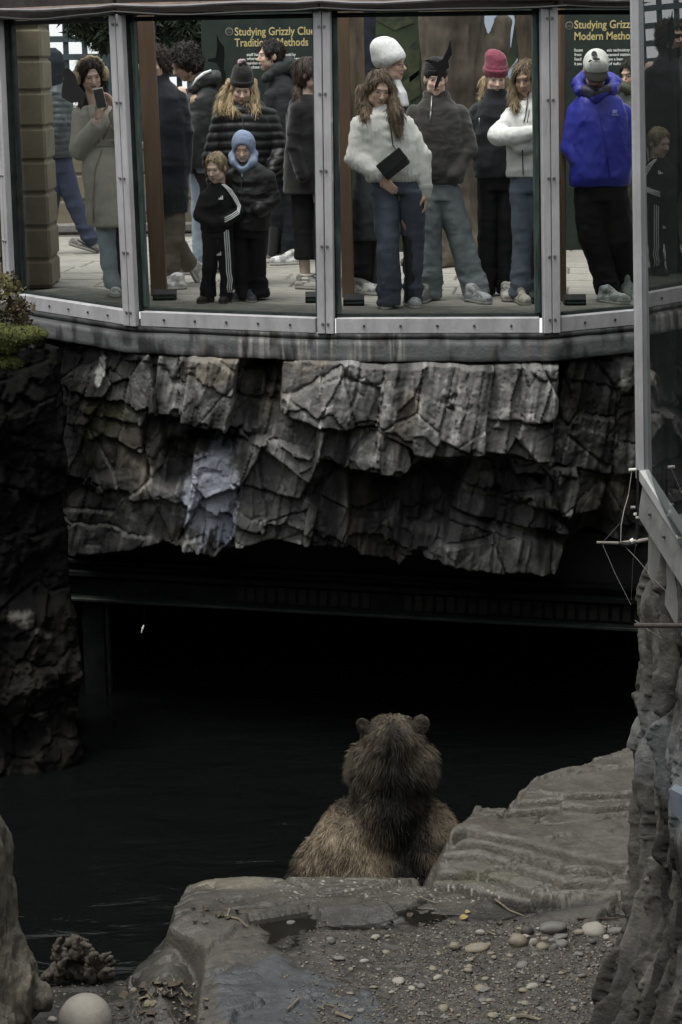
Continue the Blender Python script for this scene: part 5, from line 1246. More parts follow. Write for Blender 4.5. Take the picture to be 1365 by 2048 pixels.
# --- 1 walker at the far left, in a quilted jacket
q = Person('person in dark hood, grey quilted jacket and blue jeans striding left behind the stone pillar', 120, 509, -70, BG)
q.head((98, 128), 1.0, -110, 10, 0, SK_M).body([(330, 95, 140, .12), (240, 92, 140, .12), (175, 98, 125, .1)], [[(112, 185), (118, 245, -.08), (112, 300, -.1)]], [[(118, 330), (148, 405), (178, 478)], [(104, 330), (98, 420), (86, 500)]])
q.top('jacket', [(314, 84, 152, .15), (285, 82, 152, .15), (240, 84, 148, .15), (205, 86, 142, .14), (178, 92, 134, .11), (160, 94, 118, .07)], [[(116, 190, -.06), (120, 248, -.12), (106, 305, -.12)]], M_nylon, (.05, .06, .062), quilt=.006, qs=60, wr=.007)
q.top('hood', [(174, 84, 122, .10), (150, 76, 121, .125), (125, 75, 121, .14), (105, 80, 116, .11), (96, 90, 106, .06)], [], M_cloth, (.016, .02, .026), wr=.006)
q.legs('jeans', [(345, 92, 146, .11), (305, 92, 146, .12)], [('path', [(124, 335), (150, 408), (181, 478)], [.105, .078, .066]), ('path', [(106, 335), (99, 420), (88, 498)], [.105, .078, .07])], M_denim, (.045, .057, .095))
q.shoe(172, 500, -80, (.32, .31, .29), (.5, .49, .45), 1.05, -18, z=1, accent=(.02, .02, .02)).shoe(82, 508, -80, (.32, .31, .29), (.5, .49, .45), 1.05)

# --- 2 woman in a beige coat photographing
q = Person('person in beige belted wrap coat and fluffy earmuffs holding up a phone', 240, 592, 20, BG)
q.head((181, 149, -.05), .98, 22, 24, 8, SK_L, lip=(.30, .10, .09))
q.hand((196, 238, -.26), (.05, -.1, 1), (.5, -.2, .1), .55, 1.0, -1); q.hand((231, 212, -.22), (-.55, -.1, .75), (-.4, -.3, -.3), .7, 1.0, 1)
q.body([(340, 180, 235, .11), (260, 175, 238, .11), (215, 165, 230, .09)], [[(160, 228), (160, 300, -.05), (194, 243, -.25)], [(238, 228), (258, 285, -.05), (232, 216, -.22)]], [[(205, 350), (213, 480), (231, 575)], [(232, 350), (238, 480), (252, 575)]])
q.top('coat', [(450, 177, 262, .17), (430, 175, 260, .17), (380, 170, 256, .17), (330, 165, 250, .16), (290, 172, 242, .13), (255, 168, 246, .14), (228, 158, 244, .12), (212, 168, 232, .08)], [[(163, 232), (160, 300, -.06), (193, 252, -.22)], [(240, 232), (260, 288, -.05), (234, 232, -.2)]], M_wool, (.44, .425, .36), [[.068, .070, .058], [.066, .066, .055]], wr=.008, sc=(6, 6, 4))
q.strip('lapel', [(176, 215), (186, 250), (200, 285)], .006, M_wool_d := mat('coat_edge', (.33, .30, .225), .95, .1, 30)); q.strip('lapel', [(228, 230), (215, 262), (203, 286)], .006, M_wool_d)
q.strip('coat_edge', [(204, 300), (190, 340), (186, 400), (187, 446)], .005, M_wool_d)
tr_ = [(291, 168, 247, .148), (277, 170, 246, .148)]
f = q.fld([q.p((210, 285))], .25, .008); f.loft(q.rows(tr_), R(20), 0); q.part('belt', f, M_wool, (.40, .385, .325), lambda V, N: wrinkle(V, N, .004)); 
q.last = np.concatenate([q.last]); q.strip('belt_tail', [(232, 283), (242, 320), (248, 380)], [.014, .016, .018], M_wool_d); q.strip('belt_tail', [(226, 283), (196, 300), (183, 345), (180, 382)], [.010, .013, .014, .015], M_wool_d)
q.legs('jeans', None, [('rows', [(592 - 18, 212, 245, .07), (520, 202, 236, .075), (440, 192, 236, .085)]), ('rows', [(592 - 18, 238, 268, .07, .06), (520, 230, 262, .075, .06), (440, 225, 262, .085, .05)])], M_denim, (.46, .54, .58))
q.shoe(231, 592, 8, (.78, .78, .76), (.78, .78, .76)).shoe(254, 590, 16, (.78, .78, .76), (.78, .78, .76))
q.hair_cap((.035, .022, .015), 'long', [([(166, 150, .02), (163, 185, .02), (168, 212, -.02)], [.035, .04, .03]), ([(205, 160, .05), (206, 185, .05)], [.03, .02])], .006)
f = q.fld([q.hc], .16, .007)
for t in np.linspace(-1.35, 1.35, 14): pass
f.path([q.W(math.sin(t) * .104, .0, .025 + math.cos(t) * .112) for t in np.linspace(-1.6, 1.6, 16)], [.013] * 16, .01)
for sx in (-1, 1): q.E(f, sx * .106, .0, -.005, (.036, .052, .056), .012)
q.part('earmuffs', f, M_wool, (.46, .37, .24), lambda V, N: V + N * (.009 * fbm(V * 60, 2, 3) + .004 * fbm(V * 130, 2, 4))[:, None])
pc0 = q.p((200, 196, -.33)); Mp = frame(10, -12, 10)
ph = empty('phone', pc0, 'dark phone with pale edge held up by the person in the beige coat', 'phone')
MB().box(pc0, (.074, .009, .145), Mp, .003).build('body', mat('phone_body', (.5, .48, .46), .4, .1, 10), ph); MB().box(pc0 + Mp @ np.array([0, -.0062, -.004]), (.068, .004, .134), Mp, .001).build('back_cover', mat('phone_case', (.03, .032, .036), .4), ph)
MB().box(pc0 + Mp @ np.array([-.018, -.009, .045]), (.028, .004, .032), Mp, .001).build('camera', M_lens, ph)

# --- 3 man in a navy coat half hidden by the column
q = Person('person in long navy coat striding left half hidden by the left brown column', 345, 576, -60, BG)
q.head((313, 130), 1.0, -25, 5, 0, SK_L, stubble=.4).body([(330, 320, 370, .12), (240, 315, 370, .12), (175, 308, 350, .1)], [[(362, 185), (374, 260), (372, 335)]], [[(345, 400), (350, 470), (372, 530, .25)], [(335, 400), (330, 480), (340, 560)]])
q.top('coat', [(424, 300, 368, .16), (380, 296, 374, .16), (310, 300, 376, .155), (240, 298, 372, .15), (195, 300, 366, .13), (172, 306, 348, .09), (158, 300, 330, .07)], [[(358, 196), (372, 265), (370, 338)]], M_wool, (.008, .010, .016), wr=.008, collar=[(166, 298, 336, .085), (146, 300, 332, .08)])
q.legs('trousers', None, [('path', [(348, 415), (352, 480), (374, 525, .28)], [.085, .068, .066]), ('rows', [(562, 328, 352, .07), (480, 322, 356, .08), (410, 318, 358, .09)])], M_cloth, (.17, .15, .115))
q.shoe(344, 580, -70, (.74, .74, .72), (.72, .72, .7), 1.05).shoe(378, 545, -70, (.74, .74, .72), (.72, .72, .7), 1.05, -62, dy=.3, z=1)
q.hair_cap((.04, .026, .017), 'curly', amp=.012, vol=1.03)

# --- 4 curly haired man leaning
q = Person('person with curly dark hair leaning left in dark jacket with white lined hood', 405, 548, -55, BG)
q.head((370, 128), 1.05, -62, 30, 0, SK_D).body([(330, 385, 430, .12), (240, 385, 432, .12), (180, 385, 425, .1)], [[(392, 200, -.1), (385, 260, -.12), (372, 315, -.12)], [(425, 200), (432, 260), (430, 310)]], [[(400, 345), (402, 440), (402, 535)], [(420, 345), (420, 440), (418, 535)]])
q.top('jacket', [(334, 372, 440, .16), (300, 370, 440, .17), (250, 372, 440, .165), (205, 376, 438, .14), (178, 384, 430, .1), (164, 380, 415, .07)], [[(396, 205, -.08), (386, 262, -.13), (376, 318, -.14)], [(428, 205), (436, 262), (432, 315)]], M_nylon, (.024, .027, .026), wr=.009)
f = q.fld([q.p((400, 165)), q.p((430, 150))], .2, .009); f.path([q.p((385, 178, -.1)), q.p((405, 158, -.07)), q.p((430, 155, .0)), q.p((436, 168, .08))], [.035, .045, .05, .045], .03); q.part('hood', f, M_nylon, (.03, .033, .032), lambda V, N: wrinkle(V, N, .01))
q.strip('hood_lining', [(385, 172), (394, 158), (408, 147), (422, 141)], [.006, .012, .014, .010], M_wprint, .0)
q.legs('jeans', [(345, 388, 434, .1), (325, 388, 434, .1)], [('rows', [(538, 392, 414, .065), (440, 388, 416, .075), (345, 386, 416, .09)]), ('rows', [(536, 412, 432, .065, .08), (440, 410, 434, .075, .08), (345, 408, 434, .09, .06)])], M_denim, (.33, .40, .48))
q.shoe(399, 549, -75, (.12, .12, .12), (.5, .5, .48)).shoe(422, 545, -75, (.12, .12, .12), (.5, .5, .48))
q.hair_cap((.016, .012, .010), 'curly', amp=.026, vol=1.16, fr=22)

# --- 6 man looking left in a grey hooded jacket
q = Person('person with short dark hair in profile and charcoal hooded jacket walking left', 560, 528, -50, BG)
q.head((541, 114), .98, -72, 2, 0, SK_M, stubble=.5).body([(330, 540, 595, .12), (240, 538, 597, .12), (175, 538, 592, .1)], [[(545, 190, -.1), (540, 260, -.1), (545, 330, -.1)], [(592, 190), (600, 260), (598, 330)]], [[(555, 345), (552, 430), (545, 505)], [(580, 345), (580, 430), (578, 515)]])
q.top('jacket', [(345, 530, 604, .15), (280, 528, 606, .155), (220, 528, 604, .15), (185, 530, 600, .13), (160, 536, 585, .09), (148, 530, 572, .075)], [[(543, 195, -.1), (536, 262, -.1), (540, 330, -.12)], [(596, 195), (604, 262), (602, 330)]], M_cloth, (.021, .023, .025), wr=.010)
f = q.fld([q.p((560, 145)), q.p((580, 140))], .2, .009); f.path([q.p((530, 158, -.08)), q.p((552, 140, -.06)), q.p((578, 130, .0)), q.p((592, 150, .06)), q.p((585, 172, .06))], [.03, .045, .055, .06, .05], .03); q.part('hood', f, M_cloth, (.032, .034, .036), lambda V, N: wrinkle(V, N, .012, (9, 9, 9)))
q.legs('trousers', [(360, 534, 600, .1), (335, 534, 602, .1)], [('rows', [(506, 534, 560, .065, .1), (430, 538, 572, .075), (350, 534, 572, .09)]), ('rows', [(516, 566, 590, .065), (430, 566, 598, .075), (350, 566, 600, .09)])], M_denim, (.016, .018, .024))
q.shoe(544, 524, -70, (.74, .74, .72), (.76, .76, .74), 1.05, -16, dy=.1, z=1).shoe(577, 530, -70, (.74, .74, .72), (.76, .76, .74), 1.05)
q.hair_cap((.02, .014, .011), 'short', amp=.013, vol=1.04, fr=30, line=.02)

# --- 5 woman in pompom beanie and black puffer
q = Person('person in black pompom beanie with long blond hair and black quilted puffer jacket', 490, 572, 0, BG)
q.head((484, 178, -.06), .98, 4, 22, -3, SK_L, lip=(.36, .13, .12), brow=(.22, .16, .10)).body([(400, 450, 540, .12), (300, 448, 545, .12), (220, 450, 535, .1)], [[(446, 235), (425, 320, -.02), (438, 395, -.06)], [(540, 235), (560, 310, -.04), (545, 345, -.16)]], [[(475, 420), (472, 490), (470, 560)], [(512, 420), (514, 490), (515, 560)]])
q.top('puffer_jacket', [(410, 436, 548, .16), (360, 432, 548, .165), (300, 432, 552, .17), (250, 430, 552, .16), (218, 440, 540, .13), (200, 452, 520, .09)], [[(444, 238), (422, 318, -.03), (436, 392, -.08)], [(540, 236), (562, 308, -.04), (546, 340, -.16)]], M_nylon, (.010, .010, .011), [[.075, .07, .055]] * 2, quilt=.013, qs=48, wr=.006)
q.strip('zip', [(486, 235), (487, 290), (488, 340)], .003, M_dark_zip)
q.legs('trousers', [(430, 446, 540, .12), (400, 446, 540, .12)], [('rows', [(562, 458, 486, .07), (430, 448, 494, .09)]), ('rows', [(562, 502, 530, .07), (430, 494, 540, .09)])], M_cloth, BLACK)
q.shoe(470, 573, -8, BLACK, (.3, .3, .3)).shoe(516, 573, 8, BLACK, (.3, .3, .3))
q.hair_cap((.46, .35, .19), 'long', [([(459, 165, .0), (446, 200, -.04), (440, 216, -.10)], [.035, .042, .034]), ([(466, 185, -.02), (458, 212, -.10), (470, 222, -.14)], [.035, .03, .018]), ([(508, 165, .0), (510, 200, -.06), (514, 222, -.12)], [.033, .035, .022]), ([(500, 190, -.02), (500, 215, -.10)], [.03, .022])], .007, 1.0, hat=.01)
q.beanie((.020, .019, .018), 1.1, 1.0, .0, True, .044)
f = q.fld([q.W(0, .03, .20)], .07, .006); q.E(f, -.005, .02, .205, (.034, .034, .032), .005); q.part('pompom', f, M_wool, (.05, .03, .035), lambda V, N: V + N * (.012 * fbm(V * 70, 2, 8))[:, None], lambda V, C: np.where((fbm(V * 45, 2, 12) > .12)[:, None], np.array([.42, .30, .34]), C))

# --- 7 woman in long black coat walking away to the right
q = Person('person with long brown hair and long black coat partly hidden by the middle frame', 618, 578, 60, BG)
q.head((618, 150), .96, 75, 5, 0, SK_L).body([(350, 590, 640, .12), (260, 588, 640, .12), (200, 590, 632, .1)], [[(594, 215, -.06), (590, 290, -.08), (602, 350, -.12)]], [[(606, 380), (606, 470), (612, 566)], [(632, 380), (640, 470), (655, 560)]], (.5, .42, .34))
q.top('coat', [(386, 576, 650, .17), (340, 576, 648, .165), (280, 578, 646, .15), (230, 578, 644, .14), (205, 584, 636, .11), (190, 596, 626, .07)], [[(596, 220, -.07), (588, 290, -.1), (606, 352, -.14)]], M_wool, (.008, .008, .009), wr=.009)
q.legs('trousers', None, [('rows', [(516, 592, 632, .08), (450, 588, 628, .085), (375, 586, 630, .1)]), ('rows', [(520, 636, 664, .08, -.1), (375, 626, 656, .1)])], M_cloth, (.007, .007, .008))
f = q.fld([q.p((614, 540)), q.p((614, 570))], .08, .007); f.loft(q.rows([(570, 602, 632, .05), (556, 600, 632, .05), (548, 602, 631, .05)]), R(60), 0); q.part('sock', f, M_knit, (.62, .6, .54), lambda V, N: V + N * (.005 * np.sin(V[:, 2] * 240))[:, None])
q.shoe(617, 579, 62, (.42, .41, .38), (.5, .5, .47)).shoe(655, 572, 62, (.42, .41, .38), (.5, .5, .47))
q.hair_cap((.055, .036, .024), 'long', [([(602, 150, .02), (598, 185, -.03), (602, 218, -.08)], [.035, .034, .02]), ([(612, 160, .05), (612, 200, .02)], [.04, .025])], .006)

# --- 9 older boy with a blue hood
q = Person('child in pale blue hood and black padded jacket standing behind the striped tracksuit', 508, 601, 0, BG)
q.head((487, 296, -.03), .86, -5, 22, 0, SK_L, brow=(.10, .07, .045)).body([(440, 468, 532, .09), (390, 466, 535, .09), (345, 470, 528, .075)], [[(468, 350), (458, 400), (470, 432, -.1)], [(530, 350), (542, 398), (514, 418, -.12)]], [[(485, 460), (485, 520), (487, 588)], [(512, 460), (515, 520), (518, 588)]])
q.top('jacket', [(458, 460, 536, .125), (420, 458, 542, .13), (380, 458, 544, .13), (352, 460, 540, .12), (335, 468, 528, .1), (322, 476, 512, .07)], [[(467, 356), (458, 402), (476, 432, -.1)], [(534, 356), (545, 398), (518, 420, -.13)]], M_nylon, (.010, .0105, .010), [[.058, .055, .045]] * 2, wr=.010, sc=(8, 8, 12))
q.strip('pocket_flap', [(505, 392), (530, 384)], .004, M_dark_zip); q.strip('zip', [(483, 345), (484, 400), (486, 450)], .003, M_dark_zip); q.strip('drawstring', [(484, 346), (485, 354)], .003, M_wprint)
f = q.fld([q.hc, q.p((486, 335))], .17, .007)
q.E(f, 0, .012, .025, (.098, .115, .125), .02); f.path([q.p((464, 310, -.03)), q.p((470, 325, -.08)), q.p((486, 336, -.1)), q.p((504, 325, -.08)), q.p((510, 308, -.03))], [.025, .03, .03, .03, .025], .03); q.E(f, 0, .03, -.06, (.085, .09, .09), .03)
q.E(f, 0, -.10, -.02, (.064, .11, .095), .012, sub=True)
q.part('hood', f, M_cloth, (.25, .31, .43), lambda V, N: wrinkle(V, N, .005, (9, 9, 9)))
q.hair_cap((.03, .022, .016), 'short', amp=.006, vol=.95, line=-.005)
q.legs('trousers', [(475, 464, 534, .1), (445, 464, 534, .1)], [('rows', [(596, 472, 506, .075), (520, 468, 504, .075), (460, 464, 500, .09)]), ('rows', [(594, 500, 540, .085, .03), (570, 502, 534, .075, .03), (520, 500, 530, .075), (460, 498, 534, .09)])], M_cloth, (.007, .007, .008), stack=True)
q.shoe(500, 603, 12, (.08, .085, .10), (.45, .45, .44), .8).shoe(476, 601, -20, (.08, .085, .10), (.3, .3, .3), .8)

# --- 8 little boy in a striped tracksuit
q = Person('small blond child in black tracksuit with three white stripes', 432, 606, -5, BG)
q.head((433, 337, -.03), .83, -24, 18, 0, SK_L, brow=(.28, .20, .12)).body([(455, 408, 462, .08), (410, 406, 466, .08), (380, 412, 460, .065)], [[(412, 392), (402, 430), (424, 446, -.1)], [(460, 392), (480, 424), (452, 442, -.11)]], [[(422, 470), (420, 520), (416, 590)], [(448, 470), (452, 520), (452, 590)]])
q.top('track_jacket', [(462, 404, 466, .105), (440, 402, 468, .11), (410, 402, 467, .11), (388, 406, 464, .10), (375, 416, 454, .08), (366, 420, 448, .055)], [[(411, 395), (400, 430), (426, 448, -.1)], [(461, 392), (482, 424), (450, 444, -.12)]], M_cloth, (.008, .008, .009), [[.046, .043, .036]] * 2, wr=.007, sc=(9, 9, 12))
for o_ in (-3.4, 0, 3.4):
    q.strip('stripe', [(446 + o_ * .6, 368), (458 + o_, 378), (470 + o_, 395), (479 + o_ * .8, 412), (477 + o_ * .4, 424 + o_), (464, 433 + o_ * 1.2), (450, 440 + o_ * 1.2)], .0045, M_wprint, .003)
for k_ in range(3): q.patch('logo', [(437.5 + 3 * k_, 399), (440.5 + 3 * k_, 399), (440.5 + 3 * k_ - .0, 397.5 - 2.6 * k_), (438 + 3 * k_ , 395.5 - 2.6 * k_)], M_wprint)
q.legs('track_trousers', [(475, 406, 464, .09), (452, 408, 464, .09)], [('rows', [(592, 402, 432, .06), (525, 406, 434, .065), (465, 406, 438, .08)]), ('rows', [(594, 440, 466, .06), (525, 440, 468, .065), (465, 434, 466, .08)])], M_cloth, (.007, .007, .008), wr=.008)
for o_ in (-4.0, 0, 4.0): q.strip('stripe', [(453 + o_, 460), (455 + o_, 490), (457 + o_, 520), (458 + o_, 545), (461 + o_, 560), (459 + o_, 575), (461 + o_, 585)], .0045, M_wprint, .003)
for k_ in range(3): q.patch('logo', [(434 + 3 * k_, 511), (437 + 3 * k_, 511), (437 + 3 * k_, 509.5 - 2.4 * k_), (434.8 + 3 * k_, 507.5 - 2.4 * k_)], M_wprint)
q.shoe(414, 606, -28, (.03, .028, .026), (.10, .09, .08), .75, accent=(.2, .16, .1)).shoe(451, 606, -10, (.03, .028, .026), (.10, .09, .08), .75, accent=(.2, .16, .1))
q.hair_cap((.44, .34, .20), 'short', amp=.005, vol=1.0, line=.016)

# --- 10 man in tall white beanie
q = Person('person in tall white beanie and glasses in profile looking right, grey jacket', 728, 588, 55, BG)
q.head((783, 130), 1.0, 62, 4, 8, SK_M, brow=(.05, .035, .025)).body([(380, 730, 790, .12), (260, 740, 800, .12), (185, 750, 800, .1)], [[(800, 200, -.05), (800, 280), (795, 350)]], [[(740, 400), (730, 490), (722, 575)], [(765, 400), (760, 480), (750, 560)]])
q.top('jacket', [(478, 706, 770, .16), (400, 706, 790, .16), (300, 724, 808, .155), (220, 734, 812, .15), (190, 742, 806, .12), (175, 752, 796, .08)], [[(800, 212, -.04), (800, 290), (792, 350)]], M_cloth, (.035, .040, .045), wr=.009)
f = q.fld([q.p((790, 175)), q.p((782, 215))], .14, .008); f.loft(q.rows([(212, 770, 803, .13, -.04), (185, 768, 800, .115, -.03), (172, 772, 796, .085, -.01), (160, 776, 794, .065, 0)]), R(55), .01); q.part('shirt', f, M_cloth, (.55, .56, .56), lambda V, N: wrinkle(V, N, .004))
q.legs('trousers', None, [('rows', [(572, 704, 742, .08), (480, 708, 752, .085), (440, 706, 756, .1)]), ('rows', [(560, 736, 764, .08, .1), (440, 738, 772, .1, .05)])], M_cloth, (.008, .008, .009))
q.shoe(727, 590, 62, (.55, .55, .52), (.6, .6, .58), 1.1).shoe(752, 578, 62, (.55, .55, .52), (.6, .6, .58), 1.1)
q.hair_cap((.02, .015, .012), 'short', amp=.006, vol=.95, hat=-.02)
q.beanie((.74, .75, .74), 1.0, 1.22, .035, False, .045, tilt=.62)
g0 = [q.W(x, y, .014) for x, y in ((-.075, .0), (-.07, -.07), (-.05, -.098), (-.012, -.105), (.012, -.105), (.05, -.098), (.07, -.07), (.075, .0))]; MB().tube(g0, .0022, 5).build('glasses', M_dark_zip, q.root)

# --- 12 young man in grey quarter zip
q = Person('person in charcoal quarter zip jumper, black beanie and baggy grey jeans', 880, 600, 0, BG)
q.head((872, 160, -.02), .97, 2, 8, 0, SK_L, brow=(.08, .055, .04)).body([(360, 842, 920, .12), (280, 838, 922, .12), (215, 832, 918, .1)], [[(834, 225), (818, 295), (830, 355, -.06)], [(916, 225), (934, 295, -.02), (908, 352, -.1)]], [[(858, 385), (856, 480), (860, 585)], [(890, 385), (922, 470), (950, 582)]])
q.top('quarter_zip', [(366, 836, 926, .14), (340, 830, 930, .15), (290, 828, 928, .15), (245, 824, 926, .14), (218, 828, 920, .125), (205, 840, 905, .10), (196, 850, 894, .075)], [[(832, 230), (814, 295), (832, 356, -.06)], [(918, 230), (938, 296, -.02), (908, 350, -.12)]], M_wool, (.040, .038, .035), [[.066, .060, .052]] * 2, wr=.010, sc=(6, 6, 9), collar=[(208, 842, 906, .085), (182, 850, 897, .072)])
q.strip('zip', [(864, 192), (863, 215), (860, 232)], .004, M_zip); q.strip('zip_pull', [(862, 222), (861, 240)], .005, M_zip)
q.legs('jeans', [(400, 846, 914, .12), (360, 846, 914, .125)], [('rows', [(594, 838, 884, .10), (550, 842, 882, .09), (480, 842, 884, .095), (390, 842, 886, .11)]), ('path', [(895, 392), (922, 480), (948, 566), (952, 582)], [.105, .088, .084, .09])], M_denim, (.20, .235, .24), wr=.014, sc=(5, 5, 6))
q.shoe(850, 604, -20, (.40, .40, .38), (.6, .6, .58), 1.05, accent=(.2, .2, .2)).shoe(952, 606, 30, (.46, .48, .48), (.6, .6, .58), 1.08, accent=(.2, .22, .24))
q.hair_cap((.05, .035, .025), 'short', amp=.005, vol=.95, hat=.0)
q.beanie((.007, .007, .008), .85, 1.0, .0, True, .036)

# --- 11 woman in the cream cable sweater
q = Person('person with long fair hair in cream knit sweater holding a black clutch', 800, 616, 6, BG)
q.head((757, 180, -.03), .98, 16, 20, -6, SK_M, lip=(.32, .13, .11), brow=(.09, .06, .04))
q.hand((763, 352, -.24), (.45, -.15, -.55), (.3, .8, .2), .35, .95, 1); q.hand((849, 384, -.02), (.1, -.05, -1), (-1, 0, 0), .5, .95, 1)
q.body([(365, 742, 835, .11), (290, 736, 820, .11), (235, 728, 810, .09)], [[(722, 245), (714, 318, -.05), (757, 348, -.22)], [(812, 245), (842, 310), (849, 382, -.02)]], [[(772, 390), (780, 480), (782, 595)], [(815, 390), (822, 480), (822, 595)]])
def cable(V, N):
    px, py = topx(V).T; u = (px - 762) - .12 * (py - 300); a = .003 * np.sin(u * .9) * (np.abs(u - 20) > 12) ; b = .005 * np.sin(py * .30 + np.sign(u) * 1.5) * np.exp(-((u - 20) / 9) ** 2) + .004 * np.sin(py * .3) * np.exp(-((u + 26) / 8) ** 2)
    return V + N * (a + b)[:, None]
q.top('sweater', [(362, 734, 838, .135), (350, 730, 842, .15), (315, 724, 838, .16), (275, 720, 828, .155), (248, 714, 822, .14), (230, 724, 812, .12), (218, 738, 794, .09), (210, 746, 784, .07)], [[(720, 248), (711, 318, -.06), (752, 347, -.2)], [(813, 248), (845, 312), (850, 372, -.02)]], M_knit, (.78, .78, .72), [[.058, .064, .050], [.056, .058, .048]], wr=.007, sc=(5, 5, 7), disp=cable)
f = q.fld([q.p((757, 350, -.22)), q.p((849, 392))], .1, .008); f.cone(q.p((748, 345, -.19)), q.p((760, 352, -.23)), .05, .042, 0).cone(q.p((850, 374, -.02)), q.p((850, 392, -.02)), .055, .045, .0); q.part('cuff', f, M_knit, (.64, .64, .58), lambda V, N: V + N * (.003 * np.sin(V[:, 0] * 420))[:, None])
q.last = np.concatenate([q.last]); 
q.legs('jeans', [(385, 742, 842, .12), (356, 744, 836, .12)], [('rows', [(610, 757, 802, .095, -.07), (560, 758, 799, .08, -.06), (490, 754, 798, .085, -.05), (430, 749, 798, .10, -.02), (380, 742, 798, .12)]), ('rows', [(604, 808, 843, .085, .06), (560, 810, 844, .08, .05), (490, 806, 849, .085, .04), (430, 800, 850, .10, .02), (380, 794, 844, .12)])], M_denim, (.088, .104, .135), wr=.015, fn=lambda V, C: C * (1 + .8 * np.exp(-((topx(V)[:, 0] - 772) / 16) ** 2) * sstep(.25, .5, V[:, 2]) * sstep(.95, .6, V[:, 2]))[:, None])
q.shoe(777, 616, -12, (.50, .51, .50), (.68, .68, .66), 1.02, accent=(.12, .12, .13)).shoe(823, 614, 12, (.50, .51, .50), (.68, .68, .66), 1.02, accent=(.12, .12, .13))
q.hair_cap((.15, .105, .062), 'long', [([(730, 175, .0), (728, 210, -.03), (736, 236, -.10)], [.035, .04, .03]), ([(741, 190, .03), (738, 222, -.04)], [.04, .04]), ([(782, 170, .0), (786, 205, -.07), (796, 235, -.15), (797, 260, -.18)], [.034, .040, .042, .024]), ([(775, 200, .02), (785, 235, -.12)], [.035, .035])], .007, 1.0)
cc = q.p((787, 328, -.30)); a_ = R(38); Mc = np.stack([np.array([math.cos(a_), -.1, math.sin(a_)]) / 1.005, [0, 1, 0], [-math.sin(a_), 0, math.cos(a_)]], 1)
Mc = np.stack([np.array([math.cos(a_), 0, math.sin(a_)]), np.array([0, 1.0, 0]), np.array([-math.sin(a_), 0, math.cos(a_)])], 1)
cb = empty('clutch_bag', cc - ZUP * .08, 'small black leather clutch with a flap pressed against the cream sweater', 'bag'); M_lea = mat('black_leather', (.018, .018, .019), .42, .3, 40, .2, 80)
MB().box(cc, (.20, .05, .13), Mc, .012).build('pouch', M_lea, cb); MB().box(cc + Mc @ np.array([.0, -.029, .022]), (.202, .012, .088), Mc, .005).build('flap', M_lea, cb); MB().box(cc + Mc @ np.array([0, -.037, -.016]), (.205, .006, .022), Mc, .002).build('band', M_lea, cb)
MB().tube([cc + np.array([.03, .0, .08]), q.p((786, 290, -.17)), q.p((783, 262, -.18)), q.p((778, 240, -.14)), q.p((770, 222, -.05))], .004, 6).build('strap', M_lea, cb)

# --- 13 person in a maroon beanie
q = Person('smiling person in maroon beanie with blond hair and black fleece, hands in pockets', 988, 592, 5, BG)
q.head((992, 158, -.02), .95, 4, 14, 0, SK_L, brow=(.22, .15, .09)).body([(340, 955, 1030, .12), (270, 952, 1032, .12), (210, 955, 1026, .1)], [[(957, 222), (945, 290), (972, 332, -.1)], [(1028, 222), (1042, 290), (1015, 332, -.1)]], [[(978, 365), (975, 470), (968, 580)], [(1008, 365), (1014, 470), (1010, 580)]])
q.top('fleece', [(352, 948, 1036, .14), (320, 946, 1040, .15), (270, 946, 1040, .15), (235, 948, 1036, .14), (208, 956, 1026, .12), (196, 966, 1016, .09), (188, 972, 1010, .07)], [[(957, 226), (944, 290), (975, 334, -.1)], [(1030, 226), (1044, 290), (1014, 334, -.1)]], M_wool, (.009, .011, .015), wr=.009, collar=[(200, 966, 1018, .09), (178, 970, 1014, .08)])
q.strip('zip_pull', [(959, 236), (959, 250)], .003, M_zip)
q.legs('trousers', [(380, 956, 1030, .12), (345, 956, 1030, .12)], [('rows', [(586, 950, 990, .09), (480, 956, 996, .09), (370, 956, 998, .11)]), ('rows', [(586, 994, 1028, .09), (480, 994, 1034, .09), (370, 990, 1032, .11)])], M_cloth, (.007, .0075, .008))
q.shoe(966, 596, -12, (.05, .05, .05), (.2, .2, .2)).shoe(1014, 600, 4, (.45, .44, .40), (.55, .54, .5))
q.hair_cap((.5, .39, .23), 'long', [([(968, 160, .0), (967, 185, -.02)], [.025, .018]), ([(1014, 160, .0), (1016, 180, -.01)], [.028, .02])], .005, .96, hat=.0)
q.beanie((.235, .055, .085), 1.15, 1.0, .0, True, .040, fold=.008, sag=-.03)

# --- 14 woman in the white jacket
q = Person('person with straight fair hair in white zip jacket with folded arms and blue jeans', 1042, 604, -8, BG)
q.head((1052, 158, -.03), .97, -22, 18, 6, SK_D, lip=(.26, .11, .09), brow=(.10, .07, .045))
q.hand((1072, 262, -.26), (1, .1, .1), (0, 1, -.2), .4, .9, 1)
q.body([(350, 1022, 1090, .11), (280, 1020, 1092, .11), (215, 1024, 1088, .09)], [[(1024, 228), (996, 268, -.08), (1068, 265, -.25)], [(1078, 228), (1082, 280, -.08), (1040, 288, -.2)]], [[(1042, 380), (1042, 470), (1040, 588)], [(1072, 380), (1070, 470), (1052, 585)]])
q.top('jacket', [(352, 1014, 1092, .13), (320, 1016, 1094, .14), (275, 1014, 1096, .15), (240, 1016, 1096, .14), (216, 1024, 1090, .12), (202, 1036, 1078, .09)], [[(1024, 232), (997, 270, -.09), (1030, 274, -.22), (1066, 265, -.25)], [(1078, 232), (1084, 282, -.08), (1040, 292, -.2)]], M_nylon, (.74, .75, .72), [[.062, .062, .058, .048], [.062, .060, .05]], wr=.009, sc=(7, 7, 9), collar=[(215, 1046, 1092, .085), (172, 1052, 1088, .08)])
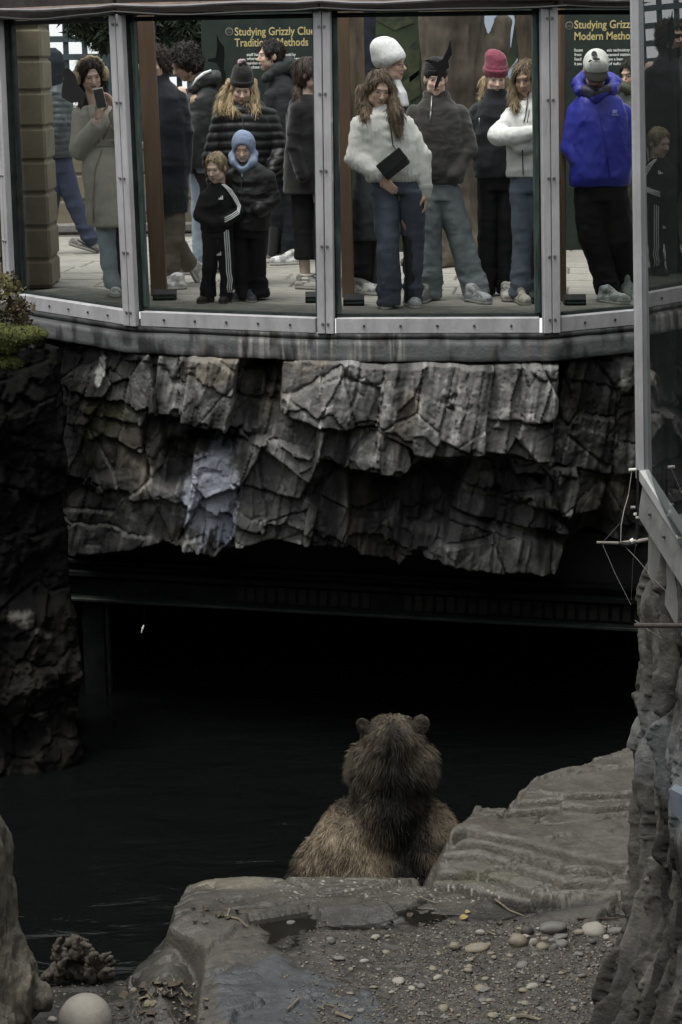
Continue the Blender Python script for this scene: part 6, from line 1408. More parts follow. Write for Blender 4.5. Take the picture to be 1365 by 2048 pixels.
q.strip('zip', [(1058, 178), (1055, 205), (1052, 228), (1048, 245)], .004, M_dark_zip); q.strip('zip', [(1045, 300), (1046, 325), (1047, 350)], .004, M_dark_zip); q.strip('pocket_zip', [(1059, 220), (1055, 245)], .0035, M_dark_zip)
q.legs('jeans', [(385, 1020, 1090, .12), (350, 1022, 1088, .12)], [('rows', [(592, 1020, 1058, .09), (560, 1026, 1060, .085), (470, 1026, 1066, .085), (380, 1020, 1062, .11)]), ('rows', [(588, 1040, 1076, .085, .08), (470, 1048, 1086, .085, .05), (380, 1050, 1092, .11)])], M_denim, (.115, .145, .18), wr=.013)
q.shoe(1043, 608, 8, (.50, .48, .40), (.52, .50, .42), 1.0).shoe(1018, 600, -14, (.5, .48, .42), (.5, .48, .42), .98)
q.hair_cap((.20, .145, .08), 'long', [([(1034, 150, .0), (1028, 190, -.03), (1033, 214, -.10)], [.032, .034, .016]), ([(1074, 150, .0), (1080, 190, -.04), (1078, 218, -.10)], [.032, .034, .02])], .006)

# --- 15 man in the blue jacket
q = Person('person in bright blue hooded jacket and white fronted cap looking down, black trousers', 1215, 604, 0, BG)
q.head((1192, 142, -.05), 1.0, -3, 32, 0, SK_M, stubble=.35).body([(370, 1155, 1245, .13), (280, 1150, 1248, .13), (210, 1155, 1240, .1)], [[(1155, 225), (1142, 295), (1172, 340, -.1)], [(1242, 225), (1262, 295), (1238, 340, -.1)]], [[(1185, 400), (1190, 480), (1215, 585)], [(1225, 400), (1240, 480), (1250, 560, .1)]])
q.top('rain_jacket', [(370, 1144, 1260, .15), (355, 1142, 1262, .17), (310, 1144, 1262, .165), (260, 1142, 1258, .16), (225, 1140, 1254, .145), (200, 1150, 1242, .12), (184, 1164, 1224, .09)], [[(1152, 226), (1140, 295), (1174, 345, -.09)], [(1246, 226), (1266, 295), (1240, 345, -.09)]], M_nylon, (.024, .031, .30), [[.062, .058, .050]] * 2, wr=.010, sc=(7, 7, 3.5))
f = q.fld([q.p((1192, 185)), q.p((1192, 165))], .26, .009)
f.path([q.p((1156, 165, .06)), q.p((1162, 180, -.04)), q.p((1192, 194, -.11)), q.p((1224, 181, -.04)), q.p((1232, 165, .06)), q.p((1215, 158, .14)), q.p((1175, 156, .14)), q.p((1156, 165, .06))], [.030, .034, .036, .034, .030, .045, .045, .030], .02)
q.part('hood', f, M_nylon, (.024, .031, .30), lambda V, N: wrinkle(V, N, .014, (10, 10, 12)))
f = q.fld([q.p((1192, 190))], .2, .009); f.path([q.p((1170, 182, -.06)), q.p((1192, 190, -.11)), q.p((1216, 182, -.06))], [.04, .045, .04], .02); q.part('collar_lining', f, M_nylon, (.012, .013, .03), lambda V, N: wrinkle(V, N, .006))
q.last = None
for o_ in q.root.children:
    if o_.name.startswith('rain_jacket'): vv = np.zeros(len(o_.data.vertices) * 3); o_.data.vertices.foreach_get('co', vv); q.last = vv.reshape(-1, 3) + q.base
M_lg = mat('pale_blue_print', (.22, .26, .55), .6, .1, 30)
q.patch('logo', [(1225, 222), (1229, 218), (1232, 221), (1236, 219), (1233, 224), (1235, 228), (1230, 226), (1226, 228)], M_lg)
for k_ in range(6): q.patch('logo', [(1223.5 + 2.8 * k_, 231), (1225.3 + 2.8 * k_, 231), (1225.3 + 2.8 * k_, 228.8), (1223.5 + 2.8 * k_, 228.8)], M_lg)
q.strip('zip_seam', [(1196, 215), (1206, 260), (1214, 310), (1220, 355)], .003, mat('blue_seam', (.016, .02, .2), .6))
q.legs('trousers', [(400, 1150, 1255, .13), (365, 1150, 1256, .13)], [('path', [(1182, 405), (1186, 470), (1206, 540), (1216, 578)], [.118, .105, .082, .082]), ('path', [(1228, 405), (1240, 480), (1248, 540, .1), (1246, 565, .12)], [.115, .10, .085, .08])], M_cloth, (.0055, .0055, .006))
q.shoe(1222, 608, 38, (.40, .45, .42), (.62, .64, .6), 1.08, accent=(.2, .24, .22)).shoe(1254, 562, -10, (.36, .41, .38), (.6, .62, .58), 1.08, 62, dy=.12, z=1, accent=(.2, .24, .22))
q.hair_cap((.04, .028, .02), 'short', amp=.005, vol=.95, hat=-.01)
f = q.fld([q.hc], .24, .007); q.E(f, 0, .012, .058, (.088, .106, .092), .02); q.E(f, 0, -.06, .07, (.07, .045, .07), .03); f.cut(q.W(0, 0, .030), q.M @ np.array([0, 0, -1.])); 
q.part('cap', f, M_cloth, (.60, .63, .58), lambda V, N: wrinkle(V, N, .003), lambda V, C: np.where((q.loc(V)[:, 2] < .042)[:, None], np.array([.012, .013, .012]), C))
f = q.fld([q.hc], .26, .007); q.E(f, 0, -.115, .034, (.080, .085, .022), .01); q.E(f, 0, -.115, .018, (.078, .083, .018), .008, sub=True); f.cut(q.W(0, -.075, 0), q.M @ np.array([0, 1., 0])); q.part('cap_brim', f, M_cloth, (.012, .013, .012))
for o_ in q.root.children:
    if o_.name == 'cap' or o_.name.startswith('cap.'): vv = np.zeros(len(o_.data.vertices) * 3); o_.data.vertices.foreach_get('co', vv); q.last = vv.reshape(-1, 3) + q.base
M_bp = mat('black_print', (.012, .014, .013), .7, .1, 20)
q.patch('emblem', [(1183, 107), (1186, 102), (1191, 102), (1194, 105), (1196, 113), (1192, 111), (1189, 114), (1184, 112)], M_bp); q.patch('emblem', [(1177, 124), (1180, 119), (1184, 120), (1187, 124), (1183, 122), (1180, 125)], M_bp); q.patch('emblem', [(1187, 116), (1200, 116.5), (1200, 120), (1187, 120)], M_bp)

# --- 16 person in an olive coat behind the blue jacket
q = Person('dark haired person in olive coat mostly hidden behind the blue jacket', 1270, 560, -30, BG)
q.head((1266, 150), .98, -50, 15, 0, SK_M).body([(330, 1238, 1300, .12), (200, 1236, 1296, .1)], [[(1240, 210), (1236, 280), (1242, 340)]], [[(1258, 360), (1258, 450), (1258, 545)], [(1285, 360), (1285, 450), (1285, 545)]])
q.top('coat', [(420, 1232, 1310, .15), (300, 1230, 1308, .15), (215, 1232, 1302, .14), (190, 1242, 1292, .1), (178, 1250, 1284, .07)], [[(1240, 215), (1234, 285), (1242, 345)]], M_nylon, (.035, .038, .026), wr=.010)
f = q.fld([q.p((1245, 165))], .2, .009); f.path([q.p((1232, 160, -.05)), q.p((1242, 172, -.08)), q.p((1262, 180, -.08))], [.03, .035, .035], .02); q.part('hood', f, M_nylon, (.07, .075, .05), lambda V, N: wrinkle(V, N, .01))
q.legs('trousers', None, [('rows', [(552, 1244, 1272, .08), (410, 1240, 1276, .1)]), ('rows', [(552, 1274, 1300, .08), (410, 1270, 1306, .1)])], M_cloth, (.02, .02, .022))
q.shoe(1256, 560, -30, BLACK, (.2, .2, .2)).shoe(1288, 560, -30, BLACK, (.2, .2, .2))
q.hair_cap((.02, .014, .01), 'long', amp=.008, vol=1.02)
# ================================================================== NEAR PANE AND SMALL THINGS
np_ = empty('near_window', RE0 + np.array([0.05, 0, 0]), 'near tilted glass pane at the right with grey steel post and pale sloping sill reflecting the visitors', 'window')
GDIR = np.array([-0.092, 1.0, 0]); GDIR /= np.linalg.norm(GDIR); GN = np.array([-GDIR[1], GDIR[0], 0])
def at_s(px, py, s):          # where a pixel's ray meets the upright plane of the wall, s metres nearer than the post
    d = ray(px, py); p0 = RE0 + RDIR * s; y = p0[1]; return aty(px, py, y)
tp, bt = aty(1264, -40, RY), aty(1281, 945, RY)
MB().beam(bt + ZUP * -0.03, tp + ZUP * 0.3, 0.032, 0.04, 0.003, up=(0, 1, 0)).build('post', M_alu, np_)
tp2, bt2 = aty(1276, -40, RY + .04), aty(1291, 940, RY + .04)
MB().beam(bt2, tp2 + ZUP * 0.3, 0.022, 0.03, 0.003, up=(0, 1, 0)).build('post_flange', M_alu_grey, np_)
# sill: slopes down towards us
pA, pB = aty(1287, 948, RY), aty(1372, 1078, RY - 0.50)
dS = (pB - pA); pC = pA + dS * 2.6
MB().beam(pA, pC, 0.045, 0.05, 0.004, up=(0, 0, 1)).build('sill_rail', mat('pale_sill', (0.36, 0.36, 0.355), 0.5, 0.12, 8, 0.1, 40), np_)
MB().beam(pA + np.array([0.012, 0, -0.115]), pC + np.array([0.012, 0, -0.115]), 0.05, 0.17, 0.004, up=(0, 0, 1)).build('sill_panel', mat('grey_panel', (0.2, 0.2, 0.195), 0.6, 0.25, 9, 0.2, 40), np_)
for t in (0.28, 0.62, 1.1): 
    o = bpy.data.objects.new('bolt', boltd_me); COL.objects.link(o); o.parent = np_; q = pA + dS * t + np.array([-0.016, 0, -0.10]); o.location = tuple(q - ORG[np_.name]); o.rotation_euler = (0, 0, R(-90))
g0 = pA + np.array([0.004, -.03, 0.02]); L_ = 1.0
gq = [g0, g0 - GDIR * L_, g0 - GDIR * L_, g0]
zb2 = g0[2] + dS[2] / 0.5 * L_
tq = aty(1274, -20, RY); sh_ = np.array([tq[0] - g0[0], 0, 0]) * (2.6 - g0[2]) / (tq[2] - g0[2]); sh_ = sh_ * 1.0
gv = [(gq[0][0], gq[0][1], g0[2]), (gq[1][0] + sh_[0] * (zb2 - g0[2]) / (2.6 - g0[2]), gq[1][1], zb2), (gq[2][0] + sh_[0], gq[2][1], 2.6), (gq[3][0] + sh_[0], gq[3][1], 2.6)]
obj('glass_pane', gv, [(0, 1, 2, 3)], glass_mat('near_glass', 2.6, (0.80, 0.86, 0.85)), np_)
# concrete skirt below the sill, flush with the wall
sk = MB(); 
k0 = pA + np.array([0.03, 0.0, -0.20]); k1 = pC + np.array([0.03, 0, -0.20])
sk.add([k0, k1, k1 + np.array([0.0, 0, -0.34]), k0 + np.array([0.0, 0, -0.25]), k0 + np.array([0.2, 0.1, 0]), k1 + np.array([0.2, 0, 0]), k1 + np.array([0.2, 0, -0.34]), k0 + np.array([0.2, 0.1, -0.25])],
       [(0, 1, 2, 3), (4, 7, 6, 5), (0, 3, 7, 4), (3, 2, 6, 7), (0, 4, 5, 1), (1, 5, 6, 2)])
sk.build('skirt', mat('streaked_concrete', (0.12, 0.12, 0.118), 0.85, col2=(0.26, 0.255, 0.24), scale=7, stretch=(1, 1, 0.2), bump=0.3), np_)
# dark timber wall of the near shelter, behind the pane
dw = empty('shelter_wall', (2.3, 9.2, -0.3), 'dark shelter wall standing behind the near glass pane', 'wall')
p = aty(1306, 900, 9.0)
for k in range(14):
    MB().box((p[0] + 0.09 + k * 0.18, 9.05, 1.0), (0.172, 0.03, 3.4), None, 0.004).build('board', mat('dark_board', (0.012, 0.014, 0.013), 0.7, 0.4, 6, 0.2, 30, stretch=(1, 1, .1)), dw)

MB().beam(aty(1318, 960, 8.9), aty(1316, -60, 8.9), .17, .05, .004, up=(0, 1, 0)).build('corner_board', mat('dark_board'), dw)
# electric fence: insulator rods and wires on the pillar edge
fe = empty('electric_fence', aty(1240, 1085, 8.2), 'thin electric fence rods and wires fixed to the edge of the right rock wall', 'fence')
M_rod = mat('weathered_rod', (0.2, 0.18, 0.15), 0.7, 0.4, 20); M_wire = mat('fence_wire', (0.16, 0.16, 0.15), 0.4, 0.2, 20, metal=0.6); M_ins = mat('white_insulator', (0.55, 0.55, 0.5), 0.4)
q = lambda x, y, dy=0: aty(x, y, 8.2 + dy)
MB().tube([q(1194, 1085), q(1240, 1086), q(1262, 1084), q(1296, 1079)], [0.006, 0.007, 0.009, 0.008], 8).build('rod', M_rod, fe)
MB().tube([q(1238, 1086, -.02), q(1252, 1089, -.02), q(1272, 1086, -.02)], [0.008, 0.011, 0.008], 8).build('clamp', M_cable, fe)
MB().tube([q(1262, 1083, -.02), q(1268, 1080, -.02)], [0.011, 0.011], 8).build('insulator', M_ins, fe)
MB().tube([q(1258, 940), q(1272, 939)], [0.007, 0.007], 8).build('insulator', M_ins, fe)
for x, y in ((1271, 1026), (1275, 1032)): MB().tube([q(x, y), q(x, y + 4)], 0.008, 8).build('insulator', M_ins, fe)
MB().tube([q(1262, 1015), q(1271, 1015)], 0.007, 8).build('insulator', mat('grey_pipe'), fe)
MB().tube([q(1276, 940), q(1276, 1020), q(1274, 1090)], 0.006, 6).build('conduit', M_cable, fe)
for pts in ([(1264, 943), (1258, 990), (1249, 1020), (1243, 1050), (1241, 1085)], [(1205, 1088), (1232, 1148), (1263, 1210)], [(1208, 1084), (1240, 1048)], [(1247, 1089), (1275, 1120), (1310, 1160), (1345, 1195)], [(1270, 1240), (1300, 1262), (1365, 1300)], [(1263, 1200), (1268, 1120), (1272, 1090)]):
    MB().tube([q(x, y, -0.05 * i) + rng.normal(0, 0.0012, 3) for i, (x, y) in enumerate(pts)], 0.0015, 5).build('wire', M_wire, fe)
o = MB().tube([aty(1272, 1251, 7.95), aty(1380, 1251, 7.7)], [0.011, 0.011], 10).build('drain_pipe', mat('rust_pipe', (0.05, 0.042, 0.036), 0.6, 0.3, 20)); tag(o, 'dark horizontal pipe sticking out across the right rock wall', 'pipe')
pl = [aty(1341, 1578, 7.3), aty(1338, 1620, 7.3), aty(1366, 1645, 7.2), aty(1385, 1660, 7.15), aty(1385, 1600, 7.15)]
mb = MB(); mb.add(pl + [p + np.array([0.03, 0.06, 0]) for p in pl], [(0, 1, 2, 3, 4), (9, 8, 7, 6, 5)] + [(i, (i + 1) % 5, (i + 1) % 5 + 5, i + 5) for i in range(5)])
o = mb.build('metal_plate', mat('blue_grey_metal', (0.15, 0.18, 0.21), 0.45, 0.15, 8, metal=0.3)); tag(o, 'small blue grey metal plate bolted to the right rock wall', 'plate')

# ---- stones on the gravel
M_st = [mat('pebble_grey', (0.125, 0.121, 0.11), 0.55, 0.35, 25, 0.3, 60), mat('pebble_tan', (0.17, 0.148, 0.11), 0.55, 0.3, 25, 0.3, 60), mat('pebble_pale', (0.23, 0.215, 0.185), 0.55, 0.25, 25, 0.3, 60), mat('pebble_dark', (0.06, 0.058, 0.052), 0.5, 0.4, 25, 0.3, 60)]
def ico(sub):
    import bmesh
    bm = bmesh.new(); bmesh.ops.create_icosphere(bm, subdivisions=sub, radius=1.0)
    v = np.array([x.co[:] for x in bm.verts]); f = np.array([[w.index for w in x.verts] for x in bm.faces]); bm.free(); return v, f
IV2, IF2 = ico(2); IV1, IF1 = ico(1)
def stone_me(seed, mt, v=IV2, f=IF2, amp=0.38): 
    g = v * (1 + amp * fbm(v * 1.1 + seed * 7.7, 2, 200 + seed))[:, None] * np.array([1, 1 + .25 * math.sin(seed * 2.1), .85]); return raw_mesh('stone', g, f, mt, True)
S_ME = [[stone_me(s + 10 * m, M_st[m]) for s in range(4)] for m in range(4)]
def stone(px, py, w, h, m, label=None, seed=0, group=None, sink=0.6):
    p = on_ground(px, py); sc = (p[1] * 0.9736 + (CAM_Z - p[2]) * 0.228) / F_PX
    o = bpy.data.objects.new('stone', S_ME[m][seed % 4]); COL.objects.link(o)
    a = w * sc / 2; b = h * sc / 2 * 1.05
    o.scale = (a, a * 0.8, b); o.location = (p[0], p[1], p[2] + b * (1 - sink) * 0.75); o.rotation_euler = (rng.normal(0, .15), rng.normal(0, .12), rng.uniform(-.5, .5))
    return tag(o, label, 'stone', group)
BIG = [(1102, 1861, 54, 32, 0, 'broad flat grey stone at the back of the pebble heap'), (1190, 1864, 52, 30, 2, 'large pale oval stone right of the pebble heap'), (1037, 1888, 40, 34, 1, 'tan pear shaped stone left of the pebble heap'), (1068, 1886, 20, 22, 2, 'small cream stone touching the pear shaped stone'),
       (1086, 1897, 26, 20, 1, 'tan round stone at the front of the pebble heap'), (1091, 1879, 18, 14, 1, 'small tan stone on top of the pebble heap'), (1108, 1899, 12, 20, 0, 'narrow upright grey stone in the pebble heap'), (1125, 1892, 26, 22, 0, 'grey egg shaped stone at the right of the pebble heap'), (1120, 1876, 28, 14, 0, 'flat grey brown stone behind the egg shaped stone'),
       (1160, 1868, 26, 18, 1, 'tan stone beside the large pale oval stone'), (1232, 1866, 34, 20, 0, 'grey stone at the foot of the right rock wall'), (1054, 1866, 26, 24, 3, 'dark slate stone behind the pear shaped stone'), (960, 1870, 22, 15, 2, 'pale stone standing alone left of the pebble heap'), (955, 1900, 52, 24, 1, 'wide brown stone half sunk in the gravel'), (910, 1896, 24, 20, 1, 'brown stone beside a green sprig'),
       (1045, 1932, 26, 14, 0, 'flat light grey stone in front of the pear shaped stone'), (875, 1958, 24, 13, 2, 'white stone in the middle of the gravel'), (798, 1963, 28, 12, 2, 'long pale stone in the middle left of the gravel'), (963, 1980, 30, 14, 1, 'flat tan stone in the lower gravel'), (1065, 1975, 28, 14, 2, 'flat pale stone at the lower right of the gravel'), (728, 1925, 22, 12, 2, 'pale flat stone at the left of the gravel'),
       (583, 1847, 20, 12, 0, 'single grey pebble in the puddle on the left'), (106, 2042, 20, 16, 2, 'white pebble left of the concrete ball'), (888, 2020, 24, 18, 1, 'brown leaf shaped stone near the bottom edge'), (660, 1880, 16, 11, 0, 'small grey pebble by the puddle edge'), (680, 1918, 24, 12, 0, 'grey pebble on the dark wet rock')]
for i, (x, y, w, h, m_, lab) in enumerate(BIG): stone(x, y, w, h, m_, lab, i)
n = 0
while n < 230:
    x, y = rng.uniform(660, 1225), rng.uniform(1855, 2046)
    if x < 1000 - (y - 1855) * 0.0 and rng.random() > 0.25 + 0.75 * (x - 600) / 400: continue
    if x > 1240 - (y - 1850) * 0.25: continue
    w = 6 + 14 * rng.random() ** 2.2; stone(x, y, w, w * rng.uniform(0.45, 0.7), mm := int(rng.choice(4, p=[.38, .28, .06, .28])), ('small grey pebble lying in the wet gravel', 'small tan pebble lying in the wet gravel', 'small pale pebble lying in the wet gravel', 'small dark pebble lying in the wet gravel')[mm], n, 'pebbles in the wet gravel'); n += 1
# finer gravel as one mass
def scatter(name, n, region, smin, smax, cols, seed, flat=0.6, parent=None):
    g = np.random.default_rng(seed); vs, fs, cs = [], [], []; k = 0
    while k < n:
        x, y = g.uniform(region[0], region[2]), g.uniform(region[1], region[3])
        if not region[4](x, y, g): continue
        p = on_ground(x, y); s = g.uniform(0, 1) ** 2 * (smax - smin) + smin
        v = IV1 * (1 + 0.25 * g.normal(0, 1, (len(IV1), 1)).clip(-1, 1)) * s * np.array([1, g.uniform(.6, 1), flat * g.uniform(.6, 1.2)]); a = g.uniform(0, 6.28)
        v = v @ np.array([[math.cos(a), math.sin(a), 0], [-math.sin(a), math.cos(a), 0], [0, 0, 1]]) + p + np.array([0, 0, s * 0.12])
        fs.append(IF1 + len(IV1) * k); vs.append(v); cs.append(np.repeat([np.array(cols[g.integers(len(cols))]) * g.uniform(.6, 1.3)], len(v), 0)); k += 1
    v = np.concatenate(vs); o = obj(name, v, np.concatenate(fs), mat('gravel_stone', (1, 1, 1), 0.55, 0.3, 40, attr=True), loc=v.mean(0), smooth=True, col=np.clip(np.concatenate(cs), .005, 1)); return tag(o, kind='stuff')
gcols = [(.10, .09, .075), (.16, .14, .11), (.06, .055, .05), (.19, .175, .15), (.10, .10, .10), (.13, .10, .07)]
scatter('gravel', 7200, (560, 1845, 1235, 2047, lambda x, y, g: x < 1245 - (y - 1850) * .25 and (x > 900 or g.random() < (x - 520) / 380) and not (y < 1865 and 660 < x < 840)), .002, .011, gcols, 5)
scatter('loose_grit', 500, (0, 1965, 400, 2047, lambda x, y, g: True), .003, .014, gcols, 6)
scatter('loose_grit', 260, (330, 1790, 700, 1900, lambda x, y, g: g.random() < .6), .002, .007, gcols, 8)
scatter('pale_grit', 340, (540, 1748, 860, 1800, lambda x, y, g: True), .0015, .005, [(.4, .37, .3), (.3, .28, .24)], 7)

# ball
c = atz(170, 2040, -3.1); sc = 9.7 / F_PX; c = aty(171, 2041, atz(171, 2060, -3.12)[1]); rb = 56 * sc
import bmesh as _bm
bm = _bm.new(); _bm.ops.create_uvsphere(bm, u_segments=40, v_segments=24, radius=rb); v = np.array([x.co[:] for x in bm.verts]); fc = [tuple(w.index for w in x.verts) for x in bm.faces]; bm.free()
o = obj('ball', v + c, fc, mat('scuffed_ball', (0.22, 0.205, 0.175), 0.75, 0.25, 7, 0.3, 60, detail=9), loc=c - np.array([0, 0, rb]), smooth=True); tag(o, 'pale scuffed ball at the bottom left on the muddy ground', 'ball')

# driftwood root and tree stump at the left
def sdf_thing(f, name, label, cat, material, col, amp, sc, loc, seed):
    V, Q = f.mesh(); Nn = vnormals(V, Q); n = fbm(V * np.array(sc), 4, seed, ridged=True); n2 = fbm(V * np.array(sc) * 2.7, 3, seed + 1)
    V = V + Nn * (amp * n + amp * .4 * n2)[:, None]; c = np.array(col) * (1 + .5 * n + .35 * n2)[:, None]
    o = obj(name, V, Q, material, loc=loc, smooth=True, col=np.clip(c, .006, 1)); return tag(o, label, cat)
Yd = atz(165, 1945, -3.1)[1]; d_ = lambda x, y, dy=0: aty(x, y, Yd + dy)
f = Field(d_(75, 1860) - np.array([0, .3, 0]), d_(245, 1965) + np.array([0, .3, 0]), 0.007); f.z = np.arange(d_(160, 1965)[2] - .05, d_(160, 1860)[2] + .05, .007, dtype=np.float32); f.F = np.full((len(f.x), len(f.y), len(f.z)), .5, np.float32)
for a, b_, ra, rb_ in (((100, 1950), (150, 1905), .035, .05), ((150, 1905), (152, 1878), .05, .035), ((140, 1885), (172, 1882), .03, .02), ((150, 1905), (200, 1930), .055, .04), ((200, 1930), (228, 1925), .04, .018), ((120, 1940), (180, 1945), .06, .06), ((180, 1945), (222, 1950), .05, .03), ((130, 1910), (122, 1925), .03, .03), ((170, 1910), (185, 1900), .03, .015), ((105, 1945), (88, 1955), .03, .02)):
    f.cone(d_(*a, rng.uniform(-.06, .04)), d_(*b_, rng.uniform(-.06, .04)), ra * .8, rb_ * .7, .008)
for k in range(26):
    x0, y0 = rng.uniform(110, 205), rng.uniform(1895, 1950); an = rng.uniform(-2.6, -.3); l = rng.uniform(14, 34); q0 = (x0, y0 + abs(x0 - 152) * .35); dy_ = rng.uniform(-.1, .06)
    f.path([d_(*q0, dy_), d_(q0[0] + l * .5 * math.cos(an), q0[1] + l * .5 * math.sin(an), dy_ - .02), d_(q0[0] + l * math.cos(an + .5), q0[1] + l * math.sin(an + .5), dy_ - .03)], [.022, .015, .007], .006)
sdf_thing(f, 'driftwood', 'gnarled dark driftwood root standing above the concrete ball', 'driftwood', mat('driftwood_bark', (1, 1, 1), .8, .4, 30, .6, 60, attr=True), (.055, .047, .037), .013, (34, 34, 20), d_(150, 1950), 301)
Ys = 8.95; d_ = lambda x, y, dy=0: aty(x, y, Ys + dy)
f = Field(d_(-160, 1500) - np.array([0, .45, 0]), d_(110, 2010) + np.array([0, .45, 0]), 0.012); f.z = np.arange(d_(0, 2020)[2], d_(0, 1560)[2], .012, dtype=np.float32); f.F = np.full((len(f.x), len(f.y), len(f.z)), .5, np.float32)
f.path([d_(-75, 1500), d_(-52, 1700), d_(-48, 1800), d_(-40, 1900), d_(-30, 2010)], [.10, .145, .16, .19, .25], .05).cone(d_(-10, 1930, -.05), d_(75, 2000, -.08), .12, .06, .08); f.ell(d_(-32, 1705), (.11, .12, .12), None, .05)
sdf_thing(f, 'tree_stump', 'pale weathered trunk with flared foot at the left edge', 'stump', mat('pale_trunk', (1, 1, 1), .85, .4, 18, 1.0, 30, attr=True, bdist=.03, bstretch=(1, 1, .25), detail=9), (.10, .09, .07), .045, (11, 11, 2.0), d_(-30, 2010), 311)

# twigs, leaves and a feather
def twig(pts, r, label, material=M_st[1], cat='twig', grp=None):
    P = [on_ground(x, y) + np.array([0, 0, 0.012]) for x, y in pts]; o = MB().tube(P, r, 6).build('twig', material); return tag(o, label, cat, grp)
M_straw = mat('straw', (0.14, 0.12, 0.082), .8, .3, 20); M_lf = mat('yellow_leaf', (0.24, 0.19, 0.08), .7, .3, 20); M_lf2 = mat('brown_leaf', (0.05, 0.038, 0.026), .7, .4, 20)
twig([(990, 1788), (1020, 1803), (1056, 1820)], [.006, .005, .003], 'thin straw twig leaning off the layered rock above the puddle', M_straw)
twig([(838, 1812), (872, 1810)], .004, 'short pale straw lying on the ledge behind the puddle', M_straw)
twig([(450, 1835), (478, 1842), (494, 1844)], .006, 'short brown twig among debris on the left of the ledge', M_straw)
twig([(455, 1838), (460, 1822)], .007, 'forked pale twig standing on the left of the ledge', M_straw)
twig([(1155, 1841), (1215, 1841), (1238, 1840)], .006, 'long dark stick at the back of the puddle on the right', M_lf2)
twig([(1010, 2040), (1050, 2036), (1082, 2044)], [.012, .011, .006], 'flat pale piece of wood at the bottom edge of the gravel', M_straw)
twig([(975, 1866), (992, 1874)], .005, 'tiny straw right of the lone pale stone', M_straw)
twig([(575, 2024), (598, 2004)], .006, 'straw on the wet rock at the bottom', M_straw)
twig([(672, 2030), (704, 2042)], .008, 'curved yellow straw at the bottom centre', M_straw)
for k in range(26):
    x, y = rng.uniform(250, 420), rng.uniform(1985, 2046); a = rng.uniform(0, 3.14); l = rng.uniform(10, 26)
    twig([(x, y), (x + l * math.cos(a), y + l * .5 * math.sin(a))], rng.uniform(.003, .006), 'thin bent twig among the litter by the concrete ball', M_straw if k % 2 else M_lf2, grp='twigs in the leaf litter')
for k in range(16):
    x, y = rng.uniform(610, 1010), rng.uniform(2010, 2046); a = rng.uniform(0, 3.14); l = rng.uniform(8, 22)
    twig([(x, y), (x + l * math.cos(a), y + l * .5 * math.sin(a))], rng.uniform(.002, .004), 'thin straw in the gravel at the bottom edge', M_straw, grp='straws in the gravel')
def leaf(px, py, s, material, label, grp=None, tilt=.3):
    p = on_ground(px, py); g = []; m_ = 6
    for t in np.linspace(0, 1, m_): w = .42 * math.sin(math.pi * t ** .8); g += [(t - .5, -w, .15 * math.sin(3 * t)), (t - .5, 0, 0.05 + .12 * math.sin(3 * t)), (t - .5, w, .18 * math.sin(3 * t + 1))]
    v = np.array(g) * s; e = np.array(Euler((rng.normal(0, tilt), rng.normal(0, tilt), rng.uniform(0, 6.28))).to_matrix()); v = v @ e.T; v[:, 2] -= v[:, 2].min() - .004
    fs = [(3 * i + j, 3 * i + 3 + j, 3 * i + 4 + j, 3 * i + 1 + j) for i in range(m_ - 1) for j in range(2)]
    v = np.concatenate([v, v - np.array([0, 0, .0015])]); fs += [tuple(a + 3 * m_ for a in q[::-1]) for q in fs]
    o = obj('leaf', v + p, fs, material, loc=p); return tag(o, label, 'leaf', grp)
leaf(928, 1839, .055, M_lf, 'yellow leaf floating in the dark puddle under the layered rock'); leaf(936, 1826, .035, M_lf, 'small yellow leaf curled up at the back of the dark puddle')
for k, (x, y) in enumerate(((890, 1842), (870, 1848), (820, 1835), (905, 1848), (845, 1850), (780, 1851), (1000, 1850), (1030, 1845))): leaf(x, y, rng.uniform(.03, .06), (M_lf2, M_straw)[k % 2], 'crumpled brown leaf washed up along the puddle', 'leaves along the puddle')
for k in range(30):
    leaf(rng.uniform(240, 420), rng.uniform(1975, 2046), rng.uniform(.03, .075), (M_lf2, M_straw, M_lf2)[k % 3], 'dry fallen leaf in the litter by the concrete ball', 'leaves in the litter')
for k in range(14): leaf(rng.uniform(380, 480), rng.uniform(1815, 1850), rng.uniform(.02, .05), (M_lf2, M_st[3])[k % 2], 'dark crumpled leaf on the left of the ledge', 'dark leaves on the ledge')
pf = aty(286, 1256, 13.0); o = MB().tube([pf + np.array([-.012, 0, -.035]), pf, pf + np.array([.008, 0, .02])], [.003, .008, .004], 6).build('feather', M_white); tag(o, 'white feather caught on a thread in front of the dark opening', 'feather')
o = MB().tube([pf + np.array([.008, 0, .02]), pf + np.array([.02, .2, .45]), pf + np.array([.04, .5, 1.0])], .0004, 4).build('thread', M_cable); tag(o, 'hair thin thread holding the white feather', 'thread')
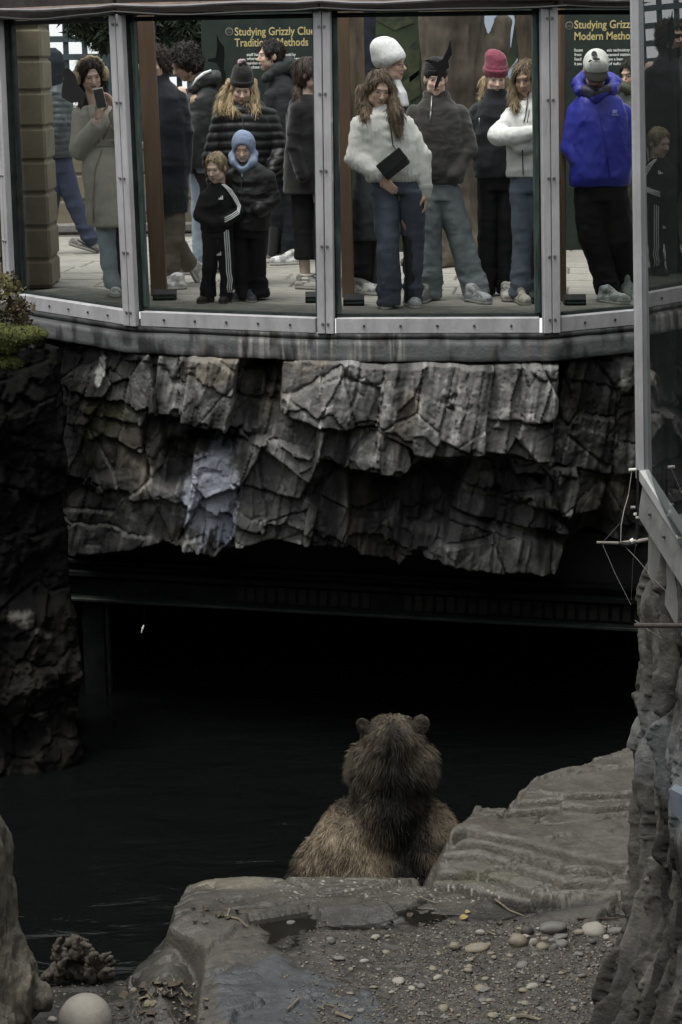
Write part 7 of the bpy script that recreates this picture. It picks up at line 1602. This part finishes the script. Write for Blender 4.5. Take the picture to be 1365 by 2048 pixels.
# sprig
# ---- moss and shrub at the left end of the ledge
def cards(name, c, r, n, s, col, seed, parent=None, loc=None):
    g = np.random.default_rng(seed); p = g.normal(0, 1, (n, 3)); p /= np.linalg.norm(p, axis=1)[:, None]; p *= (g.random(n) ** .4)[:, None]; p = np.asarray(c) + p * np.asarray(r) * (1 + .6 * fbm(p * 2, 2, seed))[:, None]
    d = g.normal(0, 1, (n, 3)); d[:, 2] += .3; d /= np.linalg.norm(d, axis=1)[:, None]; w = np.cross(d, g.normal(0, 1, (n, 3))); w /= np.linalg.norm(w, axis=1)[:, None]; ss = s * g.uniform(.5, 1.3, n)[:, None]
    v = np.stack([p, p + (d * .5 + w * .35) * ss, p + d * ss, p + (d * .5 - w * .35) * ss], 1).reshape(-1, 3)
    cc = np.repeat(np.array(col) * g.uniform(.5, 1.5, n)[:, None], 4, 0); m_ = mat('leaf_attr', (1, 1, 1), .7, .15, 20, attr=True)
    return obj(name, v, np.arange(n * 4).reshape(-1, 4), m_, parent, loc, col=np.clip(cc, .004, 1))
bx = aty(22, 640, 13.1); sh = empty('shrub', bx, 'small dry olive shrub growing on the rock at the left end of the window', 'shrub')
for i, (x, y, rx, rz) in enumerate(((15, 575, .11, .10), (35, 620, .10, .09), (-10, 640, .12, .12), (45, 655, .07, .06))):
    cards('foliage', aty(x, y, 13.1), (rx, .12, rz), 420, .035, ((.13, .115, .05), (.10, .08, .045), (.07, .075, .035), (.09, .06, .04))[i], 400 + i, sh)
mb = MB()
for x, y in ((15, 575), (35, 620), (-10, 640), (45, 655)): mb.tube([bx, (bx + aty(x, y, 13.1)) / 2 + rng.normal(0, .02, 3), aty(x, y, 13.1)], [.009, .006, .003], 5)
mb.build('stem', M_lf2, sh)
def moss(pts, label, seed):
    c = [aty(x, y, 12.95) for x, y, *_ in pts]; lo = np.min(c, 0) - .2; hi = np.max(c, 0) + .2; f = Field(lo, hi, .012)
    for cc, (x, y, r) in zip(c, pts): f.ell(cc, (r * 1.4, r, r * .55), None, .05)
    V, Q = f.mesh(); Nn = vnormals(V, Q); n = fbm(V * 20, 3, seed); n2 = fbm(V * 60, 2, seed + 2); V = V + Nn * (.016 * n + .008 * n2)[:, None]
    col = np.array([.075, .085, .022]) * (1 + .6 * n + .4 * n2)[:, None]
    rows_ = np.random.default_rng(seed).integers(0, len(V), 2600)
    o = obj('moss_cushion', V, Q, mat('moss', (1, 1, 1), .95, .4, 60, 1.0, 120, attr=True), loc=np.mean(c, 0), smooth=True, col=np.clip(col, .006, 1)); tag(o, label, 'moss')
    g = np.random.default_rng(seed + 1); P = V[rows_]; d = Nn[rows_] + g.normal(0, .7, P.shape); d /= np.linalg.norm(d, axis=1)[:, None]; w_ = np.cross(d, g.normal(0, 1, P.shape)); w_ /= np.linalg.norm(w_, axis=1)[:, None]; s_ = g.uniform(.006, .022, len(P))[:, None]
    v = np.stack([P - w_ * s_ * .3, P + w_ * s_ * .3, P + d * s_], 1).reshape(-1, 3); tag(obj('moss_tuft', v, np.arange(len(v)).reshape(-1, 3), MATS['moss'], o, col=np.clip(np.repeat(np.array([.085, .095, .026]) * g.uniform(.4, 1.6, (len(P), 1)), 3, 0), .005, 1)), kind='stuff')
moss([(-30, 668, .14), (30, 672, .12), (70, 668, .06), (0, 690, .1)], 'bright green moss cushion on the rock below the dry shrub', 501)
moss([(-30, 722, .1), (10, 724, .07), (30, 730, .035)], 'smaller moss cushion lower on the dark left rock', 511)
